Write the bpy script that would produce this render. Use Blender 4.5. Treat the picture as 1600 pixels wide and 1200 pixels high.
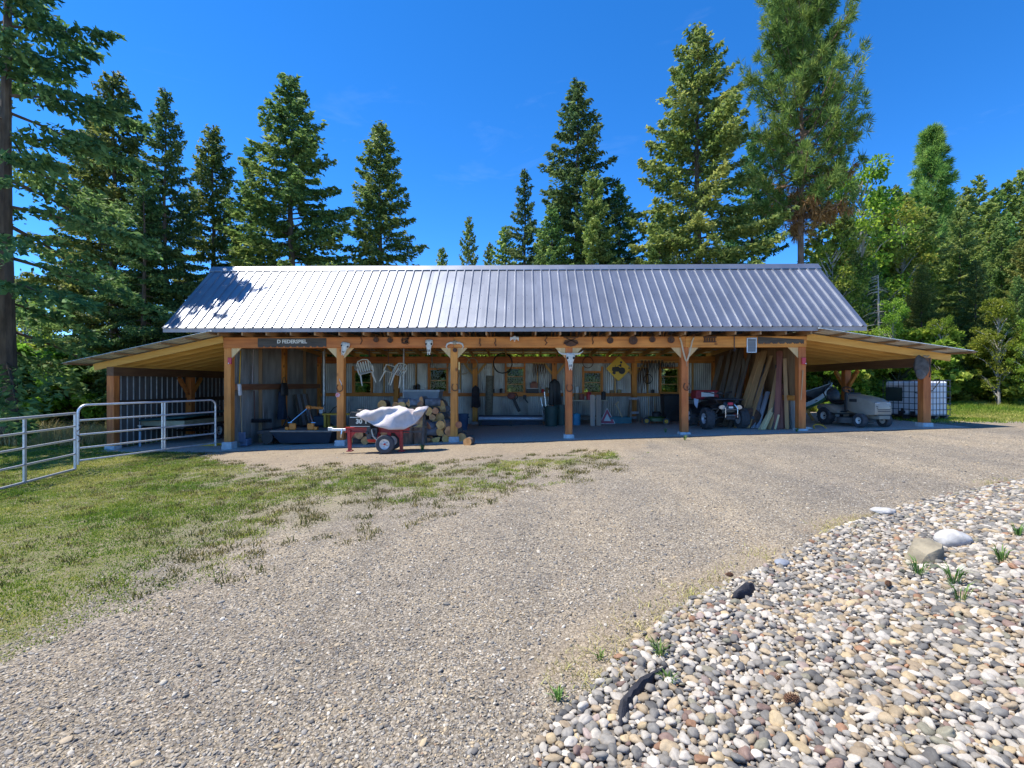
import bpy, bmesh, math, random
import numpy as np
from mathutils import Vector, Matrix, Euler, noise as mnoise

for o in list(bpy.data.objects): bpy.data.objects.remove(o)
SC = bpy.context.scene
COL = SC.collection
R = math.radians
random.seed(7)

# ---------------------------------------------------------------- camera
F = 17.0 / 36.0 * 1600          # focal length in photo pixels
TH = R(1.2)                     # the camera looks slightly left of the barn's normal
CH = 1.55
cd = bpy.data.cameras.new('camera'); cam = bpy.data.objects.new('camera', cd); COL.objects.link(cam)
cd.lens = 17; cd.sensor_width = 36; cd.sensor_fit = 'HORIZONTAL'; cd.clip_start = .05; cd.clip_end = 3000
cam.location = (0, 0, CH); cam.rotation_euler = (R(90), 0, TH)
SC.camera = cam

# ---------------------------------------------------------------- sky, sun, exposure
SUN = Vector((-.50, .03, 1.0)).normalized()
w = bpy.data.worlds.new('World'); SC.world = w; w.use_nodes = True
wn = w.node_tree; wn.nodes.clear()
sky = wn.nodes.new('ShaderNodeTexSky'); sky.sky_type = 'NISHITA'; sky.sun_disc = False
sky.sun_elevation = math.asin(SUN.z); sky.sun_rotation = math.atan2(SUN.x, SUN.y)
sky.altitude = 1500; sky.air_density = .62; sky.dust_density = .0; sky.ozone_density = 4.0
hs = wn.nodes.new('ShaderNodeHueSaturation'); hs.inputs['Saturation'].default_value = 1.28
hs.inputs['Hue'].default_value = .503; hs.inputs['Value'].default_value = 1.15
bg = wn.nodes.new('ShaderNodeBackground'); bg.inputs[1].default_value = .15
wo = wn.nodes.new('ShaderNodeOutputWorld')
wn.links.new(sky.outputs[0], hs.inputs['Color'])
# faint wisps of cirrus
tcw = wn.nodes.new('ShaderNodeTexCoord'); mpw = wn.nodes.new('ShaderNodeMapping'); mpw.inputs['Scale'].default_value = (1.2, 1.2, 5.5); mpw.inputs['Rotation'].default_value = (0, .25, .6)
nw = wn.nodes.new('ShaderNodeTexNoise'); nw.inputs['Scale'].default_value = 2.6; nw.inputs['Detail'].default_value = 9; nw.inputs['Roughness'].default_value = .62; nw.inputs['Distortion'].default_value = .6
rw = wn.nodes.new('ShaderNodeValToRGB'); rw.color_ramp.elements[0].position = .60; rw.color_ramp.elements[0].color = (0, 0, 0, 1); rw.color_ramp.elements[1].position = .82; rw.color_ramp.elements[1].color = (.05, .05, .05, 1)
mxw = wn.nodes.new('ShaderNodeMix'); mxw.data_type = 'RGBA'; mxw.inputs[7].default_value = (4.2, 4.9, 5.6, 1)
wn.links.new(tcw.outputs['Generated'], mpw.inputs[0]); wn.links.new(mpw.outputs[0], nw.inputs['Vector']); wn.links.new(nw.outputs['Fac'], rw.inputs[0]); wn.links.new(rw.outputs[0], mxw.inputs[0]); wn.links.new(hs.outputs[0], mxw.inputs[6]); wn.links.new(mxw.outputs[2], bg.inputs[0]); wn.links.new(bg.outputs[0], wo.inputs[0])
ld = bpy.data.lights.new('sun', 'SUN'); ld.energy = 3.5; ld.angle = R(.53); ld.color = (1, .95, .86)
lo = bpy.data.objects.new('sun', ld); COL.objects.link(lo); lo.rotation_euler = SUN.to_track_quat('Z', 'Y').to_euler(); lo.location = (-8, 4, 30)
SC.view_settings.view_transform = 'Standard'; SC.view_settings.look = 'None'
SC.view_settings.exposure = 1.12; SC.view_settings.gamma = 1
SC.render.resolution_x = 1024; SC.render.resolution_y = 768

# ---------------------------------------------------------------- pixels to places
cs, sn = math.cos(TH), math.sin(TH)
def ray(px, py):
    a = (px - 800) / F; b = (600 - py) / F
    return Vector((-sn + a * cs, cs + a * sn, b))
def P(px, py, Y):
    d = ray(px, py); t = Y / d.y
    return Vector((d.x * t, Y, CH + d.z * t))
def sstep(a, b, x):
    t = np.clip((x - a) / (b - a), 0, 1); return t * t * (3 - 2 * t)
def gh(x, y):
    """height of the ground"""
    x = np.asarray(x, float); y = np.asarray(y, float)
    z = .035 * np.clip(x, -8.5, 12.5) + .05 * sstep(2, 12, y)
    z = z + .0 * x
    hill = sstep(26, 120, x - .12 * (y - 20)) * sstep(22, 70, y) * 34
    z = z + hill
    z = z + .025 * np.sin(x * 1.1 + 1.7 * np.sin(y * .7)) * np.sin(y * .9 + .6) * sstep(13.5, 9, y) * sstep(3.0, 6.0, y)
    # low mound of the cobble bed
    z = z + .16 * sstep(0.3, 2.0, cob_d(x, y))
    return z
COBW = None
def cob_d(x, y):
    """signed distance (m, + inside) to the cobble bed's edge, approx."""
    if COBW is None: return np.asarray(x, float) * 0 - 9
    xb = np.interp(y, COBW[0], COBW[1])
    return (x - xb) * .75
def G(px, py):
    d = ray(px, py); t = CH / max(1e-4, -d.z) if d.z < 0 else 60
    for _ in range(30):
        x, y = d.x * t, d.y * t
        g = float(gh(x, y)); t = t + .7 * ((g - CH) / d.z - t)
    return Vector((d.x * t, d.y * t, float(gh(d.x * t, d.y * t))))
cobpx = [(868, 1200), (890, 1134), (962, 1075), (1012, 1005), (1100, 935), (1235, 872), (1330, 822), (1450, 782), (1600, 752), (1760, 735)]
_c = [G(*p) for p in cobpx]
COBW = (np.array([-9, 0] + [p.y for p in _c] + [30]), np.array([.35, .3] + [p.x for p in _c] + [40]))
def gz(x, y): return float(gh(x, y))

# ---------------------------------------------------------------- mesh builder
class MB:
    def __init__(s): s.v = []; s.f = []; s.m = []
    def add(s, vs, fs, mi=0):
        o = len(s.v); s.v += [tuple(v) for v in vs]; s.f += [tuple(i + o for i in f) for f in fs]; s.m += [mi] * len(fs); return s
    def box(s, c, size, rot=None, taper=1.0, mi=0):
        x, y, z = [k / 2 for k in size]; M = rot.to_matrix() if isinstance(rot, Euler) else (rot if rot else Matrix.Identity(3))
        vs = []
        for dz in (-1, 1):
            k = taper if dz > 0 else 1
            for dx, dy in ((-1, -1), (1, -1), (1, 1), (-1, 1)): vs.append(Vector(c) + M @ Vector((dx * x * k, dy * y * k, dz * z)))
        return s.add(vs, [(3, 2, 1, 0), (4, 5, 6, 7), (0, 1, 5, 4), (1, 2, 6, 5), (2, 3, 7, 6), (3, 0, 4, 7)], mi)
    def bb(s, x0, x1, y0, y1, z0, z1, mi=0):
        return s.box(((x0 + x1) / 2, (y0 + y1) / 2, (z0 + z1) / 2), (abs(x1 - x0), abs(y1 - y0), abs(z1 - z0)), mi=mi)
    def bar(s, p, q, w, h, up=(0, 0, 1), mi=0):
        p = Vector(p); q = Vector(q); d = (q - p); L = d.length; d.normalize(); up = Vector(up)
        if abs(d.dot(up)) > .99: up = Vector((0, 1, 0))
        sx = d.cross(up).normalized(); uz = sx.cross(d)
        M = Matrix((sx, d, uz)).transposed()
        return s.box((p + q) / 2, (w, L, h), M, mi=mi)
    def cyl(s, p, q, r, r2=None, n=12, caps=True, mi=0):
        p = Vector(p); q = Vector(q); r2 = r if r2 is None else r2
        d = (q - p).normalized(); a = d.orthogonal().normalized(); b = d.cross(a)
        vs = []
        for c, rr in ((p, r), (q, r2)):
            for i in range(n):
                t = 2 * math.pi * i / n; vs.append(c + (a * math.cos(t) + b * math.sin(t)) * rr)
        fs = [(i, (i + 1) % n, n + (i + 1) % n, n + i) for i in range(n)]
        if caps: fs += [tuple(range(n - 1, -1, -1)), tuple(range(n, 2 * n))]
        return s.add(vs, fs, mi)
    def tube(s, pts, r, n=8, closed=False, mi=0):
        pts = [Vector(p) for p in pts]; m = len(pts); rr = r if hasattr(r, '__len__') else [r] * m
        vs = []; prev = None
        for i, p in enumerate(pts):
            if closed: d = pts[(i + 1) % m] - pts[i - 1]
            else: d = pts[min(i + 1, m - 1)] - pts[max(i - 1, 0)]
            d.normalize()
            a = d.orthogonal().normalized() if prev is None else (prev - d * prev.dot(d)).normalized()
            prev = a; b = d.cross(a)
            for k in range(n):
                t = 2 * math.pi * k / n; vs.append(p + (a * math.cos(t) + b * math.sin(t)) * rr[i])
        fs = []
        for i in range(m if closed else m - 1):
            j = (i + 1) % m
            fs += [(i * n + k, i * n + (k + 1) % n, j * n + (k + 1) % n, j * n + k) for k in range(n)]
        if not closed: fs += [tuple(range(n - 1, -1, -1)), tuple((m - 1) * n + k for k in range(n))]
        return s.add(vs, fs, mi)
    def lathe(s, prof, c=(0, 0, 0), axis='Z', n=24, mi=0):
        vs = []
        for r, h in prof:
            for k in range(n):
                t = 2 * math.pi * k / n; x, y = r * math.cos(t), r * math.sin(t)
                v = {'Z': (x, y, h), 'X': (h, x, y), 'Y': (y, h, x)}[axis]
                vs.append(Vector(v) + Vector(c))
        fs = []
        for i in range(len(prof) - 1):
            fs += [(i * n + k, i * n + (k + 1) % n, (i + 1) * n + (k + 1) % n, (i + 1) * n + k) for k in range(n)]
        if prof[0][0] > 1e-5 and prof[0] != prof[-1]: fs.append(tuple(range(n - 1, -1, -1)))
        if prof[-1][0] > 1e-5 and prof[0] != prof[-1]: fs.append(tuple((len(prof) - 1) * n + k for k in range(n)))
        return s.add(vs, fs, mi)
    def prism(s, poly, th, M=None, mi=0):
        M = M or Matrix.Identity(4); n = len(poly)
        vs = [M @ Vector((x, y, -th / 2)) for x, y in poly] + [M @ Vector((x, y, th / 2)) for x, y in poly]
        fs = [tuple(range(n - 1, -1, -1)), tuple(range(n, 2 * n))] + [(i, (i + 1) % n, n + (i + 1) % n, n + i) for i in range(n)]
        return s.add(vs, fs, mi)
    def loft(s, rings, caps=True, mi=0):
        n = len(rings[0]); vs = [v for r in rings for v in r]; fs = []
        for i in range(len(rings) - 1):
            fs += [(i * n + k, i * n + (k + 1) % n, (i + 1) * n + (k + 1) % n, (i + 1) * n + k) for k in range(n)]
        if caps: fs += [tuple(range(n - 1, -1, -1)), tuple((len(rings) - 1) * n + k for k in range(n))]
        return s.add(vs, fs, mi)
    def ell(s, c, r, nu=12, nv=8, M=None, fn=None, mi=0):
        M = M or Matrix.Identity(3); vs = []; fs = []
        for j in range(1, nv):
            ph = math.pi * j / nv
            for i in range(nu):
                t = 2 * math.pi * i / nu; u = Vector((math.sin(ph) * math.cos(t), math.sin(ph) * math.sin(t), math.cos(ph)))
                k = fn(u) if fn else 1
                vs.append(Vector(c) + M @ Vector((u.x * r[0] * k, u.y * r[1] * k, u.z * r[2] * k)))
        top = len(vs); kt = fn(Vector((0, 0, 1))) if fn else 1; kb = fn(Vector((0, 0, -1))) if fn else 1
        vs.append(Vector(c) + M @ Vector((0, 0, r[2] * kt))); vs.append(Vector(c) + M @ Vector((0, 0, -r[2] * kb)))
        for j in range(nv - 2):
            fs += [(j * nu + i, (j + 1) * nu + i, (j + 1) * nu + (i + 1) % nu, j * nu + (i + 1) % nu) for i in range(nu)]
        fs += [(top, i, (i + 1) % nu) for i in range(nu)]
        fs += [(top + 1, (nv - 2) * nu + (i + 1) % nu, (nv - 2) * nu + i) for i in range(nu)]
        return s.add(vs, fs, mi)
    def mesh(s, name, mat, smooth=False, angle=38):
        me = bpy.data.meshes.new(name); me.from_pydata(s.v, [], s.f)
        for m_ in (mat if isinstance(mat, (list, tuple)) else [mat]): me.materials.append(m_)
        if any(s.m): me.polygons.foreach_set('material_index', s.m)
        me.update()
        if smooth:
            me.shade_smooth(); me.set_sharp_from_angle(angle=R(angle))
        return me
    def build(s, name, mat, parent=None, smooth=False, bevel=0, loc=None, rot=None, angle=38):
        o = bpy.data.objects.new(name, s.mesh(name, mat, smooth, angle)); COL.objects.link(o)
        if parent: o.parent = parent
        if loc is not None: o.location = loc
        if rot is not None: o.rotation_euler = rot
        if bevel:
            b = o.modifiers.new('bevel', 'BEVEL'); b.width = bevel; b.segments = 1; b.limit_method = 'ANGLE'
        return o

def place(name, me, parent=None, loc=(0, 0, 0), rot=(0, 0, 0), scale=(1, 1, 1)):
    o = bpy.data.objects.new(name, me); COL.objects.link(o); o.parent = parent
    o.location = loc; o.rotation_euler = rot; o.scale = scale; return o
def tag(o, label=None, cat=None, group=None, kind=None):
    if label: o['label'] = label
    if cat: o['category'] = cat
    if group: o['group'] = group
    if kind: o['kind'] = kind
    return o
def thing(name, label, cat, loc=(0, 0, 0), rotz=0, group=None, rot=None):
    o = bpy.data.objects.new(name, None); COL.objects.link(o); o.empty_display_size = .1
    o.location = loc; o.rotation_euler = rot if rot else (0, 0, rotz)
    return tag(o, label, cat, group)
def solo(name, mb, mat, label, cat, loc=(0, 0, 0), rot=(0, 0, 0), group=None, smooth=False, bevel=0, angle=38):
    return tag(mb.build(name, mat, None, smooth, bevel, loc, rot, angle), label, cat, group)

# ---------------------------------------------------------------- materials
MATS = {}
def pm(name, c1=None, c2=None, scale=6, stretch=(1, 1, 1), rough=.6, metal=0, bump=0, bscale=None, rnd=0, detail=4, coat=0, hue=0, isl=0, spec=None):
    """procedural principled: noise between two colours, object-random value, noise bump"""
    if name in MATS: return MATS[name]
    m = bpy.data.materials.new(name); m.use_nodes = True; nt = m.node_tree; N = nt.nodes; L = nt.links
    b = N['Principled BSDF']; b.inputs['Roughness'].default_value = rough; b.inputs['Metallic'].default_value = metal
    if spec is not None: b.inputs['Specular IOR Level'].default_value = spec
    if coat: b.inputs['Coat Weight'].default_value = coat
    tc = N.new('ShaderNodeTexCoord'); mp = N.new('ShaderNodeMapping'); mp.inputs['Scale'].default_value = stretch
    L.new(tc.outputs['Object'], mp.inputs['Vector'])
    oi = N.new('ShaderNodeObjectInfo')
    add = N.new('ShaderNodeVectorMath'); add.operation = 'ADD'
    sc = N.new('ShaderNodeVectorMath'); sc.operation = 'SCALE'; sc.inputs['Scale'].default_value = 37.0
    cx = N.new('ShaderNodeCombineXYZ'); 
    for i in range(3): L.new(oi.outputs['Random'], cx.inputs[i])
    L.new(cx.outputs[0], sc.inputs[0]); L.new(mp.outputs[0], add.inputs[0]); L.new(sc.outputs[0], add.inputs[1])
    nz = N.new('ShaderNodeTexNoise'); nz.inputs['Scale'].default_value = scale; nz.inputs['Detail'].default_value = detail
    L.new(add.outputs[0], nz.inputs['Vector'])
    c2 = c2 or tuple(k * .75 for k in c1)
    rp = N.new('ShaderNodeValToRGB'); rp.color_ramp.elements[0].position = .34; rp.color_ramp.elements[1].position = .66
    rp.color_ramp.elements[0].color = (*c2, 1); rp.color_ramp.elements[1].color = (*c1, 1)
    L.new(nz.outputs['Fac'], rp.inputs[0]); out = rp.outputs[0]
    if rnd or hue:
        h = N.new('ShaderNodeHueSaturation')
        mr = N.new('ShaderNodeMapRange'); mr.inputs['To Min'].default_value = 1 - rnd; mr.inputs['To Max'].default_value = 1 + rnd
        L.new(oi.outputs['Random'], mr.inputs[0]); L.new(mr.outputs[0], h.inputs['Value'])
        if hue:
            mh = N.new('ShaderNodeMapRange'); mh.inputs['To Min'].default_value = .5 - hue; mh.inputs['To Max'].default_value = .5 + hue
            L.new(oi.outputs['Random'], mh.inputs[0]); L.new(mh.outputs[0], h.inputs['Hue'])
        L.new(out, h.inputs['Color']); out = h.outputs[0]
    if isl:
        ge = N.new('ShaderNodeNewGeometry'); h2 = N.new('ShaderNodeHueSaturation')
        m2 = N.new('ShaderNodeMapRange'); m2.inputs['To Min'].default_value = 1 - isl; m2.inputs['To Max'].default_value = 1 + isl
        L.new(ge.outputs['Random Per Island'], m2.inputs[0]); L.new(m2.outputs[0], h2.inputs['Value']); L.new(out, h2.inputs['Color']); out = h2.outputs[0]
    L.new(out, b.inputs['Base Color'])
    if bump:
        n2 = N.new('ShaderNodeTexNoise'); n2.inputs['Scale'].default_value = bscale or scale * 3; n2.inputs['Detail'].default_value = 3
        L.new(add.outputs[0], n2.inputs['Vector'])
        bp = N.new('ShaderNodeBump'); bp.inputs['Strength'].default_value = bump; bp.inputs['Distance'].default_value = .01
        L.new(n2.outputs['Fac'], bp.inputs['Height']); L.new(bp.outputs[0], b.inputs['Normal'])
    MATS[name] = m; return m

FIRC, FIRD = (.76, .285, .06), (.56, .18, .032)
def wood(ax): 
    st = {'X': (.25, 3, 3), 'Y': (3, .25, 3), 'Z': (3, 3, .25)}[ax]
    m = pm('timber_' + ax, FIRC, FIRD, 5, st, .65, bump=.25, bscale=14, rnd=.14, hue=.01)
    if 'knots' not in m:
        m['knots'] = 1; nt = m.node_tree; N = nt.nodes; L = nt.links; b = N['Principled BSDF']; src = b.inputs['Base Color'].links[0].from_socket
        tc = N.new('ShaderNodeTexCoord'); mp = N.new('ShaderNodeMapping'); mp.inputs['Scale'].default_value = {'X': (.6, 1, 1), 'Y': (1, .6, 1), 'Z': (1, 1, .6)}[ax]
        v = N.new('ShaderNodeTexVoronoi'); v.inputs['Scale'].default_value = 3.6; L.new(tc.outputs['Object'], mp.inputs[0]); L.new(mp.outputs[0], v.inputs['Vector'])
        r = N.new('ShaderNodeValToRGB'); r.color_ramp.elements[0].position = .05; r.color_ramp.elements[0].color = (.30, .22, .18, 1); r.color_ramp.elements[1].position = .15; r.color_ramp.elements[1].color = (1, 1, 1, 1)
        n2 = N.new('ShaderNodeTexNoise'); n2.inputs['Scale'].default_value = 1.1; n2.inputs['Detail'].default_value = 5; L.new(tc.outputs['Object'], n2.inputs['Vector'])
        r2 = N.new('ShaderNodeValToRGB'); r2.color_ramp.elements[0].position = .35; r2.color_ramp.elements[0].color = (.70, .68, .68, 1); r2.color_ramp.elements[1].position = .6; r2.color_ramp.elements[1].color = (1.05, 1.04, 1, 1)
        L.new(v.outputs['Distance'], r.inputs[0]); L.new(n2.outputs['Fac'], r2.inputs[0])
        for q in (r, r2):
            x = N.new('ShaderNodeMix'); x.data_type = 'RGBA'; x.blend_type = 'MULTIPLY'; x.inputs[0].default_value = 1; L.new(src, x.inputs[6]); L.new(q.outputs[0], x.inputs[7]); src = x.outputs[2]
        L.new(src, b.inputs['Base Color'])
    return m
def lum(ax, name='lumber', c1=(.66, .38, .12), c2=(.54, .28, .08)):
    st = {'X': (.25, 3, 3), 'Y': (3, .25, 3), 'Z': (3, 3, .25)}[ax]
    return pm(name + '_' + ax, c1, c2, 6, st, .7, bump=.2, bscale=16, rnd=.15)
M_galv = pm('galvanised_steel', (.62, .64, .66), (.48, .5, .53), 9, (1, 1, 1), .42, .85, rnd=.06)
M_roof = pm('metal_roofing', (.32, .335, .37), (.25, .265, .30), 1.6, (1, 1, .4), .43, .82, bump=.03, bscale=7, rnd=.05)
M_roofu = pm('metal_roofing_plain', (.66, .66, .62), (.55, .55, .5), 3, (1, 1, 1), .5, .3, rnd=.05)
M_corr = pm('corrugated_steel', (.50, .50, .47), (.27, .26, .24), 3, (1, 1, .35), .45, .55, rnd=.12)
M_conc = pm('concrete', (.62, .62, .61), (.46, .46, .46), 8, rough=.9, bump=.4, bscale=40)
M_ply = pm('plywood', (.34, .20, .09), (.22, .12, .055), 4, (3, 3, .4), .75, bump=.1, rnd=.12)
M_gusset = lum('Z', 'gusset', (.72, .52, .26), (.62, .42, .19))
M_tube = pm('gate_tube', (.68, .69, .70), (.55, .56, .58), 14, rough=.42, metal=.6)
M_black = pm('black_plastic', (.025, .026, .028), (.018, .018, .02), 8, rough=.5)
M_rub = pm('tyre_rubber', (.075, .075, .08), (.05, .05, .054), 12, rough=.85, bump=.2)
M_steel = pm('dark_steel', (.09, .09, .1), (.05, .05, .055), 10, rough=.5, metal=.6, bump=.1)
M_rust = pm('rusty_iron', (.16, .075, .04), (.07, .04, .03), 14, rough=.85, metal=.2, bump=.3)
M_white = pm('white_plastic', (.78, .78, .76), (.68, .68, .66), 6, rough=.5)
M_bone = pm('bone', (.80, .76, .66), (.62, .56, .45), 14, rough=.75, bump=.3)
M_horn = pm('horn', (.42, .35, .24), (.25, .19, .12), 10, rough=.5)
M_red = pm('red_paint', (.52, .03, .03), (.40, .02, .025), 7, rough=.4, coat=.2)
M_orange = pm('orange_paint', (.75, .26, .03), (.6, .18, .025), 8, rough=.5)
M_yellow = pm('yellow_paint', (.75, .42, .03), (.62, .33, .02), 6, rough=.5)
M_rope = pm('rope', (.50, .40, .26), (.36, .28, .17), 40, rough=.9, bump=.3)
M_chrome = pm('bright_metal', (.75, .76, .78), (.6, .6, .62), 20, rough=.25, metal=.95)
M_hub = pm('white_rim', (.74, .73, .70), (.6, .58, .54), 16, rough=.5)
M_hose = pm('dark_hose', (.03, .035, .03), (.02, .02, .02), 10, rough=.5)
M_ghose = pm('faded_hose', (.30, .30, .22), (.2, .2, .15), 10, rough=.6)
def glass():
    m = bpy.data.materials.new('window_glass'); m.use_nodes = True; nt = m.node_tree; nt.nodes.clear()
    t = nt.nodes.new('ShaderNodeBsdfTransparent'); g = nt.nodes.new('ShaderNodeBsdfGlossy'); g.inputs['Roughness'].default_value = .03
    t.inputs[0].default_value = (.93, .96, .94, 1)
    mx = nt.nodes.new('ShaderNodeMixShader'); fr = nt.nodes.new('ShaderNodeFresnel'); fr.inputs[0].default_value = 1.18
    o = nt.nodes.new('ShaderNodeOutputMaterial')
    nt.links.new(fr.outputs[0], mx.inputs[0]); nt.links.new(t.outputs[0], mx.inputs[1]); nt.links.new(g.outputs[0], mx.inputs[2]); nt.links.new(mx.outputs[0], o.inputs[0])
    return m
M_glass = glass()

# ================================================================ THE GROUND
rng = np.random.default_rng(11)
def axis_pts(a, b, step, lo, hi, g=1.16):
    c = list(np.arange(a, b + 1e-6, step)); s = step
    while c[-1] < hi: s = min(s * g, 60); c.append(c[-1] + s)
    s = step
    while c[0] > lo: s = min(s * g, 60); c.insert(0, c[0] - s)
    return np.array(c)
def topx(X, Y, Z):
    dep = np.maximum(Y * cs - X * sn, .3)
    return 800 + F * (X * cs + Y * sn) / dep, 600 + F * (CH - Z) / dep
def vnoise(x, y, s, seed=0):
    """cheap smooth value noise 0..1"""
    def h(i, j):
        n = np.sin(i * 127.1 + j * 311.7 + seed * 74.7) * 43758.5453; return n - np.floor(n)
    x = x * s; y = y * s; i = np.floor(x); j = np.floor(y); u = x - i; v = y - j
    u = u * u * (3 - 2 * u); v = v * v * (3 - 2 * v)
    return (h(i, j) * (1 - u) + h(i + 1, j) * u) * (1 - v) + (h(i, j + 1) * (1 - u) + h(i + 1, j + 1) * u) * v
def masks(X, Y, Z):
    px, py = topx(X, Y, Z)
    gb = 26 * (vnoise(X, Y, 1.1, 21) - .5) * np.clip(8 / np.maximum(Y, 1), .5, 3) + np.interp(px, [-400, 0, 130, 300, 430, 560, 700, 850, 960, 1010, 1060], [1150, 1000, 912, 862, 815, 783, 757, 733, 710, 694, 670])
    wd = np.interp(px, [0, 300, 600, 900], [110, 100, 70, 30])
    g = np.clip(.62 + (gb + .25 * wd - py) / wd, 0, 1) * (Y > 2.2)
    du = np.interp(px, [255, 300, 350, 430, 560, 700, 850, 960], [697, 705, 722, 733, 727, 722, 712, 704])
    strip = sstep(-7, 8, py - du)
    g = np.where(px > 255, g * strip, g)
    inside = (X > -11.3) & (X < 11.4) & (Y > 12.55) & (Y < 19.5)
    g = np.where(inside, 0, g)
    g = np.where((Y >= 19.5), 1, g); g = np.where((X < -11.3) & (Y > 4), 1, g)
    gr = sstep(13.3, 14.6, Y + .12 * np.sin(X * 3)) * sstep(11.3, 11.7, X)
    g = np.maximum(g, gr)
    dens = np.interp(px, [0, 200, 420, 700, 950], [.95, .80, .56, .5, .54])
    dens = np.where((X < -11.3) | (Y > 19.5) | (X > 11.3), 1, dens)
    d = np.where(inside, .75, 0.0)
    d = np.maximum(d, (1 - strip) * (px > 255) * (px < 1010) * (Y < 13) * .9)
    cdist = cob_d(X, Y)
    d = np.maximum(d, .7 * np.exp(-((cdist + .25) / .28) ** 2) * (vnoise(X, Y, 1.6, 3) > .42) * (Y > 2.5))
    d = np.maximum(d, .6 * sstep(11.4, 12.6, Y) * (Y < 13.4) * (X > 0))
    return g, d, dens
XS = axis_pts(-13.5, 13.5, .13, -420, 480); YS = axis_pts(1.0, 14.5, .13, -30, 700)
gx, gy = np.meshgrid(XS, YS); gzz = gh(gx, gy)
fine = sstep(16, 13, np.abs(gx)) * sstep(16, 14, gy)
gzz = gzz + fine * (.012 * (vnoise(gx, gy, 3.1, 5) - .5) + .03 * (vnoise(gx, gy, .8, 9) - .5) * (gy < 12.4))
gm, dm, dn = masks(gx, gy, gzz)
nX = len(XS); nY = len(YS)
ii = np.arange(nX * nY).reshape(nY, nX)
quads = np.stack([ii[:-1, :-1], ii[:-1, 1:], ii[1:, 1:], ii[1:, :-1]], -1).reshape(-1, 4)
cxx = (gx[:-1, :-1] + gx[1:, 1:]).ravel() / 2; cyy = (gy[:-1, :-1] + gy[1:, 1:]).ravel() / 2
gmc = ((gm[:-1, :-1] + gm[1:, 1:]) / 2).ravel()
is_c = (cob_d(cxx, cyy) > 0) & (cyy > -3) & (cyy < 9.5) & (cxx < 14)
is_f = (cxx > -11.3) & (cxx < 11.4) & (cyy > 12.6) & (cyy < 19.4)
is_g = (gmc < .45) & (cxx > -30) & (cxx < 40) & (cyy < 14.6) & ~is_c & ~is_f
is_l = ~(is_c | is_f | is_g)
AV = np.stack([gx.ravel(), gy.ravel(), gzz.ravel()], 1)
def fastmesh(name, V, Fc, mats, attrs=None, smooth=False):
    me = bpy.data.meshes.new(name); V = np.asarray(V, np.float32); Fc = np.asarray(Fc, np.int32); k = Fc.shape[1] if len(Fc) else 3
    me.vertices.add(len(V)); me.vertices.foreach_set('co', V.ravel())
    if len(Fc):
        me.loops.add(Fc.size); me.loops.foreach_set('vertex_index', Fc.ravel())
        me.polygons.add(len(Fc)); me.polygons.foreach_set('loop_start', np.arange(len(Fc), dtype=np.int32) * k)
        if smooth: me.polygons.foreach_set('use_smooth', np.ones(len(Fc), bool))
    for m_ in mats: me.materials.append(m_)
    for n, (ty, arr) in (attrs or {}).items():
        a = me.attributes.new(n, ty, 'POINT')
        a.data.foreach_set({'FLOAT': 'value', 'INT': 'value', 'FLOAT_VECTOR': 'vector', 'FLOAT_COLOR': 'color'}[ty], np.ascontiguousarray(arr).ravel())
    me.update(); me.validate(); return me

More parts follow.
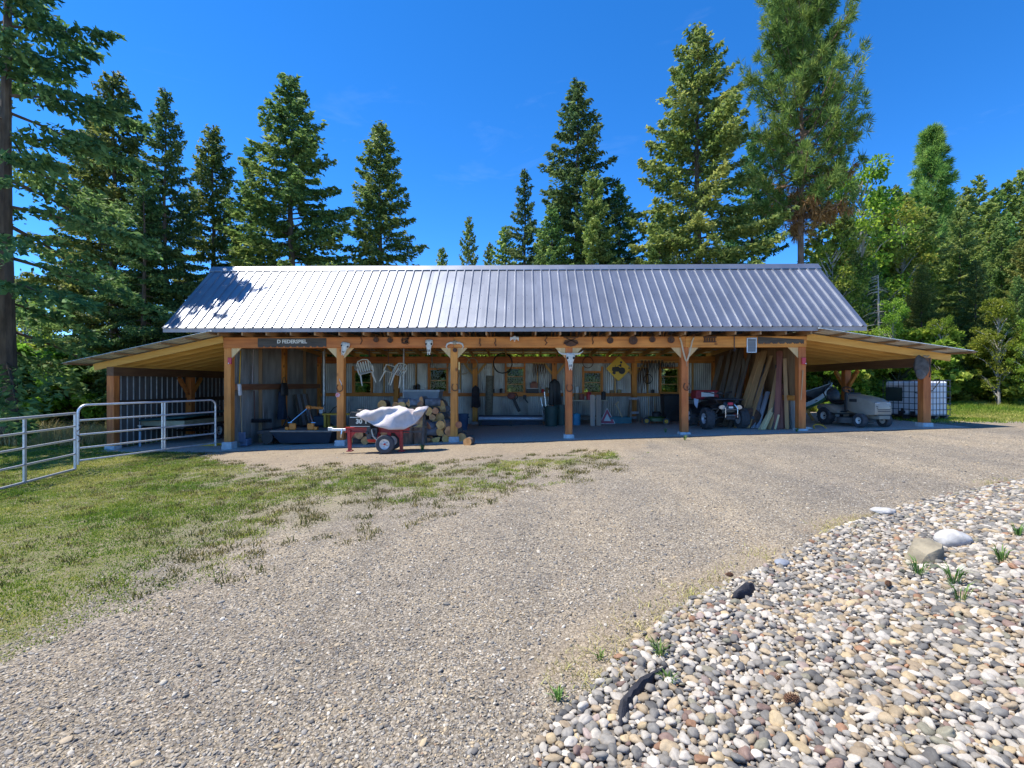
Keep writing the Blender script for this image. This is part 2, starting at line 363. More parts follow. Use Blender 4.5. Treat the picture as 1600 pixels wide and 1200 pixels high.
def ground_mat():
    m = bpy.data.materials.new('ground_surface'); m.use_nodes = True; nt = m.node_tree; N = nt.nodes; L = nt.links
    b = N['Principled BSDF']; b.inputs['Roughness'].default_value = .95; b.inputs['Specular IOR Level'].default_value = .15
    tc = N.new('ShaderNodeTexCoord')
    def noise(s, d=4, r=.55):
        n = N.new('ShaderNodeTexNoise'); n.inputs['Scale'].default_value = s; n.inputs['Detail'].default_value = d; n.inputs['Roughness'].default_value = r
        L.new(tc.outputs['Object'], n.inputs['Vector']); return n
    def ramp(src, els, inter='LINEAR'):
        r = N.new('ShaderNodeValToRGB'); r.color_ramp.interpolation = inter; e = r.color_ramp.elements
        while len(e) < len(els): e.new(.5)
        for k, (p, c) in enumerate(els): e[k].position = p; e[k].color = (*c, 1)
        L.new(src, r.inputs[0]); return r.outputs[0]
    def mix(f, a, c, mode='MIX'):
        x = N.new('ShaderNodeMix'); x.data_type = 'RGBA'; x.blend_type = mode
        if isinstance(f, (int, float)): x.inputs[0].default_value = f
        else: L.new(f, x.inputs[0])
        for sk, v in ((6, a), (7, c)):
            if isinstance(v, tuple): x.inputs[sk].default_value = (*v, 1)
            else: L.new(v, x.inputs[sk])
        return x.outputs[2]
    def mth(op, a, c):
        x = N.new('ShaderNodeMath'); x.operation = op; x.use_clamp = True
        for k, v in enumerate((a, c)):
            if isinstance(v, (int, float)): x.inputs[k].default_value = v
            else: L.new(v, x.inputs[k])
        return x.outputs[0]
    def vor(s, feat='F1'):
        v = N.new('ShaderNodeTexVoronoi'); v.feature = feat; v.inputs['Scale'].default_value = s; v.inputs['Randomness'].default_value = 1
        # warp the look-up a little so the cells are not round
        w_ = N.new('ShaderNodeTexNoise'); w_.inputs['Scale'].default_value = s * .6; L.new(tc.outputs['Object'], w_.inputs['Vector'])
        ad = N.new('ShaderNodeVectorMath'); ad.operation = 'MULTIPLY_ADD'; ad.inputs[1].default_value = (.6 / s,) * 3
        L.new(w_.outputs['Color'], ad.inputs[0]); L.new(tc.outputs['Object'], ad.inputs[2]); L.new(ad.outputs[0], v.inputs['Vector']); return v
    v1 = vor(64); v2 = vor(125)
    pal = [(0, (.13, .125, .13)), (.22, (.23, .21, .185)), (.45, (.35, .31, .25)), (.65, (.28, .262, .235)), (.82, (.46, .415, .335)), (1, (.62, .58, .52))]
    sp = N.new('ShaderNodeSeparateColor'); L.new(v1.outputs['Color'], sp.inputs[0])
    sp2 = N.new('ShaderNodeSeparateColor'); L.new(v2.outputs['Color'], sp2.inputs[0])
    g1 = ramp(sp.outputs[0], pal); g2 = ramp(sp2.outputs[0], pal)
    gcol = mix(.45, g1, g2)
    crack = ramp(v1.outputs['Distance'], [(.35, (1, 1, 1)), (.75, (.55, .53, .5))])
    gcol = mix(1.0, gcol, crack, 'MULTIPLY')
    big = noise(.55, 5); gcol = mix(1.0, gcol, ramp(big.outputs['Fac'], [(.3, (.90, .87, .84)), (.7, (1.18, 1.10, .97))]), 'MULTIPLY')
    trk = N.new('ShaderNodeTexNoise'); trk.inputs['Scale'].default_value = 1.0; trk.inputs['Detail'].default_value = 3; tm_ = N.new('ShaderNodeMapping'); tm_.inputs['Rotation'].default_value = (0, 0, R(-62)); tm_.inputs['Scale'].default_value = (1.5, .16, 1)
    L.new(tc.outputs['Object'], tm_.inputs[0]); L.new(tm_.outputs[0], trk.inputs['Vector']); gcol = mix(1.0, gcol, ramp(trk.outputs['Fac'], [(.36, (.80, .80, .81)), (.5, (.92, .91, .90)), (.64, (1.02, .99, .95))]), 'MULTIPLY')
    mid = noise(3.2, 4); gcol = mix(1.0, gcol, ramp(mid.outputs['Fac'], [(.3, (.88, .88, .88)), (.7, (1.1, 1.1, 1.08))]), 'MULTIPLY')
    ag = N.new('ShaderNodeAttribute'); ag.attribute_name = 'grass'; ad_ = N.new('ShaderNodeAttribute'); ad_.attribute_name = 'dirt'; an = N.new('ShaderNodeAttribute'); an.attribute_name = 'dens'
    n5 = noise(1.9, 8, .72); n6 = noise(14, 6, .7)
    dirt = ramp(n6.outputs['Fac'], [(.25, (.21, .155, .10)), (.5, (.33, .255, .17)), (.75, (.43, .345, .235))])
    dirt = mix(.38, dirt, gcol)
    soil = ramp(n6.outputs['Fac'], [(.3, (.075, .085, .025)), (.42, (.20, .165, .08)), (.54, (.11, .135, .035)), (.68, (.29, .24, .13))])
    dfac = mth('MULTIPLY', ad_.outputs['Fac'], ramp(n5.outputs['Fac'], [(.3, (.55,) * 3), (.6, (1,) * 3)]))
    col = mix(dfac, gcol, dirt)
    nn = mth('ADD', mth('MULTIPLY', n5.outputs['Fac'], .75), mth('MULTIPLY', n6.outputs['Fac'], .35))
    th = N.new('ShaderNodeMapRange'); th.inputs['From Min'].default_value = -.16; th.inputs['From Max'].default_value = .3
    sub = N.new('ShaderNodeMath'); sub.operation = 'SUBTRACT'
    gg = mth('MULTIPLY', ag.outputs['Fac'], an.outputs['Fac'])
    L.new(gg, sub.inputs[0]); L.new(nn, sub.inputs[1]); L.new(sub.outputs[0], th.inputs[0])
    gf = mth('MULTIPLY', th.outputs[0], mth('MULTIPLY', ag.outputs['Fac'], 1.0))
    speck = ramp(n6.outputs['Fac'], [(.4, (.45,) * 3), (.6, (1,) * 3)]); gf = mth('MULTIPLY', gf, speck); col = mix(gf, col, soil); L.new(col, b.inputs['Base Color'])
    hgt = mix(.4, v1.outputs['Distance'], v2.outputs['Distance'])
    bp = N.new('ShaderNodeBump'); bp.invert = True; bp.inputs['Strength'].default_value = .75; bp.inputs['Distance'].default_value = .016
    L.new(hgt, bp.inputs['Height']); L.new(bp.outputs[0], b.inputs['Normal'])
    return m
M_ground = ground_mat()
M_bed = pm('bed_silt', (.22, .19, .16), (.11, .095, .08), 30, rough=.95, bump=.5)
def gpiece(name, sel, mat):
    q = quads[sel]; used, inv = np.unique(q, return_inverse=True)
    me = fastmesh(name, AV[used], inv.reshape(-1, 4), [mat], {'grass': ('FLOAT', gm.ravel()[used].astype(np.float32)), 'dirt': ('FLOAT', dm.ravel()[used].astype(np.float32)), 'dens': ('FLOAT', dn.ravel()[used].astype(np.float32))}, True)
    return tag(place(name, me), kind='structure')
gpiece('ground', is_l, M_ground); gpiece('gravel_driveway', is_g, M_ground); gpiece('barn_floor', is_f, pm('floor_gravel', (.66, .54, .44), (.40, .32, .26), 26, rough=.95, bump=.8, bscale=60, detail=6))
bed = gpiece('cobble_bed', is_c, M_bed)

# ---- scattered stones: points with attributes, instanced by geometry nodes
def stone_mat(name, use_obj, rough=.75):
    m = bpy.data.materials.new(name); m.use_nodes = True; nt = m.node_tree; N = nt.nodes; L = nt.links; b = N['Principled BSDF']
    b.inputs['Roughness'].default_value = rough; b.inputs['Specular IOR Level'].default_value = .3
    if use_obj: src = N.new('ShaderNodeObjectInfo').outputs['Color']
    else:
        a = N.new('ShaderNodeAttribute'); a.attribute_type = 'INSTANCER'; a.attribute_name = 'col'; src = a.outputs['Color']
    tc = N.new('ShaderNodeTexCoord'); n = N.new('ShaderNodeTexNoise'); n.inputs['Scale'].default_value = 2.2; n.inputs['Detail'].default_value = 6; n.inputs['Roughness'].default_value = .7
    L.new(tc.outputs['Object'], n.inputs['Vector'])
    r = N.new('ShaderNodeValToRGB'); r.color_ramp.elements[0].position = .3; r.color_ramp.elements[0].color = (.72, .72, .74, 1); r.color_ramp.elements[1].position = .7; r.color_ramp.elements[1].color = (1.12, 1.1, 1.06, 1)
    L.new(n.outputs['Fac'], r.inputs[0]); mx = N.new('ShaderNodeMix'); mx.data_type = 'RGBA'; mx.blend_type = 'MULTIPLY'; mx.inputs[0].default_value = 1
    L.new(src, mx.inputs[6]); L.new(r.outputs[0], mx.inputs[7]); L.new(mx.outputs[2], b.inputs['Base Color'])
    return m
def instancer(name, pts, scl, rot, col, mat, sub=2, nvar=6, rough=.5, ang=False):
    me = fastmesh(name, pts, np.zeros((0, 3), int), [mat], {'scl': ('FLOAT_VECTOR', scl.astype(np.float32)), 'rot': ('FLOAT_VECTOR', rot.astype(np.float32)),
        'col': ('FLOAT_COLOR', np.concatenate([col, np.ones((len(col), 1))], 1).astype(np.float32)), 'vid': ('INT', rng.integers(0, nvar, len(pts)).astype(np.int32))})
    o = place(name, me)
    ng = bpy.data.node_groups.new(name, 'GeometryNodeTree'); N = ng.nodes; L = ng.links
    ng.interface.new_socket('Geometry', in_out='INPUT', socket_type='NodeSocketGeometry'); ng.interface.new_socket('Geometry', in_out='OUTPUT', socket_type='NodeSocketGeometry')
    gi = N.new('NodeGroupInput'); go = N.new('NodeGroupOutput'); jn = N.new('GeometryNodeJoinGeometry')
    for k in range(nvar):
        ic = N.new('GeometryNodeMeshIcoSphere'); ic.inputs['Radius'].default_value = 1; ic.inputs['Subdivisions'].default_value = sub
        nz = N.new('ShaderNodeTexNoise'); nz.noise_dimensions = '4D'; nz.inputs['W'].default_value = k * 7.3 + 1; nz.inputs['Scale'].default_value = .75 if not ang else 1.0; nz.inputs['Detail'].default_value = 1
        vm = N.new('ShaderNodeVectorMath'); vm.operation = 'SUBTRACT'; vm.inputs[1].default_value = (.5,) * 3; L.new(nz.outputs['Color'], vm.inputs[0])
        vs = N.new('ShaderNodeVectorMath'); vs.operation = 'SCALE'; vs.inputs['Scale'].default_value = rough * 2; L.new(vm.outputs[0], vs.inputs[0])
        sp = N.new('GeometryNodeSetPosition'); L.new(ic.outputs[0], sp.inputs[0]); L.new(vs.outputs[0], sp.inputs['Offset'])
        ss = N.new('GeometryNodeSetShadeSmooth'); L.new(sp.outputs[0], ss.inputs[0]); ss.inputs['Shade Smooth'].default_value = not ang
        sm = N.new('GeometryNodeSetMaterial'); sm.inputs['Material'].default_value = mat; L.new(ss.outputs[0], sm.inputs[0])
        g2 = N.new('GeometryNodeGeometryToInstance'); L.new(sm.outputs[0], g2.inputs[0]); L.new(g2.outputs[0], jn.inputs[0])
    def na(nm, ty):
        a = N.new('GeometryNodeInputNamedAttribute'); a.data_type = ty; a.inputs['Name'].default_value = nm; return a.outputs[0]
    ip = N.new('GeometryNodeInstanceOnPoints'); L.new(gi.outputs[0], ip.inputs['Points']); L.new(jn.outputs[0], ip.inputs['Instance'])
    ip.inputs['Pick Instance'].default_value = True; L.new(na('vid', 'INT'), ip.inputs['Instance Index'])
    L.new(na('rot', 'FLOAT_VECTOR'), ip.inputs['Rotation']); L.new(na('scl', 'FLOAT_VECTOR'), ip.inputs['Scale']); L.new(ip.outputs[0], go.inputs[0])
    md = o.modifiers.new('scatter', 'NODES'); md.node_group = ng
    return o
PAL = np.array([(.36, .35, .34), (.27, .265, .26), (.18, .18, .19), (.50, .47, .42), (.62, .59, .54), (.44, .38, .30), (.55, .46, .33), (.72, .70, .66), (.30, .27, .23), (.40, .29, .22)])
def zat(x, y):
    """height of the built ground mesh, with its fine relief"""
    i = np.clip(np.searchsorted(XS, x) - 1, 0, nX - 2); j = np.clip(np.searchsorted(YS, y) - 1, 0, nY - 2)
    u = (x - XS[i]) / (XS[i + 1] - XS[i]); v = (y - YS[j]) / (YS[j + 1] - YS[j])
    return (gzz[j, i] * (1 - u) + gzz[j, i + 1] * u) * (1 - v) + (gzz[j + 1, i] * (1 - u) + gzz[j + 1, i + 1] * u) * v
# gravel bits on the drive: dense near the camera, thinning with distance
n = 190000
yy = 1.5 + 10.6 * rng.random(n) ** 1.25; xx = (rng.random(n) - .5) * (2.5 * yy + .8)
gmk, dmk, dnk = masks(xx, yy, gh(xx, yy))
keep = (cob_d(xx, yy) < .12) & (rng.random(n) < np.clip(1.05 - gmk * 1.0, .03, 1)) & (rng.random(n) < np.where(dmk > .3, .35, 1)) & (rng.random(n) < np.clip(1.5 - yy / 9, .25, 1))
xx, yy = xx[keep], yy[keep]; n = len(xx)
r = .0056 * np.exp(rng.normal(0, .33, n)); r = np.clip(r * np.where(rng.random(n) < .03, 1.7, 1), .004, .024)
scl = np.stack([r * rng.uniform(.9, 1.6, n), r * rng.uniform(.7, 1.1, n), r * rng.uniform(.45, .75, n)], 1)
zz = zat(xx, yy) + scl[:, 2] * .3
rot = np.stack([rng.normal(0, .35, n), rng.normal(0, .35, n), rng.random(n) * 6.28], 1)
col = PAL[rng.choice(10, n, p=[.19, .19, .15, .12, .07, .11, .06, .03, .07, .01])] * rng.uniform(.68, 1.0, (n, 1)) * np.array([[1.02, .955, .83]])
gv = instancer('loose_gravel', np.stack([xx, yy, zz], 1), scl, rot, col, stone_mat('gravel_stone', False, .9), sub=1, nvar=6, rough=.6)
tag(gv, 'loose grey and tan gravel chips covering the driveway', 'gravel', kind='stuff')

# cobbles: dart throwing with varying radii
def darts(n, rmin, rmax, seed, ymin=1.3, ymax=8.2, over=.72):
    g = np.random.default_rng(seed); cell = {}; out = []; cs_ = .12
    for k in range(n):
        y = ymin + (ymax - ymin) * g.random() ** 1.15; xb = np.interp(y, *COBW); x = xb - .1 + g.random() * (1.32 * y + 1.8 - xb)
        if x < xb - .06 and g.random() < .6: continue
        s = rmin + (rmax - rmin) * g.random() ** 2.2
        if k < n * .15: s = rmax * (.75 + .5 * g.random())
        ci, cj = int(x // cs_), int(y // cs_); ok = True
        for a in range(ci - 1, ci + 2):
            for c in range(cj - 1, cj + 2):
                for (px, py, ps) in cell.get((a, c), ()):
                    if (px - x) ** 2 + (py - y) ** 2 < ((ps + s) * over) ** 2: ok = False; break
                if not ok: break
            if not ok: break
        if ok: cell.setdefault((ci, cj), []).append((x, y, s)); out.append((x, y, s))
    return np.array(out)
CP = np.array([(.62, .60, .57), (.72, .70, .66), (.40, .395, .385), (.28, .285, .29), (.185, .19, .2), (.56, .47, .34), (.66, .55, .37), (.48, .40, .30), (.45, .27, .18), (.33, .24, .22), (.50, .42, .41), (.78, .77, .75), (.34, .34, .28)])
CPP = np.array([.16, .12, .18, .14, .08, .09, .05, .08, .015, .03, .015, .04, .03])
S1 = darts(118000, .0105, .024, 1); S2 = darts(50000, .009, .016, 2)
S = np.concatenate([np.c_[S1, np.zeros(len(S1))], np.c_[S2, np.ones(len(S2))]])
n = len(S); r = S[:, 2]
scl = np.stack([r * rng.uniform(1.0, 1.45, n), r * rng.uniform(.78, 1.05, n), r * rng.uniform(.5, .8, n)], 1)
rot = np.stack([rng.normal(0, .28, n), rng.normal(0, .28, n), rng.random(n) * 6.28], 1)
zz = zat(S[:, 0], S[:, 1]) + np.where(S[:, 3] > 0, .001, .009) + scl[:, 2] * .35
col = CP[rng.choice(len(CP), n, p=CPP / CPP.sum())] * rng.uniform(.56, .84, (n, 1)) * np.array([[.95, .88, .77]])
pp, qq = topx(S[:, 0], S[:, 1], zz); dep = S[:, 1]
size = scl[:, 0] / dep * ((pp > 5) & (pp < 1595) & (qq < 1195) & (S[:, 3] == 0))
big300 = np.argsort(-size)[:300]; mask = np.ones(n, bool); mask[big300] = False
cb = instancer('cobble_fill', np.stack([S[:, 0], S[:, 1], zz], 1)[mask], scl[mask], rot[mask], col[mask], stone_mat('cobble_scatter', False, .7), sub=3, nvar=10, rough=.58)
cb.parent = bed; tag(cb, kind='stuff')
M_cob = stone_mat('cobble_stone', True, .65)
cobm = []
for k in range(14):
    off = Vector((k * 9.1, 3.3 * k, 1.7 * k)); mb = MB()
    mb.ell((0, 0, 0), (1, 1, 1), 16, 10, fn=lambda u: 1 + .46 * mnoise.noise(u * .9 + off) + .16 * mnoise.noise(u * 2.1 + off))
    cobm.append(mb.mesh('cobble', M_cob, True, 80))
for k, i in enumerate(big300):
    o = place('cobble', cobm[k % 14], bed, (S[i, 0], S[i, 1], zz[i]), tuple(rot[i]), tuple(scl[i])); o.color = (*col[i], 1)

# ================================================================ GRASS
def blades(name, x, y, h, seed, mat, wid=.006, lean=.5, per=9, spread=.04):
    g = np.random.default_rng(seed); n = len(x)
    X = np.repeat(x, per) + g.normal(0, spread, n * per); Y = np.repeat(y, per) + g.normal(0, spread, n * per); H = np.repeat(h, per) * g.uniform(.45, 1.15, n * per)
    Z = zat(X, Y) - .003; a = g.random(n * per) * 6.283; la = g.random(n * per) * 6.283; ll = H * lean * g.random(n * per)
    W = wid * g.uniform(.6, 1.4, n * per)
    dx, dy = np.cos(a) * W, np.sin(a) * W; lx, ly = np.cos(la) * ll, np.sin(la) * ll
    v0 = np.stack([X - dx, Y - dy, Z], 1); v1 = np.stack([X + dx, Y + dy, Z], 1)
    v2 = np.stack([X + lx * .35 + dx * .75, Y + ly * .35 + dy * .75, Z + H * .6], 1); v3 = np.stack([X + lx * .35 - dx * .75, Y + ly * .35 - dy * .75, Z + H * .6], 1)
    v4 = np.stack([X + lx, Y + ly, Z + H * .95], 1)
    V = np.stack([v0, v1, v2, v3, v4], 1).reshape(-1, 3); b = np.arange(n * per)[:, None] * 5
    Fc = np.concatenate([b + [[0, 1, 2]], b + [[0, 2, 3]], b + [[3, 2, 4]]], 1).reshape(-1, 3)
    return place(name, fastmesh(name, V, Fc, [mat]))
def leaf_mat(name, c1, c2, c3, scale=.9, rough=.6, trans=.3, isl=.35, rnd=.1):
    m = bpy.data.materials.new(name); m.use_nodes = True; nt = m.node_tree; N = nt.nodes; L = nt.links; b = N['Principled BSDF']; b.inputs['Roughness'].default_value = rough; b.inputs['Specular IOR Level'].default_value = .25
    tc = N.new('ShaderNodeTexCoord'); n = N.new('ShaderNodeTexNoise'); n.inputs['Scale'].default_value = scale; n.inputs['Detail'].default_value = 4
    L.new(tc.outputs['Object'], n.inputs['Vector'])
    r = N.new('ShaderNodeValToRGB'); e = r.color_ramp.elements; e.new(.5)
    for k, (p, c) in enumerate(((.32, c1), (.5, c2), (.68, c3))): e[k].position = p; e[k].color = (*c, 1)
    ge = N.new('ShaderNodeNewGeometry'); oi = N.new('ShaderNodeObjectInfo')
    mu = N.new('ShaderNodeMath'); mu.operation = 'MULTIPLY_ADD'; mu.inputs[1].default_value = .3; 
    sb = N.new('ShaderNodeMath'); sb.operation = 'SUBTRACT'; sb.inputs[1].default_value = .15
    L.new(ge.outputs['Random Per Island'], mu.inputs[0]); L.new(n.outputs['Fac'], mu.inputs[2]); L.new(mu.outputs[0], sb.inputs[0]); L.new(sb.outputs[0], r.inputs[0])
    h = N.new('ShaderNodeHueSaturation'); mr = N.new('ShaderNodeMapRange'); mr.inputs['To Min'].default_value = 1 - isl; mr.inputs['To Max'].default_value = 1 + isl
    L.new(ge.outputs['Random Per Island'], mr.inputs[0]); L.new(mr.outputs[0], h.inputs['Value']); L.new(r.outputs[0], h.inputs['Color'])
    h2 = N.new('ShaderNodeHueSaturation'); m2 = N.new('ShaderNodeMapRange'); m2.inputs['To Min'].default_value = 1 - rnd; m2.inputs['To Max'].default_value = 1 + rnd
    mh = N.new('ShaderNodeMapRange'); mh.inputs['To Min'].default_value = .5 - rnd * .1; mh.inputs['To Max'].default_value = .5 + rnd * .1
    L.new(oi.outputs['Random'], m2.inputs[0]); L.new(m2.outputs[0], h2.inputs['Value']); L.new(oi.outputs['Random'], mh.inputs[0]); L.new(mh.outputs[0], h2.inputs['Hue']); L.new(h.outputs[0], h2.inputs['Color'])
    L.new(h2.outputs[0], b.inputs['Base Color'])
    t = N.new('ShaderNodeBsdfTranslucent'); L.new(h2.outputs[0], t.inputs[0]); mx = N.new('ShaderNodeMixShader'); mx.inputs[0].default_value = trans
    o = N['Material Output']; L.new(b.outputs[0], mx.inputs[1]); L.new(t.outputs[0], mx.inputs[2]); L.new(mx.outputs[0], o.inputs[0])
    return m
M_grass = leaf_mat('grass_blade', (.11, .21, .02), (.25, .32, .03), (.48, .43, .12), .7, trans=.35, isl=.3)
M_straw = leaf_mat('dry_grass', (.40, .33, .14), (.52, .43, .20), (.34, .33, .10), 1.2, trans=.3)
# lawn: a thin even cover plus many clumps of their own height and tint
n = 330000
yy = 2.4 + 17 * rng.random(n); xx = -26 + 31 * rng.random(n)
gk, dk, nk = masks(xx, yy, gh(xx, yy)); px_, py_ = topx(xx, yy, gh(xx, yy))
vis = (px_ > -60) & (px_ < 1120) & ((yy < 12.9) | (xx < -11.2)) & (gk > .04)
pat = vnoise(xx, yy, .8, 1) * .3 + vnoise(xx, yy, 2.3, 2) * .35 + vnoise(xx, yy, 6.5, 4) * .35
pr = np.clip((gk ** .8 * (nk * .95 + .05) - pat) * 4.5 + .36, 0, 1) * np.clip(gk * 2, 0, 1)
keep = vis & (rng.random(n) < pr) & (rng.random(n) < np.clip(1.7 - yy / 10, .35, 1))
xx, yy = xx[keep], yy[keep]; hh = np.interp(yy, [2, 8, 13, 20], [.022, .03, .042, .12]) * (.5 + 1.0 * vnoise(xx, yy, 2.1, 8))
lg = blades('lawn_grass', xx, yy, hh, 3, M_grass, wid=.0035, per=8, spread=.035, lean=1.2)
tag(lg, 'short patchy green and straw lawn grass left of the driveway', 'grass', kind='stuff')
M_olive = leaf_mat('olive_weeds', (.10, .12, .03), (.17, .17, .045), (.27, .22, .08), 1.4, trans=.3, isl=.35)
n = 2600; yy = 3.2 + 9.3 * rng.random(n); xx = -11 + 13 * rng.random(n)
gk, dk, nk = masks(xx, yy, gh(xx, yy)); px_, py_ = topx(xx, yy, gh(xx, yy))
keep = (px_ > -40) & (px_ < 1000) & (gk > .1) & (rng.random(n) < .25 + .5 * (nk < .8)); xx, yy = xx[keep], yy[keep]
lg = blades('lawn_weeds', xx, yy, np.full(len(xx), .045) * (.5 + rng.random(len(xx))), 13, M_olive, wid=.005, per=34, spread=.06, lean=1.5)
tag(lg, 'scattered low olive weeds in the gravelly lawn', 'weeds', kind='stuff')
n = 26000
xx = 11.4 + 22 * rng.random(n); yy = 13.4 + 9 * rng.random(n)
gk, dk, nk = masks(xx, yy, gh(xx, yy)); keep = gk > rng.random(n); xx, yy = xx[keep], yy[keep]
lg = blades('verge_grass', xx, yy, np.interp(yy, [13.5, 16, 20], [.05, .12, .4]), 4, M_grass, wid=.008, per=8, spread=.07, lean=.8)
tag(lg, 'taller green grass strip behind the water tote on the right', 'grass', kind='stuff')
# tall dry grass beyond the gates
n = 900; xx = -19 + 6.5 * rng.random(n); yy = 13.6 + 3.0 * rng.random(n)
lg = blades('tall_dry_grass', xx, yy, .35 + .35 * rng.random(n), 5, M_straw, wid=.006, per=9, spread=.08, lean=.9)
tag(lg, 'tall straw coloured grass growing beyond the gates', 'grass', kind='stuff')
# straw litter by the cobble edge, and weeds
n = 800; yy = 2.4 + 5.6 * rng.random(n); xx = np.interp(yy, *COBW) - np.abs(rng.normal(0, .22, n)) - .02
keep = vnoise(xx, yy, 1.6, 3) > .58; xx, yy = xx[keep], yy[keep]
lg = blades('straw_litter', xx, yy, .03 + .02 * rng.random(len(xx)), 6, M_straw, wid=.003, per=6, spread=.05, lean=2.6)
tag(lg, 'flattened dry straw along the edge of the cobbles', 'straw', kind='stuff')
M_weed = leaf_mat('weed_leaf', (.08, .16, .03), (.13, .24, .05), (.22, .33, .08), 3, trans=.35)
def weed(px, py, nb, h, label, name='weed'):
    g = G(px, py); rr = random.Random(px); mb = MB()
    for k in range(int(nb * 2.6)):
        a = rr.random() * 6.28; l = h * rr.uniform(.6, 1.2); ou = rr.uniform(.3, .9) * l; w_ = rr.uniform(.002, .0042)
        d = Vector((math.cos(a), math.sin(a), 0)); s_ = Vector((-d.y, d.x, 0)); b0 = d * rr.random() * .03
        p1 = b0 + d * ou * .4 + Vector((0, 0, l * .65)); p2 = b0 + d * ou + Vector((0, 0, l * .8))
        mb.add([b0 - s_ * w_ * .5, b0 + s_ * w_ * .5, p1 + s_ * w_, p1 - s_ * w_, p2], [(0, 1, 2, 3), (3, 2, 4)])
    solo(name, mb, M_weed, label, 'weed', (g.x, g.y, g.z + .005))

# ================================================================ THE POLE BARN
D = 13.0
PX = [355, 531, 711, 890, 1073, 1254]
x0_, x5_ = P(355, 600, D).x, P(1254, 600, D).x
PXW = [x0_ + (x5_ - x0_) * k / 5 for k in range(6)]
XL, XR = PXW[0], PXW[5]
YB = 19.0                      # back wall
YM = 16.1                      # rear line of the gable trusses
BZ0, BZ1 = 2.53, 2.82          # front header
OXL, OXR = P(172, 600, D).x, P(1449, 600, D).x   # outer posts of the side sheds
barn = thing('pole_barn', 'long open-front timber pole barn with ribbed metal gable roof and side sheds', 'barn', (0, D, 0))
BO = Vector((0, -D, 0))
class BM(MB):
    def build(s, name, mat, parent=None, **k):
        s.v = [(v[0], v[1] - D, v[2]) for v in s.v]
        return MB.build(s, name, mat, parent or barn, **k)
def post(x, y, ztop, pier=.3, w_=.19, ph=.1):
    g = gz(x, y)
    BM().box((x, y, (g + ph + ztop) / 2), (w_, w_, ztop - g - ph)).build('post', wood('Z'), bevel=.008)
    BM().box((x, y, g + ph / 2 - .1), (pier, pier, ph + .2), taper=.9).build('pier', M_conc, bevel=.012)
for k, x in enumerate(PXW): post(x, D + .1, BZ0, ph=[.2, .15, .14, .1, .06, .05][k])
for x in PXW: post(x, YB - .12, 2.36)
for x in (XL, XR): post(x, YM, 2.83)
# headers
for a, b_ in ((0, 2), (2, 4), (4, 5)):
    xa = PXW[a] - (.1 if a == 0 else 0); xb = PXW[b_] + (.1 if b_ == 5 else 0)
    BM().bb(xa + .002, xb - .002, D - .02, D + .19, BZ0, BZ1).build('header_beam', wood('X'), bevel=.008)
for a, b_ in ((0, 2), (2, 4), (4, 5)):
    BM().bb(PXW[a] + .002, PXW[b_] - .002, YB - .22, YB - .03, 2.36, 2.62).build('back_plate', wood('X'), bevel=.008)
BM().bb(XL - .1, XR + .1, YM - .1, YM + .1, 2.832, 2.95).build('rear_header', wood('X'))
# gussets at the post heads
def gusset(x, y, z, s, sz=.27, th=.035, mat=M_gusset):
    M = Matrix(((s, 0, 0, x), (0, 0, -1, y), (0, 1, 0, z), (0, 0, 0, 1)))
    BM().prism([(0, 0), (sz, 0), (0, -sz * 1.05)], th, M).build('gusset', mat)
for k, x in enumerate(PXW):
    for s in (-1, 1):
        if (k == 0 and s < 0) or (k == 5 and s > 0): continue
        gusset(x + s * .096, D + .05, BZ0 - .001, s)
for k, x in enumerate(PXW[1:5]):
    for s in (-1, 1):
        BM().bar((x + s * .09, YB - .12, 1.95), (x + s * .42, YB - .12, 2.36), .09, .04, (0, 1, 0)).build('knee_brace', lum('Z'))
# trusses
EY, EZ = 12.47, 3.035
RY, RZ = 14.56, EZ + (14.56 - 12.47) * .98
SLP = .98; nrm = math.sqrt(1 + SLP * SLP)
RXL, RXR = P(254, 600, EY).x, P(1355, 600, EY).x
mb = MB()
c_ = .17
mb.bb(-.02, .02, EY + .05 - D, 2 * RY - EY - .05 - D, BZ1 + .002, BZ1 + .13)
for s in (-1, 1):
    yo = RY - D + s * (RY - EY - .06)
    mb.bar((0, yo, EZ + .06 * SLP - .13), (0, RY - D, RZ - .13), .04, .11, (0, -s * SLP, 1))
mb.bb(-.018, .018, RY - D - .05, RY - D + .05, BZ1 + .13, RZ - .15)
for s in (-1, 1): mb.bar((0, RY - D, BZ1 + .14), (0, RY - D + s * 1.05, EZ + 1.0 * SLP), .036, .09, (0, 0, 1))
tm = mb.mesh('truss', lum('Y', 'truss_lumber', (.48, .26, .11), (.34, .17, .065)))
nt_ = 25
for k in range(nt_): place('truss', tm, barn, (XL + .05 + (XR - XL - .1) * k / (nt_ - 1), 0, 0))
# eave blocking and fly rafters at both gable ends
for x in (RXL + .03, RXR - .03, RXL + .65, RXR - .65):
    for s in (-1, 1):
        yo = RY + s * (RY - EY - .06)
        BM().bar((x, yo, EZ + .06 * SLP - .13), (x, RY, RZ - .13), .04, .12, (0, -s * SLP, 1)).build('fly_rafter', lum('Y', 'truss_lumber'))
for k in range(6):
    t = (k + .35) / 6
    for s in (-1, 1):
        y = RY + s * (RY - EY) * (1 - t); z = EZ + (RZ - EZ) * t
        BM().box((.5 * (RXL + RXR), y, z - .03), (RXR - RXL - .04, .09, .022), Euler((-s * math.atan(SLP), 0, 0))).build('purlin', lum('X'))
BM().bb(RXL, RXR, EY + .012, EY + .035, EZ - .13, EZ - .02).build('fascia', pm('fascia_metal', (.40, .36, .36), (.30, .27, .27), 4, rough=.6))
BM().bb(RXL, RXR, 2 * RY - EY - .035, 2 * RY - EY - .012, EZ - .13, EZ - .02).build('fascia', pm('fascia_metal', (.4, .36, .36)))
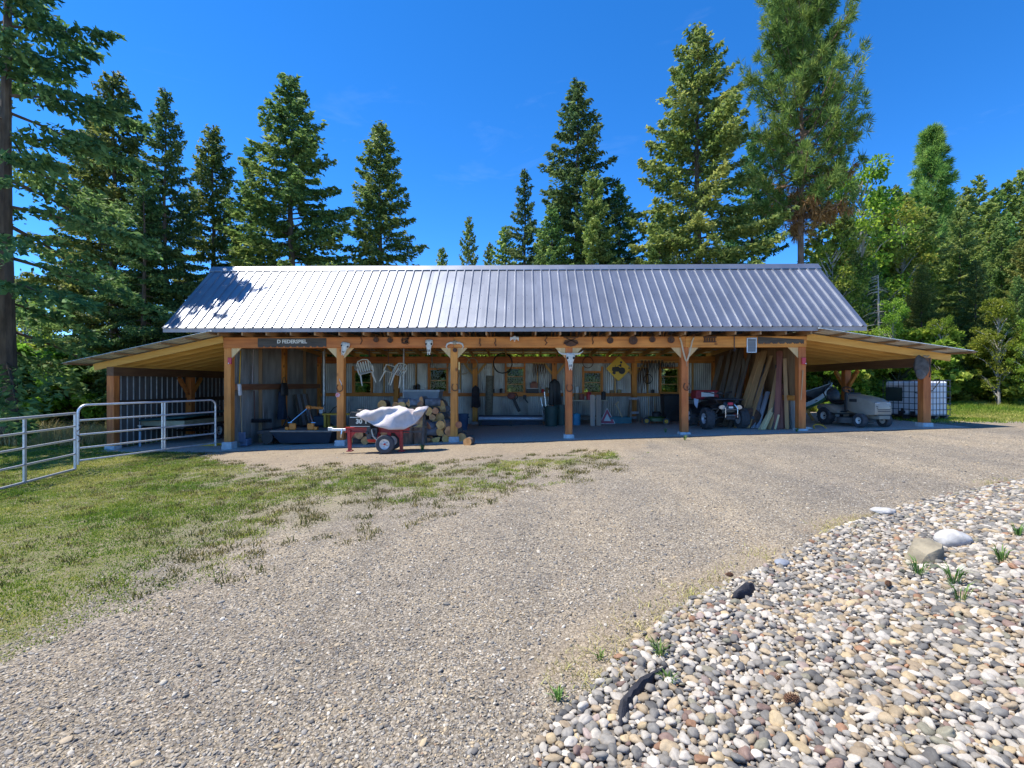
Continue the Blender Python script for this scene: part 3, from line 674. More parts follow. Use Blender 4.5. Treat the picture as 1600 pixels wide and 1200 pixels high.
# roof panels: 3 ribs each
PWD = (RXR - RXL) / 24; rp_ = PWD / 3
def ribbed(width, n, length, rib=.052, hgt=.032):
    """profile across x, length along y (flat), 1 mm folded sheet"""
    prof = []
    for k in range(n):
        o_ = k * width / n
        prof += [(o_, 0), (o_ + width / n * .5 - rib * .5, 0), (o_ + width / n * .5 - rib * .28, hgt), (o_ + width / n * .5 + rib * .28, hgt), (o_ + width / n * .5 + rib * .5, 0)]
    prof.append((width + .004, 0))
    return prof
def panel_mesh(name, width, n, p0, p1, mat, th=.004):
    """p0, p1: start and end points of the run, in the plane x=const; sheet spans +x"""
    prof = ribbed(width, n, 0); p0 = Vector(p0); p1 = Vector(p1); d = (p1 - p0).normalized(); up = Vector((1, 0, 0)).cross(d).normalized()
    if up.z < 0: up = -up
    m_ = MB(); vs = []; k = len(prof)
    for q in (p0, p1):
        for x, h in prof: vs.append(q + Vector((x, 0, 0)) + up * h)
    for q in (p0, p1):
        for x, h in prof: vs.append(q + Vector((x, 0, 0)) + up * (h - th))
    fs = [(i, i + 1, k + i + 1, k + i) for i in range(k - 1)] + [(2 * k + i + 1, 2 * k + i, 3 * k + i, 3 * k + i + 1) for i in range(k - 1)]
    fs += [(2 * k + i, 2 * k + i + 1, i + 1, i) for i in range(k - 1)] + [(k + i, k + i + 1, 3 * k + i + 1, 3 * k + i) for i in range(k - 1)]
    fs += [(0, k, 3 * k, 2 * k), (k - 1, 3 * k - 1, 4 * k - 1, 2 * k - 1)]
    m_.add(vs, fs); return m_.mesh(name, mat)
fm = panel_mesh('roof_panel', PWD, 3, (0, EY - .02 - D, EZ - .02 * SLP), (0, RY - .01 - D, RZ - .01 * SLP), M_roof)
bm_ = panel_mesh('roof_panel', PWD, 3, (0, 2 * RY - EY + .02 - D, EZ - .02 * SLP), (0, RY + .01 - D, RZ - .01 * SLP), M_roof)
for k in range(24):
    for me in (fm, bm_):
        place('roof_panel', me, barn, (RXL + k * PWD, 0, (k % 2) * .0012))
mb = BM(); w2 = .17
for s in (-1, 1):
    mb.add([(RXL - .03, RY, RZ + .045), (RXR + .03, RY, RZ + .045), (RXR + .03, RY + s * w2, RZ + .045 - w2 * SLP), (RXL - .03, RY + s * w2, RZ + .045 - w2 * SLP),
            (RXL - .03, RY, RZ + .037), (RXR + .03, RY, RZ + .037), (RXR + .03, RY + s * w2, RZ + .03 - w2 * SLP), (RXL - .03, RY + s * w2, RZ + .03 - w2 * SLP)],
           [(0, 1, 2, 3) if s < 0 else (3, 2, 1, 0), (4, 5, 6, 7), (3, 2, 6, 7), (0, 3, 7, 4), (1, 2, 6, 5)])
mb.build('ridge_cap', M_roof)
# screw rows along the panels read as dots
scr = MB(); 
for k in range(24):
    for j in range(3):
        for t in (.06, .27, .48, .69, .9):
            x = RXL + k * PWD + (j + .82) * rp_; y = EY + (RY - EY) * t; z = EZ + (RZ - EZ) * t
            scr.cyl((x, y - D - .001, z + .001), (x, y - D - .006, z + .006), .007, n=5)
so = scr.build('roof_screw', M_steel, barn); so['kind'] = 'stuff'
# gable walls
for x in (XL, XR):
    M = Matrix(((0, 0, 1, x), (1, 0, 0, 0), (0, 1, 0, 0), (0, 0, 0, 1)))
    BM().prism([(EY + .62, BZ1 + .15), (2 * RY - EY - .62, BZ1 + .15), (RY, RZ - .2)], .02, M).build('gable_sheet', M_ply)
# rear lean-to: rafters, purlins, sheets
RLz = lambda y: 3.0 - (y - 16.4) * .075
for k in range(24):
    x = XL + .1 + (XR - XL - .2) * k / 23
    BM().bar((x, YM + .1, RLz(YM + .1) - .1), (x, YB + .45, RLz(YB + .45) - .1), .04, .14).build('rafter', lum('Y'))
for k in range(5):
    y = 16.5 + k * .7; BM().bb(XL - .05, XR + .05, y, y + .09, RLz(y + .045) - .035, RLz(y + .045) - .005).build('purlin', lum('X'))
rm = panel_mesh('rear_roof_panel', PWD, 3, (0, YB + .55 - D, RLz(YB + .55)), (0, YM + .15 - D, RLz(YM + .15)), M_roofu)
for k in range(22):
    if RXL + (k + 1) * PWD < XR + .9: place('rear_roof_panel', rm, barn, (RXL + .7 + k * PWD, 0, .003 * (k % 2)))
# corrugated wall sheets
def corr(name, u0, u1, z0, z1, at, axis, mat, pitch=.076, amp=.009, par=None):
    n_ = max(2, int((u1 - u0) / pitch * 6)); vs = []; fs = []
    for side in (0, 1):
        for z in (z0, z1):
            for i in range(n_ + 1):
                u = u0 + (u1 - u0) * i / n_; o_ = at + amp * math.sin(u / pitch * 2 * math.pi) + side * .002
                vs.append((u, o_, z) if axis == 'X' else (o_, u, z))
    k = n_ + 1
    for i in range(n_):
        fs.append((i, i + 1, k + i + 1, k + i)); fs.append((2 * k + i + 1, 2 * k + i, 3 * k + i, 3 * k + i + 1))
        fs.append((k + i, k + i + 1, 3 * k + i + 1, 3 * k + i)); fs.append((2 * k + i, 2 * k + i + 1, i + 1, i))
    m_ = BM(); m_.add(vs, fs); return m_.build(name, mat, par or barn, smooth=True, angle=50)
WX = [P(p, 600, YB).x for p in (567, 685, 805, 925.5, 1046)]
WW, WZ0, WZ1 = .37, 1.27, 2.12
WZ = [(1.22, 2.0), (1.27, 2.10), (1.24, 2.14), (1.24, 1.98), (1.24, 2.14)]
def sheets(name, u0, u1, z0, z1, at, axis, mat, wd=.9):
    k = max(1, round((u1 - u0) / wd))
    for i in range(k):
        corr(name, u0 + (u1 - u0) * i / k, u0 + (u1 - u0) * (i + 1) / k - .002, z0, z1, at + (i % 2) * .003, axis, mat)
for i in range(5):
    xa, xb = PXW[i], PXW[i + 1]; wx = WX[i]; a0, a1 = WZ[i]
    sheets('wall_sheet', xa, xb, gz((xa + xb) / 2, YB) - .12, 1.12, YB, 'X', M_corr)
    sheets('wall_sheet', xa, wx - WW - .02, 1.121, 2.6, YB, 'X', M_corr)
    sheets('wall_sheet', wx + WW + .02, xb, 1.121, 2.6, YB, 'X', M_corr)
    sheets('wall_sheet', wx - WW - .018, wx + WW + .018, a1 + .02, 2.6, YB, 'X', M_corr)
    # shelf girt
    BM().bb(xa + .1, xb - .1, YB - .17, YB - .015, 1.07, 1.2).build('girt', wood('X'), bevel=.005)
    # window
    wdw = BM(); f = .075
    for s in (-1, 1): wdw.bb(wx + s * (WW) - .035, wx + s * WW + .035, YB - .1, YB + .03, 1.202, a1 + .25)
    wdw.bb(wx - WW + .036, wx + WW - .036, YB - .1, YB + .03, a1, a1 + .08); wdw.bb(wx - WW + .036, wx + WW - .036, YB - .1, YB + .03, 1.2, a0)
    wo_ = wdw.build('window', wood('Z'))
    sash = BM()
    n_ = 2 if i in (0, 1, 3) else 3
    for k in range(1, n_): z = a0 + (a1 - a0) * k / n_; sash.bb(wx - WW + .036, wx + WW - .036, YB - .015, YB + .015, z - .016, z + .016)
    for s in (-1, 1): sash.bb(wx + s * (WW - .05) - .013, wx + s * (WW - .05) + .013, YB - .016, YB + .014, a0, a1)
    sash.build('sash', lum('X'), wo_)
    BM().bb(wx - WW + .04, wx + WW - .04, YB + .016, YB + .02, a0, a1).build('pane', M_glass, wo_)
    for s in (-1, 1):
        xs = wx + s * (WW + .5)
        BM().bb(xs - .02, xs + .02, YB - .13, YB - .015, 1.202, 2.36).build('stud', lum('Z'))
# left end wall, corrugated, with a girt and a dado of sheets
sheets('wall_sheet', D + .2, YB, gz(XL, 16) - .1, 2.82, XL - .02, 'Y', M_corr)
for a, b_ in ((D + .2, YM - .1), (YM + .1, YB - .23)): BM().bb(XL + .0, XL + .13, a, b_, 1.38, 1.55).build('girt', pm('stained_girt', (.30, .13, .06), (.2, .08, .04), 4, (3, .3, 3)))
for y in (14.6, 17.6): BM().bb(XL - .005, XL + .09, y - .02, y + .02, gz(XL, y), 2.82).build('stud', lum('Z', 'old_stud', (.4, .25, .13), (.3, .17, .08)))
# right end wall: sheets outside, brown plywood inside
sheets('wall_sheet', D + .2, YB, gz(XR, 16) - .1, 2.82, XR + .05, 'Y', M_corr)
for k in range(5):
    y = D + .22 + k * 1.14; BM().bb(XR - .02, XR - .005, y, y + 1.13, 1.25, 2.8).build('plywood_panel', M_ply)
BM().bb(XR - .12, XR - .005, D + .22, YB - .3, 1.1, 1.24).build('girt', wood('Y'))
sheets('wall_sheet', D + .22, YB - .1, gz(XR, 16) - .1, 1.09, XR - .02, 'Y', M_corr)
# conduit on the partition at the left
BM().cyl((P(506, 600, 17.6).x, 17.6, gz(-6.5, 17.6)), (P(506, 600, 17.6).x, 17.6, 2.9), .055).build('vent_pipe', M_galv, smooth=True)
# ---- side sheds
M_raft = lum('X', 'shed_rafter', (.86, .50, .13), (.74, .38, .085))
def sideshed(s, xi, zi, xo, zo, xpost, tip):
    """rafters from the barn wall (xi,zi) down to (xo,zo); top-of-rafter heights"""
    sl = (zo - zi) / (xo - xi); zf = lambda x: zi + sl * (x - xi)
    ys = [D + .03 + k * (YB - D - .1) / 10 for k in range(11)]
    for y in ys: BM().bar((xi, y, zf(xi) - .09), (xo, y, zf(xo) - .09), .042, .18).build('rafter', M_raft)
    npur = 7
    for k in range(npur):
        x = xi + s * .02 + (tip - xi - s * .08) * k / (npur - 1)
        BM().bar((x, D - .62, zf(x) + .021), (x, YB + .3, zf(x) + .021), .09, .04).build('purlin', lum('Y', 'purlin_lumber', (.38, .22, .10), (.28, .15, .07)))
    # sheets run down the slope
    prof = ribbed(.72, 3, 0); k = len(prof)
    for j in range(10):
        y0 = D - .66 + j * .72
        if y0 + .72 > YB + .5: break
        vs = []
        for dz in (0, -.004):
            for x in (xi - s * .05, tip):
                for u, h in prof: vs.append((x, y0 + u, zf(x) + .047 + h + dz + (j % 2) * .002))
        fs = []
        for i in range(k - 1):
            fs += [(i, i + 1, k + i + 1, k + i), (2 * k + i + 1, 2 * k + i, 3 * k + i, 3 * k + i + 1), (k + i, k + i + 1, 3 * k + i + 1, 3 * k + i)]
        fs += [(0, k, 3 * k, 2 * k), (k - 1, 2 * k - 1, 4 * k - 1, 3 * k - 1)]
        m_ = BM(); m_.add(vs, fs); m_.build('shed_roof_panel', M_roofu)
    for y in (D + .1, YM + .1, YB - .12): post(xpost, y, zf(xpost) - .18 - .24 - .002, w_=.2)
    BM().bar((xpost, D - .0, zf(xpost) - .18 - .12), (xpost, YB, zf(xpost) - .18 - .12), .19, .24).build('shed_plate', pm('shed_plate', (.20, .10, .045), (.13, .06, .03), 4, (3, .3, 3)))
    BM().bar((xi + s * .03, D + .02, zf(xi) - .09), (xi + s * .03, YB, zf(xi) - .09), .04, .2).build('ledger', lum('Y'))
    return zf
zfl = sideshed(-1, XL - .12, 2.86, P(146, 600, D).x, 2.10, OXL, P(98, 600, D - .62).x)
zfr = sideshed(1, XR + .12, 2.90, P(1486, 600, D).x, 2.33, OXR, P(1526, 600, D - .62).x)
for x, zf in ((OXR, zfr), (OXL, zfl)):
    for y in (YM + .1,):
        for s in (-1, 1): BM().bar((x, y + s * .08, zf(x) - 1.0), (x, y + s * .55, zf(x) - .44), .09, .1).build('knee_brace', wood('Y'))
# slatted board wall on the left shed, and its back
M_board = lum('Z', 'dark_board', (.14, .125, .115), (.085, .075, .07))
M_lit_rib = pm('pale_lit_rib', (.70, .69, .66), (.5, .49, .47), 8, rough=.6)  # shine of light-coloured steel ribs, put into the pale colour
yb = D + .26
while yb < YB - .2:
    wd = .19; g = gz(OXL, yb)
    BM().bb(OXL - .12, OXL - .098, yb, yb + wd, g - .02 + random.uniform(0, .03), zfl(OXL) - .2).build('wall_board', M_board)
    BM().bb(OXL - .118, OXL - .085, yb + wd + .004, yb + wd + .030, g, zfl(OXL) - .42).build('lit_rib', M_lit_rib); yb += wd + .034
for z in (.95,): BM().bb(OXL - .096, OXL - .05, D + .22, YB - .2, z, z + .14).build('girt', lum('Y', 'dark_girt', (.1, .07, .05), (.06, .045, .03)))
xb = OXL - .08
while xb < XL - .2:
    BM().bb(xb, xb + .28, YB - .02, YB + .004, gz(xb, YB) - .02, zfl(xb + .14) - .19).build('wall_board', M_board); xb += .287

# ================================================================ TREES
M_bark = pm('fir_bark', (.17, .12, .085), (.085, .06, .045), 5, (2, 2, .5), .95, bump=.9, bscale=14)
M_pbark = pm('pine_bark', (.30, .19, .13), (.13, .085, .06), 4, (2, 2, .6), .95, bump=.9, bscale=10)
M_wbark = pm('pale_bark', (.46, .44, .40), (.2, .18, .16), 5, (1, 1, .8), .9, bump=.4)
M_twig = pm('green_twig', (.07, .08, .03), (.04, .045, .02), 6, rough=.9)
M_fir = leaf_mat('fir_needles', (.10, .18, .052), (.18, .265, .068), (.28, .33, .09), .5, trans=.48, isl=.35, rnd=.22)
M_firy = leaf_mat('young_fir_needles', (.145, .23, .055), (.25, .335, .08), (.37, .40, .115), .5, trans=.48, isl=.35, rnd=.2)
M_firb = leaf_mat('blue_fir_needles', (.075, .165, .06), (.135, .23, .075), (.215, .29, .088), .5, trans=.46, isl=.35, rnd=.2)
M_pine = leaf_mat('pine_needles', (.12, .23, .05), (.19, .31, .065), (.29, .38, .09), .6, trans=.45, isl=.35, rnd=.15)
M_brown = leaf_mat('dead_needles', (.22, .10, .04), (.36, .19, .08), (.30, .15, .06), 1.2, trans=.2)
M_leaf = leaf_mat('broad_leaf', (.12, .22, .022), (.21, .32, .034), (.34, .41, .055), .6, trans=.55, isl=.35, rnd=.25)
M_leafy = leaf_mat('pale_leaf', (.16, .26, .03), (.27, .36, .045), (.40, .41, .075), .6, trans=.52, isl=.35, rnd=.2)

def leafquads(C, A, B):
    """diamond quads: centre, half axis along, half axis across"""
    V = np.stack([C - A, C + B * .9 - A * .1, C + A, C - B * .9 - A * .1], 1).reshape(-1, 3)
    Fc = np.arange(len(C) * 4).reshape(-1, 4); return V, Fc
def unit(v): return v / np.maximum(np.linalg.norm(v, axis=1, keepdims=True), 1e-6)
def trunk_mb(H, r0, lean=0, n=9, top=.03, zb=-.25):
    mb = MB(); m = 9
    pts = [(lean * (k / m) ** 2 * H + .04 * math.sin(k * 1.3), .04 * math.cos(k * 1.7), zb + (H - zb) * k / m) for k in range(m + 1)]
    mb.tube(pts, [max(top, r0 * (1 - k / m) ** .85 * (1.18 if k == 0 else 1)) for k in range(m + 1)], n); return mb
def fir(seed, H=14, Rm=2.4, z0=.08, step=.17, leaf=.19, droop=.25, dens=1.0, prof=.8, gap=0.0, mat=None, dead=0):
    g = np.random.default_rng(seed); tb = trunk_mb(H, .011 * H + .03)
    Cs, As, Bs = [], [], []; z = z0 * H; az = 0
    while z < H * .985:
        t = (z / H - z0) / (1 - z0); az += 2.399 + g.normal(0, .35)
        L_ = Rm * ((1 - t) ** prof) * min(1, .55 + t * 3.5) * g.uniform(.72, 1.16) + .1
        if g.random() < gap: L_ *= .5
        pit = -.22 + .75 * t + g.normal(0, .09); d = np.array([math.cos(az), math.sin(az), 0.]); s_ = np.array([-d[1], d[0], 0.])
        def pt(u): return np.outer(u * L_, d) + np.array([0, 0, z]) + np.outer(pit * u * L_ - droop * L_ * u ** 1.6 * (1 - .75 * t) + .16 * L_ * u ** 3, [0, 0, 1.])
        ub = np.linspace(0, 1, 5); bp = pt(ub)
        if L_ > .5: tb.tube([tuple(p) for p in bp[:4]], [.012 + .012 * L_, .009 + .008 * L_, .008 + .004 * L_, .006], 3)
        if g.random() < dead * (1 - t): z += step * (.6 + .8 * g.random()); continue
        n = max(4, int(L_ / .085 * dens)); u = np.clip(np.linspace(.12, 1.02, n) + g.normal(0, .02, n), .03, 1.03); c = pt(u)
        for side in (-1, 1):
            wl = (.06 + .40 * L_ * (1.04 - u) * np.clip(u * 4, .35, 1)) * g.uniform(.6, 1.2, n); wl = np.minimum(wl, .95)
            for q in (.22, .5, .8, 1.0):
                k_ = (wl * q > leaf * .3) | (q == .5)
                m = k_.sum()
                if not m: continue
                wd = d * .75 + s_ * side * .8
                cc = c[k_] + np.outer(wl[k_] * q, wd) + g.normal(0, .03, (m, 3)); cc[:, 2] -= .16 * wl[k_] * q + .03 * g.random(m)
                ax = unit(wd + g.normal(0, .38, (m, 3)) + [0, 0, -.12]); bx = unit(np.cross(ax, g.normal(0, 1, (m, 3)) * .8 + [0, 0, 1.2]))
                ll = leaf * g.uniform(.6, 1.25, m)[:, None]
                Cs.append(cc); As.append(ax * ll * .62); Bs.append(bx * ll * .28)
                # hanging spray under it
                cc2 = cc + g.normal(0, .05, (m, 3)) - [0, 0, .05]
                ax = unit(wd * .5 + g.normal(0, .5, (m, 3)) + [0, 0, -.35]); bx = unit(np.cross(ax, g.normal(0, 1, (m, 3))))
                Cs.append(cc2); As.append(ax * ll * .5); Bs.append(bx * ll * .26)
        z += step * (.55 + .9 * g.random()) * (1.0 - .45 * t)
    # leader
    m = 30; zz_ = H * g.uniform(.955, 1.0, m); a = g.random(m) * 6.28
    Cs.append(np.stack([np.cos(a) * .06, np.sin(a) * .06, zz_], 1)); ax = unit(np.stack([np.cos(a), np.sin(a), np.full(m, 1.1)], 1)); As.append(ax * .09); Bs.append(unit(np.cross(ax, [[.3, .4, 1]])) * .03)
    V, Fc = leafquads(np.concatenate(Cs), np.concatenate(As), np.concatenate(Bs))
    return tb.mesh('trunk', M_bark, True), fastmesh('crown', V, Fc, [mat or M_fir])
def tuft(g, c, d, n, r):
    """burst of long needles"""
    ax = unit(g.normal(0, .75, (n, 3)) + d); C = c + ax * r * .5; B = unit(np.cross(ax, g.normal(0, 1, (n, 3)))) * r * .05
    return C, ax * r * .55 * g.uniform(.7, 1.15, n)[:, None], B
def pine(seed, H=17, Rm=3.0, z0=.44, top=.8, nb=150, ntuft=17, lean=0, brown=26, r0=.24, spire=0):
    g = np.random.default_rng(seed); tb = trunk_mb(H, r0); Cs, As, Bs = [], [], []; Db = [[], [], []]
    for k in range(nb):
        t = (k + g.random()) / nb; z = H * (z0 + (1 - z0) * t * .985); az = k * 2.399 + g.normal(0, .5)
        L_ = Rm * (math.sin(math.pi * min(1, (t * .72 + .24))) ** .6) * g.uniform(.5, 1.15) * (1 - .15 * t) + .25
        if spire: L_ = Rm * (1 - t) ** .75 * g.uniform(.6, 1.15) + .2
        pit = .05 + .6 * t + g.normal(0, .16); d = np.array([math.cos(az), math.sin(az), 0]); s_ = np.array([-d[1], d[0], 0])
        f = lambda u: d * u * L_ + np.array([0, 0, z + pit * u * L_ - .18 * L_ * u * (1 - u) * 2 + .12 * L_ * u * u])
        tb.tube([tuple(f(u)) for u in (0, .35, .7, .95)], [.05, .038, .024, .012], 4)
        dead = t < .14 and g.random() < .5
        for j in range(ntuft):
            u = .28 + .75 * (j / (ntuft - 1)) ** .8; c = f(min(u, 1.0)) + s_ * g.normal(0, .30) * L_ * .42 * (1.1 - u * .4) + np.array([0, 0, g.normal(.06, .13)])
            q = tuft(g, c, d * .7 + [0, 0, .55 if not dead else -.5], 26, .40)
            if dead and j < ntuft * .7:
                for a, b in zip(Db, q): a.append(b)
            else: Cs.append(q[0]); As.append(q[1]); Bs.append(q[2])
    V, Fc = leafquads(np.concatenate(Cs), np.concatenate(As), np.concatenate(Bs)); nl = len(Fc)
    cm = fastmesh('crown', V, Fc, [M_pine]); dm_ = None
    for k in range(brown):
        a = g.random() * 6.28; z = H * (z0 - .02 + .085 * g.random())
        for j in range(5):
            q = tuft(g, np.array([math.cos(a) * .95 * g.random(), math.sin(a) * .95 * g.random(), z + g.normal(0, .35)]), np.array([0, 0, -.6]), 20, .32)
            for aa, b in zip(Db, q): aa.append(b)
    if Db[0]: V, Fc = leafquads(*[np.concatenate(q) for q in Db]); dm_ = fastmesh('dead_needle_clump', V, Fc, [M_brown])
    return tb.mesh('trunk', M_pbark, True), cm, dm_
def broad(seed, H=8, Rm=2.2, z0=.25, nc=60, nl=130, leaf=.13, mat=None, bark=None, shape=.9):
    g = np.random.default_rng(seed); tb = trunk_mb(H * .85, .014 * H + .02, top=.02); Cs, As, Bs = [], [], []
    for k in range(nc):
        t = g.random() ** .9; z = H * (z0 + (1 - z0) * t); rr = Rm * math.sqrt(max(.05, 1 - abs(t * 1.75 - .7) ** 2 * .55)) * (1 - .35 * t) * shape
        az = g.random() * 6.28; q = math.sqrt(g.random()) * rr; c = np.array([math.cos(az) * q, math.sin(az) * q, z + g.normal(0, .1)])
        tb.tube([(0, 0, max(.2, z - q * .8 - .2)), (c[0] * .55, c[1] * .55, z - q * .25), tuple(c)], [.035, .022, .008], 3)
        cr = g.uniform(.32, .62) * (H / 8) ** .5
        u = unit(g.normal(0, 1, (nl, 3))); rad = cr * g.random(nl)[:, None] ** .42; p = c + u * rad * [1.15, 1.15, .75]
        ax = unit(u * .5 + g.normal(0, .7, (nl, 3)) + [0, 0, -.15]); bx = unit(np.cross(ax, g.normal(0, .6, (nl, 3)) + [0, 0, 1])); ll = leaf * g.uniform(.6, 1.2, nl)[:, None]
        Cs.append(p); As.append(ax * ll * .6); Bs.append(bx * ll * .42)
    V, Fc = leafquads(np.concatenate(Cs), np.concatenate(As), np.concatenate(Bs))
    return tb.mesh('trunk', bark or M_wbark, True), fastmesh('crown', V, Fc, [mat or M_leaf])
FIRS = [fir(1, 15, 3.7, step=.125), fir(2, 15, 3.2, step=.125, prof=.8), fir(3, 15, 3.1, step=.13, droop=.3, gap=.12, mat=M_firb), fir(4, 15, 4.1, step=.125, mat=M_firy, prof=.78), fir(5, 15, 2.7, step=.14, gap=.15, mat=M_firb, prof=.85),
        fir(6, 15, 4.2, z0=.12, step=.22, dens=.95, droop=.45, gap=.1, leaf=.19, mat=M_firb)]
FARF = [fir(21, 15, 3.4, step=.2, dens=.5, leaf=.32, mat=M_firy), fir(22, 15, 3.0, step=.2, dens=.5, leaf=.32, mat=M_firy), fir(23, 15, 3.8, step=.22, dens=.5, leaf=.34, mat=M_firy, gap=.2)]
BROADS = [broad(1, mat=M_leaf), broad(2, mat=M_leafy), broad(3, H=8, Rm=2.6, mat=M_leaf, nc=75), broad(4, H=8, Rm=1.8, mat=M_leafy, z0=.12)]
BUSH = [broad(11, H=3, Rm=1.5, z0=.05, nc=52, nl=210, leaf=.2, mat=M_leaf, bark=M_twig, shape=1.1), broad(12, H=3, Rm=1.5, z0=.05, nc=52, nl=210, leaf=.19, mat=M_leafy, bark=M_twig, shape=1.1)]
PINE = pine(1); PINE2 = pine(2, 15, 2.0, z0=.12, nb=150, ntuft=11, brown=0, r0=.16, spire=1)
def tree(proto, name, X, Y, H, wid, label, group, rz=None, H0=15):
    r = random.Random(int(X * 97 + Y * 13)); g = gz(X, Y); k = H / H0
    o = thing(name, label, 'tree' if 'bush' not in name and 'shrub' not in name else 'shrub', (X, Y, g - .05), r.random() * 6.28 if rz is None else rz, group); o.scale = (k * wid, k * wid, k)
    place('trunk', proto[0], o); place('crown', proto[1], o)
    if len(proto) > 2 and proto[2]: place('dead_needle_clump', proto[2], o)
    return o
def ttree(proto, name, px, py, Y, wid, label, group=None, H0=15, rz=None):
    """a tree whose tip shows at (px, py) and which stands Y metres away"""
    p = P(px, py, Y); return tree(proto, name, p.x, Y, p.z - gz(p.x, Y) + .05, wid, label, group, rz, H0)
GB = 'conifers standing behind the barn'
ttree(FIRS[5], 'fir_tree', 10, -330, 14.2, .95, 'tall dark fir with long drooping branches at left edge beyond the gates', rz=.4)
for px, py, Y, wd, k, lb in [
    (178, 112, 21.5, 1.0, 0, 'dark fir left of the barn, tallest of the group over the left shed'),
    (140, 190, 24, .95, 2, 'dark fir half hidden behind the tree at the left edge'),
    (258, 138, 21, .8, 2, 'narrow fir with one branch poking left, above the left shed roof'),
    (225, 260, 19.8, .95, 5, 'low dark fir close behind the left shed'),
    (333, 196, 25, .98, 1, 'short pointed fir above the left end of the roof'),
    (392, 224, 24.5, 1.0, 4, 'small thin fir growing against the large fir above the roof left'),
    (455, 117, 23.5, 1.15, 0, 'large broad fir above the left third of the roof'),
    (594, 191, 26, 1.12, 1, 'lone pointed fir standing apart between the two groups above the roof'),
    (820, 263, 33, .9, 4, 'slim spire of a fir left of the tall central fir'),
    (902, 124, 27, 1.12, 2, 'tall ragged fir right of the roof centre'),
    (926, 262, 25.5, .8, 3, 'yellow green young fir in front of the tall ragged fir'),
    (862, 322, 25, 1.15, 1, 'low green fir just left of the tall ragged fir'),
    (968, 285, 28, 1.1, 2, 'dark fir in the gap between the two tallest central firs'),
    (1090, 38, 24.5, 1.0, 3, 'very tall full fir with light green needles left of the pine'),
    (1176, 205, 29, .9, 2, 'dark fir tucked behind the left side of the pine'),
    (1030, 330, 23, 1.05, 1, 'low fir at the foot of the very tall full fir'),
    (1375, 300, 31, .95, 4, 'thin dark fir between the pine and the far spire'),
    (1320, 330, 27, .8, 3, 'light green fir just above the right end of the roof'),
]: ttree(FIRS[k], 'fir_tree', px, py, Y, wd, lb, GB)
ttree(FARF[0], 'fir_tree', 691, 386, 52, .8, 'tiny far fir tip just above the ridge left of centre', GB)
ttree(FARF[0], 'fir_tree', 733, 337, 48, .62, 'small far fir rising alone above the middle of the ridge', GB)
ttree(FARF[0], 'fir_tree', 790, 352, 40, 1.0, 'dark low fir left below the slim spire', GB)
ttree(FARF[2], 'fir_tree', 842, 372, 38, 1.1, 'low wide fir right below the slim spire', GB)
ttree(FARF[1], 'fir_tree', 765, 378, 42, .8, 'low far fir at the foot of the slim spire', GB)
ttree(FARF[1], 'fir_tree', 1140, 340, 33, .9, 'green fir filling the gap below the pine on the left', GB)
p = P(1252, 600, 24.5)
tree(PINE, 'pine_tree', p.x, 24.5, 21.0, .70, 'big pine with dense needle tufts and a brown dead clump above the bare trunk', None, .9, 17)
ttree(PINE2, 'pine_tree', 1455, 203, 46, .95, 'pointed pine spire rising from the forest on the right', None)
# right-hand woods
GW = 'trees of the mixed wood right of the barn'
for px, py, Y, wd, k, lb in [
    (1345, 262, 29, .8, 0, 'bushy leafy tree just right of the big pine'), (1300, 372, 24, .85, 1, 'pale leafy tree over the right end of the roof'), (1410, 330, 30, .9, 3, 'pale leafy tree below the pine spire'),
    (1395, 470, 21.5, .7, 0, 'leafy tree right behind the right shed roof'), (1330, 520, 24.5, .8, 2, 'leafy tree seen through the right shed'), (1560, 470, 19.5, .8, 2, 'bright leafy tree near the right edge'),
    (1610, 500, 18.5, .8, 0, 'leafy tree cut by the right edge above the verge'), (1290, 530, 27, .8, 0, 'leafy tree seen behind the canoe'), (1470, 500, 20.5, .7, 2, 'leafy tree over the tip of the right shed roof')]:
    ttree(BROADS[k], 'leafy_tree', px, py, Y, wd, lb, GW, 8)
for px, py, Y, wd, k, lb in [(1500, 322, 33, .9, 3, 'light green fir in the wood below the spire'), (1565, 345, 28, .9, 1, 'full fir near the right edge with pale bare trunk below'), (1440, 410, 26, .8, 3, 'yellow green fir above the right shed roof'),
    (1525, 405, 23, .85, 0, 'dark fir right of the right shed roof'), (1625, 330, 26, .95, 3, 'tall fir cut by the right edge'), (1368, 405, 25, .6, 5, 'thin fir with bare lower branches behind the roof end'), (1590, 430, 21, .8, 1, 'lower fir in front near the right edge')]:
    ttree(FIRS[k], 'fir_tree', px, py, Y, wd, lb, GW)
for px, py, Y, wd, k, lb in [(1530, 272, 62, .9, 0, 'far dark fir on the skyline right of the spire'), (1555, 292, 58, .9, 1, 'far fir next to the skyline fir'), (1597, 262, 60, .95, 2, 'far fir on the skyline at the right edge'),
    (1490, 300, 60, .9, 2, 'far fir on the skyline just right of the spire'), (1400, 288, 55, .9, 1, 'far fir on the skyline left of the spire'), (1630, 270, 56, .9, 1, 'far skyline fir cut by the right edge'), (1430, 315, 50, .9, 0, 'far fir below and left of the spire'), (1575, 330, 48, .9, 2, 'far fir below the skyline at right'),
    (1372, 292, 50, 1.1, 2, 'far fir on the skyline just right of the leafy tree'), (1418, 300, 52, 1.1, 0, 'far dark fir on the skyline closest left of the spire'), (1510, 290, 56, 1.1, 1, 'far fir between the spire and the skyline fir'), (1478, 312, 48, 1.1, 1, 'far fir in the notch right of the spire'), (1575, 280, 60, 1.1, 0, 'far dark fir second from the right edge on the skyline'), (1545, 310, 50, 1.1, 2, 'far fir under the skyline firs at right'), (1612, 285, 52, 1.1, 2, 'far fir behind the tall fir at the right edge')]:
    ttree(FARF[k], 'fir_tree', px, py, Y, wd, lb, GW)
rr = random.Random(5)
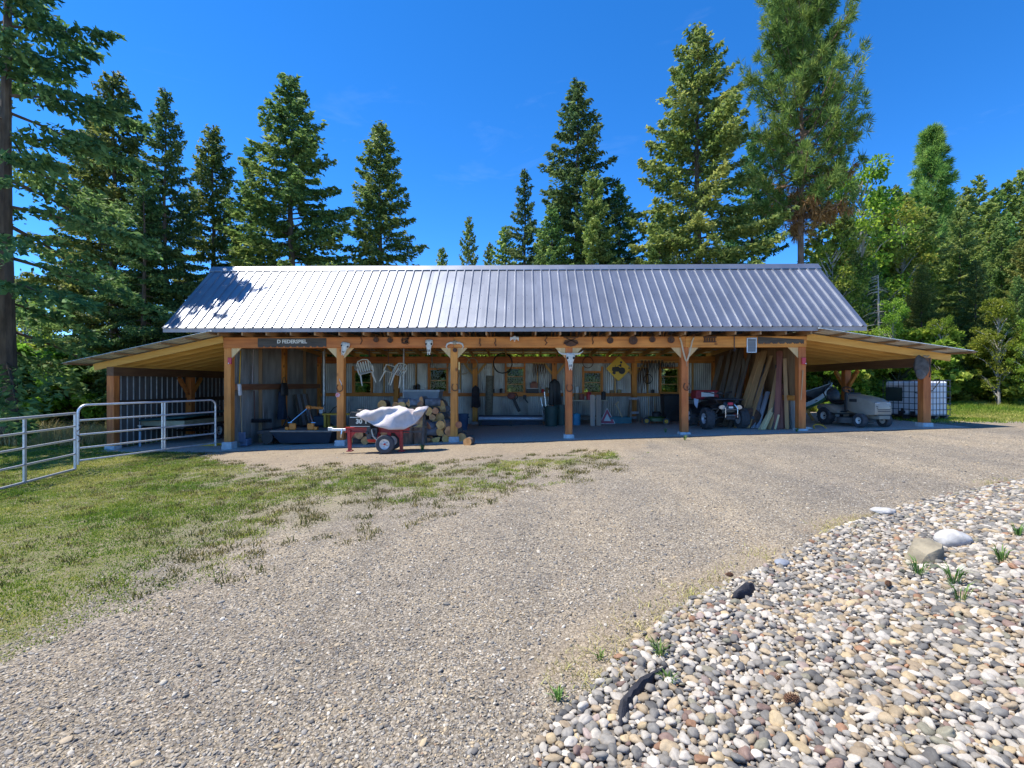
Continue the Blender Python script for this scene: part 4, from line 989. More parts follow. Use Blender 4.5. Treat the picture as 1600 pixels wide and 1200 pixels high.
for k in range(44):
    px = 1280 + 400 * rr.random(); Y = 26 + 34 * rr.random(); X = P(px, 600, Y).x
    pr = rr.choice(FARF); tree(pr, 'fir_tree', X, Y, rr.uniform(8, 13), rr.uniform(.8, 1.15), 'fir filling the depth of the wood on the right hillside', 'firs of the right hillside')
# row of growth behind the barn (seen through windows and under the roofs)
GS = 'leafy bushes behind the barn'
for k in range(22):
    X = -9.5 + k * .98 + rr.uniform(-.3, .3); Y = rr.uniform(22.5, 25.5)
    tree(BUSH[k % 2], 'leafy_bush', X, Y, rr.uniform(2.6, 4.0), 1.0, 'leafy bush in the green row behind the barn, seen through its windows', GS, H0=3)
for k in range(12):
    X = 9.5 + k * 1.5 + rr.uniform(-.4, .4); Y = rr.uniform(19.6, 22.5)
    tree(BUSH[k % 2], 'leafy_bush', X, Y, rr.uniform(1.8, 3.4), 1.1, 'leafy bush along the grass verge behind the right shed', 'bushes of the right verge', H0=3)
for k in range(15):
    X = -27 + k * 1.15 + rr.uniform(-.4, .4); Y = rr.uniform(19.5, 24)
    tree(BUSH[(k + 1) % 2], 'leafy_bush', X, Y, rr.uniform(2.0, 3.8), 1.1, 'leafy bush in the hedge beyond the left shed and gates', 'bushes of the left hedge', H0=3)
for k in range(9):
    X = -34 + k * 3.3; Y = 27 + rr.uniform(-2, 4)
    tree(BROADS[k % 4], 'leafy_tree', X, Y, rr.uniform(6, 9), 1.1, 'leafy tree in the backdrop left of the barn', 'backdrop trees left of the barn', H0=8)
for k in range(16):
    X = -14 + k * 2.1; Y = 34 + rr.uniform(-2, 5)
    tree(FARF[k % 3], 'fir_tree', X, Y, rr.uniform(5.5, 8.0), 1.2, 'low fir behind the barn hidden up to the ridge line', 'low firs behind the ridge', H0=15)
for k in range(20):
    X = -10.5 + k * 1.1 + rr.uniform(-.3, .3); Y = rr.uniform(26.5, 29)
    tree(BUSH[(k + 1) % 2], 'leafy_bush', X, Y, rr.uniform(4.0, 5.2), 1.15, 'taller leafy bush in the second row behind the barn', 'second row of bushes behind the barn', H0=3)
for k in range(26):
    X = -62 + k * 4.1 + rr.uniform(-1, 1); Y = 62 + rr.uniform(-4, 8)
    tree(FARF[k % 3], 'fir_tree', X, Y, rr.uniform(7, 10), 1.5, 'far fir of the tree line closing the field behind the barn', 'far tree line behind the barn')
# leafless grey snag over the right end of the roof
p = P(1372, 430, 22.2); mb = MB(); H = p.z - gz(p.x, 22.2)
mb.tube([(0, 0, -.2), (.05, 0, H * .5), (0, 0, H)], [.09, .06, .02], 6); g = random.Random(3)
for k in range(70):
    z = H * (.25 + .75 * g.random()); a = g.random() * 6.28; l = .3 + 1.1 * (1 - z / H); d = Vector((math.cos(a), math.sin(a), 0))
    mb.tube([(0, 0, z), tuple(d * l * .6 + Vector((0, 0, z - .05))), tuple(d * l + Vector((0, 0, z - .35 * l)))], [.014, .009, .004], 3)
solo('dead_tree', mb, pm('grey_deadwood', (.38, .36, .32), (.24, .22, .2), 6, rough=.9), 'grey leafless dead tree with drooping twigs right of the roof end', 'tree', (p.x, 22.2, gz(p.x, 22.2)))

# ================================================================ GATES
def gpt(px, py, Y, z): p = P(px, py, Y); return Vector((p.x, p.y, z))
gA = Vector((XL - .26, D - .1, 0)); q = P(122, 600, 9.9); gB = Vector((q.x, q.y, 0))
za, zb = gz(gA.x, gA.y), gz(gB.x, gB.y)
gate = thing('tube_gate', 'galvanised tube gate with rounded corners in front of the left shed', 'gate', (gB.x, gB.y, zb))
L_ = (gA - gB).length; ang = math.atan2(gA.y - gB.y, gA.x - gB.x); gate.rotation_euler = (0, 0, ang)
r = .024; H0, H1 = .12, 1.36; dz = za - zb
def zl(x, h): return h + dz * x / L_
rad = .16; pts = [(0, 0, zl(0, H0))]
for k in range(7):
    t = math.pi - k / 6 * math.pi / 2; pts.append((rad + rad * math.cos(t), 0, zl(0, H1) - rad + rad * math.sin(t)))
for k in range(7):
    t = math.pi / 2 - k / 6 * math.pi / 2; pts.append((L_ - rad + rad * math.cos(t), 0, zl(L_, H1) - rad + rad * math.sin(t)))
pts.append((L_, 0, zl(L_, H0)))
MB().tube(pts, r, 10).build('frame', M_tube, gate, smooth=True)
for h in (.2, .46, .74, 1.04): MB().tube([(0, 0, zl(0, h)), (L_, 0, zl(L_, h))], r * .85, 8).build('rail', M_tube, gate, smooth=True)
for o_ in (-.03, .03): MB().bb(L_ * .56 + o_ - .012, L_ * .56 + o_ + .012, -.018, .018, zl(L_ * .56, .2), zl(L_ * .56, H1)).build('brace', M_tube, gate)
MB().tube([(-.01 + .05 * math.sin(k * 1.4), -.03 - .02 * math.cos(k), .95 - .05 * k) for k in range(8)], .009, 5).build('chain', M_steel, gate)
for z in (.35, 1.2): MB().bar((L_, 0, zl(L_, z)), (L_ + .13, 0, zl(L_, z)), .03, .03).build('hinge', M_steel, gate)
gC = gB + Vector((.05, -.12, 0)); q = P(-60, 600, 7.2); gD = Vector((q.x, q.y, 0)); zc, zd = gz(gC.x, gC.y), gz(gD.x, gD.y)
g2 = thing('tube_gate', 'galvanised tube gate with flat top rail cut by the left edge', 'gate', (gC.x, gC.y, zc)); L2 = (gD - gC).length; a2 = math.atan2(gD.y - gC.y, gD.x - gC.x); g2.rotation_euler = (0, 0, a2); dz = zd - zc; L_ = L2
MB().tube([(0, 0, zl(0, .05)), (0, 0, zl(0, 1.2))], .026, 8).build('end_post', M_tube, g2, smooth=True)
for h, rr_ in ((.05, .024), (.36, .021), (.66, .021), (.93, .021), (1.2, .026)): MB().tube([(0, 0, zl(0, h)), (L_, 0, zl(L_, h))], rr_, 8).build('rail', M_tube, g2, smooth=True)
x = L_ * .52; MB().bar((x, 0, zl(x, .05)), (x, 0, zl(x, 1.2)), .055, .03).build('brace', M_tube, g2)
MB().tube([(L_, 0, zl(L_, .0)), (L_, 0, zl(L_, 1.2))], .026, 8).build('end_post', M_tube, g2, smooth=True)

# ================================================================ FOREGROUND BITS
def rock(px, py, sz, seed, mat, label, rough=.25, flat=0, sink=.25, rz=0):
    g = G(px, py); mb = MB(); off = Vector((seed, seed * 2.7, 1.1 * seed))
    def fn(u):
        k = 1 + rough * mnoise.noise(u * 1.3 + off) + rough * .4 * mnoise.noise(u * 3.1 + off)
        if flat:
            for d in [(.6, -.5, .62), (-.7, -.3, .6), (.1, -.95, .2), (-.3, .8, .5), (.9, .3, .1), (0, .1, 1), (-.9, .2, -.1)]:
                n_ = Vector(d).normalized(); c = u.dot(n_)
                if c > .01: k = min(k, .72 / c * (1 + .03 * seed % .05))
        return k
    mb.ell((0, 0, 0), sz, 26, 16, fn=fn)
    return solo('boulder', mb, mat, label, 'rock', (g.x, g.y, g.z + sz[2] * (1 - sink)), (0, 0, rz), smooth=True, angle=30 if flat else 60)
M_wrock = pm('white_rock', (.54, .52, .48), (.34, .325, .30), 12, rough=.8, bump=.6, bscale=26)
M_brock = pm('brown_rock', (.34, .285, .19), (.17, .145, .10), 7, rough=.9, bump=.9, bscale=22)
rock(1489, 853, (.135, .10, .075), 2, M_wrock, 'smooth white boulder lying on the cobbles', .18, sink=.3)
g = G(1455, 878); bm = bmesh.new(); rk = random.Random(12)
for v in [(-.15, -.05, .0), (.14, -.06, -.02), (.15, .06, .02), (-.13, .08, .0), (-.11, -.08, .09), (.02, -.10, .13), (.11, -.05, .14), (.13, .05, .11), (-.04, .06, .16), (-.12, .03, .12), (.04, -.12, -.02), (-.08, -.11, -.03), (0, .1, 0), (.07, .02, .165)]: bm.verts.new((v[0] * .95, v[1], v[2] * 1.0))
bmesh.ops.convex_hull(bm, input=bm.verts); bmesh.ops.subdivide_edges(bm, edges=bm.edges, cuts=3, use_grid_fill=True)
for v in bm.verts: v.co += Vector(v.co).normalized() * .012 * mnoise.noise(v.co * 14) + Vector((0, 0, .006 * mnoise.noise(v.co * 30)))
me = bpy.data.meshes.new('boulder'); bmesh.ops.triangulate(bm, faces=bm.faces); bm.to_mesh(me); bm.free(); me.materials.append(M_brock); me.shade_smooth(); me.set_sharp_from_angle(angle=R(22))
tag(place('boulder', me, None, (g.x, g.y + .05, g.z - .01), (0, 0, .3)), 'angular brown boulder in front of the white one on the cobbles', 'rock')
rock(1222, 884, (.055, .045, .03), 9, pm('blue_grey_rock', (.27, .29, .32), (.2, .21, .24), 9, rough=.8), 'blue grey stone alone at the far edge of the cobbles', .2)
rock(1380, 802, (.12, .08, .035), 13, M_wrock, 'flat pale stone at the far rim of the cobble bed', .2)
M_fab = pm('landscape_fabric', (.035, .035, .042), (.02, .02, .025), 30, rough=.9, bump=.4)
def fabric(pts, wd, hgt, label):
    P_ = [G(*p) for p in pts]; mb = MB(); vs = []; n_ = len(P_); o = P_[0].copy()
    sub = []
    for i in range(n_ - 1):
        for k in range(5): sub.append(P_[i].lerp(P_[i + 1], k / 5))
    sub.append(P_[-1]); m = len(sub); rr = random.Random(m)
    for i, p in enumerate(sub):
        d = (sub[min(i + 1, m - 1)] - sub[max(i - 1, 0)]).normalized(); s_ = Vector((d.y, -d.x, 0)); e = min(1, 3 * min(i, m - 1 - i) / m + .25)
        w_ = wd * e * rr.uniform(.8, 1.2)
        for t, h in ((-1, -.01), (-.5, .5), (0, 1), (.5, .8), (1, -.01)):
            vs.append(p - o + s_ * t * w_ + Vector((0, 0, .02 + h * hgt * e * rr.uniform(.8, 1.15))))
    fs = [(i * 5 + k, i * 5 + k + 1, (i + 1) * 5 + k + 1, (i + 1) * 5 + k) for i in range(m - 1) for k in range(4)]
    mb.add(vs, fs); ob = solo('fabric_strip', mb, M_fab, label, 'fabric', tuple(o), smooth=True, group='strips of landscape fabric')
    so = ob.modifiers.new('thickness', 'SOLIDIFY'); so.thickness = .003
fabric([(968, 1150), (975, 1110), (1000, 1080), (1042, 1048)], .033, .05, 'long strip of black fabric poking out of the near cobble edge')
fabric([(1145, 940), (1160, 932), (1176, 918)], .045, .06, 'short black fabric flap at the middle of the cobble edge')
def cone(px, py, s, label):
    g = G(px, py); mb = MB()
    for k in range(11):
        t = k / 10; r_ = s * .5 * math.sin(math.pi * (.12 + .82 * t)) ** .8
        for j in range(9):
            a = 2 * math.pi * (j + .5 * (k % 2)) / 9; c = Vector((t * s * 1.5 - s * .75, math.cos(a) * r_, math.sin(a) * r_ )); u = Vector((-.35, math.cos(a), math.sin(a))).normalized()
            mb.box(c, (s * .16, s * .2, s * .05), u.to_track_quat('X', 'Z').to_matrix())
        mb.cyl((t * s * 1.5 - s * .75 - .004, 0, 0), (t * s * 1.5 - s * .75 + .012, 0, 0), r_ * .75, n=7)
    solo('pine_cone', mb, pm('cone_scales', (.20, .10, .05), (.11, .055, .03), 30, rough=.8, isl=.3), label, 'pine cone', (g.x, g.y, g.z + s * .5 + .02), (.2, .15, random.random() * 3), group='pine cones on the ground')
cone(1237, 1106, .045, 'large brown pine cone among the nearest cobbles'); cone(1388, 920, .036, 'brown pine cone beside a red cobble below the brown boulder'); cone(1140, 905, .032, 'small brown pine cone on the gravel near the cobble edge')
cone(1218, 1070, .03, 'small brown pine cone just above the large one')
for a in [(1435, 902, 14, .14, 'grass tuft in the cobbles below the brown boulder'), (1490, 915, 16, .15, 'spreading grass tuft right of the boulders'), (1565, 880, 14, .13, 'grass tuft at the right edge of the cobbles'), (1500, 940, 9, .12, 'thin long-bladed grass in the cobbles right of the tuft'), (1030, 1027, 14, .09, 'leafy weed beside the near fabric strip'),
          (1044, 1072, 10, .08, 'small weed just below the near fabric strip'), (872, 1095, 16, .05, 'low weed on the gravel at lower middle'), (935, 1030, 10, .04, 'tiny weed on gravel left of the cobbles'), (660, 704, 22, .2, 'weed clump in front of the stumps by the splitter'), (1070, 688, 12, .14, 'weed at the foot of the post beside the quad'), (1245, 675, 14, .14, 'weed at the foot of the right corner post'), (1040, 676, 8, .16, 'thin weed left of the post beside the quad'), (1590, 840, 12, .12, 'grass tuft beyond the boulders at the right edge')]: weed(*a)

# ================================================================ THINGS HUNG ON THE BARN
FY = D - .021      # face of the header
def hdr(px, py): return P(px, py, FY)
def text(body, size, mat, parent, loc, name='lettering', ext=.003, bold=0, sx=1.0):
    c = bpy.data.curves.new('t', 'FONT'); c.body = body; c.size = size; c.extrude = ext; c.align_x = 'CENTER'; c.align_y = 'CENTER'; c.offset = bold; c.resolution_u = 3
    t = bpy.data.objects.new('t', c); COL.objects.link(t); bpy.context.view_layer.update()
    me = bpy.data.meshes.new_from_object(t.evaluated_get(bpy.context.evaluated_depsgraph_get())); bpy.data.objects.remove(t); bpy.data.curves.remove(c)
    me.materials.clear(); me.materials.append(mat); me.name = name
    return place(name, me, parent, loc, (R(90), 0, 0), (sx, 1, 1))
M_saw = pm('old_saw_steel', (.115, .095, .075), (.07, .055, .045), 6, (.5, 1, 3), .65, .4, bump=.2)
def saw(pxa, pxb, py0, py1, teeth, label, cat='saw', drop=0):
    a = hdr(pxa, py0); b = hdr(pxb, py1); W = b.x - a.x; H = a.z - b.z
    t = thing('crosscut_saw', label, cat, (a.x, FY, b.z)); poly = [(0, H)]; n_ = int(W / .045)
    poly.append((W, H - drop)); poly.append((W, .03))
    for k in range(n_, 0, -1): x = W * k / n_; poly += [(x - W / n_ * .35, -.0), (x - W / n_ * .65, .0 + .022)] if k % 4 else [(x - W / n_ * .5, .045)]
    poly.append((0, .03))
    MB().prism(poly, .006, Matrix(((1, 0, 0, 0), (0, 0, -1, -.005), (0, 1, 0, 0), (0, 0, 0, 1)))).build('blade', M_saw, t)
    return t, W, H
t, W, H = saw(403, 510, 528.5, 543, True, 'dark crosscut saw blade with white painted lettering on the header at left')
text('D FEDERSPIEL', .135, pm('white_paint', (.82, .8, .74), (.7, .68, .6), 20, rough=.6), t, (W * .50, -.011, H * .62), bold=.004, sx=1.0)
t, W, H = saw(1184, 1256, 526, 537.5, True, 'dark crosscut saw blade without lettering on the header at right', drop=.08)
# horned cow skull
def skull(loc, s, label, horns=True, tilt=0, name='animal_skull', wide=1.0):
    t = thing(name, label, 'skull', loc, rot=(R(-8), R(tilt), 0)); t.scale = (s, s, s)
    rings = []
    for z, w_, d, yo in ((.02, .08, .05, -.03), (0, .115, .09, -.04), (-.07, .125, .11, -.05), (-.14, .12, .10, -.055), (-.20, .09, .085, -.06), (-.28, .068, .07, -.06), (-.36, .06, .055, -.055), (-.42, .05, .04, -.05), (-.44, .035, .025, -.045)):
        rings.append([Vector((w_ * wide * math.cos(a) * (1 if abs(math.cos(a)) < .8 else 1.05), yo + d * .6 * math.sin(a), z)) for a in [2 * math.pi * k / 14 for k in range(14)]])
    MB().loft(rings).build('skull_bone', M_bone, t, smooth=True, angle=60)
    for sx in (-1, 1):
        MB().ell((sx * .088 * wide, -.098, -.14), (.034, .016, .04), 12, 8).build('eye_socket', M_black, t, smooth=True)
        MB().ell((sx * .022, -.09, -.36), (.013, .012, .045), 10, 6).build('nostril', M_black, t, smooth=True)
    for sx in (-1, 1): MB().box((sx * .032, -.05, -.46), (.025, .03, .06)).build('jaw_tip', M_bone, t)
    if horns:
        for sx in (-1, 1):
            pts = [(sx * .08, -.04, -.01), (sx * .16, -.05, -.02), (sx * .25, -.06, -.01), (sx * .33, -.07, .035), (sx * .37, -.08, .08)]
            MB().tube(pts, [.034, .03, .024, .015, .004], 8).build('horn', M_horn if horns == 1 else M_bone, t, smooth=True)
    return t
PF = D + .004
def onpost(px, py): return P(px, py, PF)
q = onpost(891, 553); skull((q.x, PF + .0, q.z), .92, 'large white cow skull with side horns on the centre right post', 2)
q = hdr(539, 536); skull((q.x + .04, FY, q.z), .72, 'tilted white skull without horns beside the second post', 0, 12, wide=1.3)
q = hdr(671, 532); skull((q.x, FY, q.z), .82, 'narrow white skull hanging on the header between second and third posts', 0)
# rope/antler loops
def loop3(pts, r, mat, label, name, cat, loc, group=None, n=8):
    return solo(name, MB().tube(pts, r, n), mat, label, cat, loc, smooth=True, group=group)
q = hdr(711, 536); t = thing('horn_mount', 'pair of pale curved horns on a pulley above the third post', 'horns', (q.x, FY, q.z))
for s in (-1, 1): MB().tube([(s * .03, -.03, 0), (s * .12, -.04, .0), (s * .2, -.05, -.03), (s * .23, -.06, -.1), (s * .19, -.07, -.17)], [.03, .03, .026, .018, .006], 8).build('horn', M_bone, t, smooth=True)
MB().ell((0, -.035, .01), (.075, .035, .06), 12, 8).build('skull_cap', M_horn, t, smooth=True)
MB().lathe([(.0, -.03), (.06, -.03), (.045, -.015), (.06, 0), (0, 0)], (0, -.0, -.21 + .02), 'Y', 16).build('pulley_wheel', M_rust, t, smooth=True)
q = hdr(1072, 528); pts = []
for k in range(19):
    u = -1 + k / 9; pts.append((u * .16 * (1 - .25 * (1 - abs(u)) ** 2) * (1.0 if abs(u) < .9 else 1.15), -.03 - .02 * abs(u), -.62 + .62 * abs(u) ** 1.6))
t = thing('horse_collar', 'pale wooden horse collar hames hung over the fourth post', 'horse collar', (q.x, FY, q.z))
MB().tube(pts, .022, 8).build('hames', lum('Z', 'pale_wood', (.62, .5, .33), (.5, .38, .22)), t, smooth=True)
for s in (-1, 1): MB().tube([(s * .18, -.05, 0), (s * .2, -.05, .06), (s * .16, -.05, .1)], [.016, .014, .01], 6).build('hook', M_rust, t, smooth=True)
MB().tube([(.0, -.035, -.63), (.01, -.035, -.7), (.012, -.03, -.76)], .008, 5).build('strap', M_rope, t)
# iron ornament above the cow skull
q = hdr(892, 533); t = thing('iron_ornament', 'dark iron cutout of crossed tools above the cow skull', 'ornament', (q.x, FY, q.z))
for s in (-1, 1): MB().bar((-s * .2, -.012, .12), (s * .2, -.012, -.08), .02, .04, (0, 1, 0)).build('bar', M_rust, t)
MB().prism([(-.2, -.02), (-.16, .04), (-.06, .06), (.06, .06), (.16, .04), (.2, -.02), (.12, -.1), (0, -.13), (-.12, -.1)], .012, Matrix(((1, 0, 0, 0), (0, 0, -1, -.026), (0, 1, 0, -.02), (0, 0, 0, 1)))).build('plate', M_rust, t)
MB().tube([(-.19, -.02, .1), (-.06, -.02, .09), (.06, -.02, .09), (.19, -.02, .1)], .012, 6).build('rail', M_rust, t)
# pulleys and small iron on the header
def pulley(px, py, r_, label, hook=True):
    q = hdr(px, py); t = thing('pulley', label, 'pulley', (q.x, FY, q.z), group='old pulleys and irons on the header')
    MB().lathe([(.3 * r_, -.05), (r_, -.05), (r_ * .8, -.035), (r_, -.018), (.3 * r_, -.018)], (0, 0, 0), 'Y', 18).build('wheel', M_rust, t, smooth=True)
    MB().bar((0, -.028, -r_ * .9), (0, -.028, r_ * 1.5), .02, .075, (0, 1, 0)).build('cheek', M_rust, t)
    MB().cyl((0, 0, 0), (0, -.07, 0), .012, n=8).build('axle', M_steel, t)
    if hook: MB().tube([(0, -.03, r_ * 1.4), (.03, -.03, r_ * 1.75), (-.02, -.03, r_ * 1.9)], .008, 5).build('hook', M_steel, t)
pulley(953, 532, .085, 'iron pulley wheel on the header, first right of the cow skull'); pulley(989, 532, .115, 'largest spoked iron pulley above the yellow diamond sign'); pulley(1019, 530.5, .08, 'iron pulley with a bright cap right of the largest one'); pulley(1048, 531, .09, 'iron pulley just left of the horse collar')
pulley(588, 531, .07, 'small iron pulley on the header right of the tilted skull', False); pulley(610, 531.5, .075, 'second small iron pulley right of the tilted skull', False)
def iron(px, py, pts, r_, label, cat='iron hook', mat=M_rust):
    q = hdr(px, py); return solo('iron_hook', MB().tube([(a, -.014 + b, c) for a, b, c in pts], r_, 6), mat, label, cat, (q.x, FY, q.z), smooth=True)
iron(565, 531, [(.02, 0, .13), (-.02, 0, .05), (.02, 0, -.02), (-.03, 0, -.12)], .012, 'bent dark iron hook on the header near the tilted skull')
iron(750, 535, [(0, 0, .11), (0, 0, .03), (-.02, 0, -.02), (.02, 0, -.07), (0, 0, -.1)], .014, 'dark iron clevis left of the floodlight on the header')
iron(774, 535, [(0, 0, .11), (.01, 0, .03), (-.02, 0, -.02), (.015, 0, -.07), (0, 0, -.1)], .014, 'dark iron clevis nearest the floodlight on the header')
iron(853, 532, [(-.03, 0, .12), (.03, 0, .08), (-.03, 0, .0), (.03, 0, -.06), (-.02, 0, -.12)], .013, 'twisted dark iron hook right of the floodlight')
iron(924, 531, [(-.05, 0, .08), (0, 0, .11), (.05, 0, .08), (.02, 0, .02), (.05, 0, -.05), (.03, 0, -.12)], .014, 'iron tongs shaped hook left of the pulleys on the header')
iron(1147, 537, [(0, 0, .22), (0, 0, .0), (.0, 0, -.1), (.03, 0, -.16), (0, 0, -.2), (-.03, 0, -.16)], .011, 'long chain hook hanging on the header over the quad', mat=M_steel)
q = hdr(633, 532); mb = MB()
rr = random.Random(4)
for k in range(14): mb.bar((rr.uniform(-.12, .12), -.02, rr.uniform(-.1, .12)), (rr.uniform(-.12, .12), -.02, rr.uniform(-.12, .1)), .02, .03, (0, 1, 0))
solo('iron_grate', mb, M_rust, 'dark rusty iron grate scrap on the header left of the narrow skull', 'grate', (q.x, FY, q.z))
q = hdr(1109, 531); mb = MB()
for k in range(5): mb.bb(-.15 + k * .065, -.12 + k * .065, -.03, 0, -.06, .07)
mb.bb(-.17, .17, -.022, -.004, .05, .09); mb.bb(-.17, .17, -.022, -.004, -.07, -.04)
solo('branding_iron', mb, M_rust, 'rusty branding iron letters on the header right of the horse collar', 'branding iron', (q.x, FY, q.z))
# washboard
q = hdr(1174, 539.5); t = thing('washboard', 'grey ribbed washboard hanging from the header near the right saw', 'washboard', (q.x, FY, q.z))
MB().bb(-.115, .115, -.02, -.008, -.19, .19).build('ribbed_plate', pm('zinc', (.22, .23, .25), (.15, .16, .17), 60, (0, 0, 1), .5, .5, bump=.6, bscale=60), t)
mb = MB(); mb.bb(-.13, -.105, -.03, 0, -.2, .2); mb.bb(.105, .13, -.03, 0, -.2, .2); mb.bb(-.104, .104, -.03, 0, .17, .2); mb.bb(-.104, .104, -.03, 0, -.2, -.175); mb.build('frame', M_galv, t, bevel=.006)
# floodlight
q = hdr(804, 530); t = thing('floodlight', 'white twin-head motion floodlight in the middle of the header', 'floodlight', (q.x, FY, q.z))
MB().lathe([(.0, -.035), (.05, -.035), (.06, -.02), (.06, 0), (0, 0)], (0, 0, .03), 'Y', 16).build('base', M_white, t, smooth=True)
for s in (-1, 1):
    MB().loft([[Vector((s * (.03 + .085 * u) + 0, -.05 - .04 * u + (.02 + .035 * u) * math.sin(a) * .6, .03 - .03 * u + (.02 + .04 * u) * math.cos(a))) for a in [k * math.pi / 5 for k in range(10)]] for u in (0, .5, 1)]).build('lamp_head', M_white, t, smooth=True)
MB().ell((0, -.05, -.045), (.03, .03, .03), 10, 8).build('motion_sensor', pm('sensor', (.8, .55, .4), (.7, .45, .3)), t, smooth=True)
# small things on the posts
for px, nm in ((360, 'left'), (1255, 'right')):
    q = onpost(px, 564); t = thing('reflector', 'red reflector box high on the %s corner post' % nm, 'reflector', (q.x, PF, q.z), group='red reflectors on the corner posts')
    MB().bb(-.05, .05, -.05, 0, -.09, .09).build('housing', pm('red_lens', (.62, .02, .05), (.5, .015, .04), 8, rough=.3), t, bevel=.008); MB().ell((-.02 if px < 800 else .045, -.05, -.07), (.016, .01, .016), 8, 6).build('bulb', M_white, t)
def horseshoe(px, py, label):
    q = onpost(px, py); pts = [(.085 * math.sin(a), -.012, -.1 * math.cos(a)) for a in [R(-150 + 300 * k / 14) for k in range(15)]]
    return solo('horseshoe', MB().tube(pts, .012, 6), M_rust, label, 'horseshoe', (q.x, PF, q.z), smooth=True, group='horseshoes nailed to the posts')
horseshoe(711, 605, 'rusty horseshoe nailed to the third post'); horseshoe(890, 606, 'rusty horseshoe nailed to the post below the cow skull'); horseshoe(1073, 604, 'rusty horseshoe nailed to the fourth bay post'); horseshoe(531, 606, 'horseshoe above the red ring on the second post')
q = onpost(528, 617); solo('painted_ring', MB().lathe([(.03, -.02), (.055, -.03), (.065, -.015), (.055, 0), (.03, 0)], (0, 0, 0), 'Y', 20), pm('red_white', (.75, .2, .2), (.8, .72, .7), 18), 'small round red and white ring on the second post', 'ring', (q.x, PF, q.z), smooth=True)
q = onpost(532, 597); solo('antler', MB().tube([(-.02, -.02, .09), (0, -.03, .03), (.03, -.03, -.02), (.035, -.03, -.09)], [.006, .01, .011, .006], 6), M_bone, 'small white antler tine above the ring on the second post', 'antler', (q.x, PF, q.z), smooth=True)
q = onpost(1253, 600); solo('wooden_cane', MB().tube([(-.05, -.03, -.42), (-.01, -.02, .0), (.01, -.015, .36)], [.012, .014, .02], 8), lum('Z', 'cane_wood', (.6, .36, .18), (.5, .27, .12)), 'slim wooden stick leaning on the right corner post', 'stick', (q.x, PF - .012, q.z), smooth=True)
q = onpost(717.5, 572); solo('thermometer', MB().bb(-.02, .02, -.012, .0, -.11, .11), pm('brass', (.8, .55, .2), (.7, .45, .15)), 'slim yellow thermometer on the right edge of the third post', 'thermometer', (q.x - .0, PF, q.z), bevel=.004)
# saddle bag / feed sack on the right shed post
q = P(1437, 572, D - .02); t = thing('saddle', 'worn dark grey saddle hanging on the outer post of right shed', 'saddle', (q.x, D - .02, q.z))
MB().ell((0, -.05, 0), (.19, .11, .3), 18, 12, M=Euler((0, R(-14), 0)).to_matrix(), fn=lambda u: 1 + .18 * mnoise.noise(u * 2 + Vector((3, 1, 2))) - .25 * max(0, u.z) * abs(u.x)).build('seat', pm('worn_leather', (.12, .11, .10), (.06, .055, .05), 9, rough=.75, bump=.5), t, smooth=True, angle=70)
MB().ell((-.05, -.1, -.2), (.13, .05, .16), 14, 8).build('skirt', pm('worn_leather2', (.15, .14, .13), (.08, .075, .07), 9, rough=.75, bump=.5), t, smooth=True)
MB().tube([(.0, -.12, .26), (.08, -.14, .24), (.14, -.13, .27)], [.025, .03, .015], 8).build('horn', M_horn, t, smooth=True)
MB().tube([(.17, -.1, .2), (.2, -.1, -.1), (.17, -.1, -.3)], .01, 6).build('strap', M_black, t)

# ================================================================ MACHINES
def wheel(parent, c, r_, w_, axis='X', rim=M_hub, lugs=0, rr_=.55, name='wheel', dish=1):
    """wheel part with tyre and rim sub-parts; c in parent's frame"""
    wv = bpy.data.objects.new(name, None); COL.objects.link(wv); wv.parent = parent; wv.location = c; wv.empty_display_size = .05
    if axis == 'Y': wv.rotation_euler = (0, 0, R(90))
    h = w_ / 2; mb = MB()
    mb.lathe([(r_ * rr_, -h * .8), (r_ * .8, -h * 1.0), (r_ * .93, -h * .92), (r_, -h * .6), (r_, h * .6), (r_ * .93, h * .92), (r_ * .8, h), (r_ * rr_, h * .8), (r_ * rr_, -h * .8)], axis='X', n=32)
    for k in range(lugs):
        a = 2 * math.pi * k / lugs
        for s in (-1, 1):
            a2 = a + (s * math.pi / lugs * .5); c2 = Vector((s * h * .45, math.cos(a2) * r_, math.sin(a2) * r_))
            M = Matrix.Rotation(a2, 3, 'X') @ Matrix.Rotation(s * .5, 3, 'Y') if False else Matrix.Rotation(a2 - math.pi / 2, 3, 'X') @ Matrix.Rotation(s * .45, 3, 'Z')
            mb.box(c2, (h * 1.0, r_ * .09, r_ * .09), M)
    mb.build('tyre', M_rub, wv, smooth=True)
    m2 = MB(); q = r_ * rr_
    m2.lathe([(0, h * .35 * dish), (q * .35, h * .35 * dish), (q * .42, h * .15 * dish), (q * .8, h * .25 * dish), (q * .92, h * .7 * dish), (q * 1.02, h * .8 * dish), (q * 1.02, -h * .8 * dish), (0, -h * .8 * dish)], axis='X', n=24)
    m2.build('rim', rim, wv, smooth=True)
    m3 = MB(); m3.cyl((h * .3 * dish, 0, 0), (h * .62 * dish, 0, 0), q * .2, n=10)
    for k in range(5):
        a = k * 1.2566; m3.cyl((h * .2 * dish, q * .55 * math.cos(a), q * .55 * math.sin(a)), (h * .36 * dish, q * .55 * math.cos(a), q * .55 * math.sin(a)), q * .07, n=6)
    m3.build('hub', M_steel, wv)
    return wv
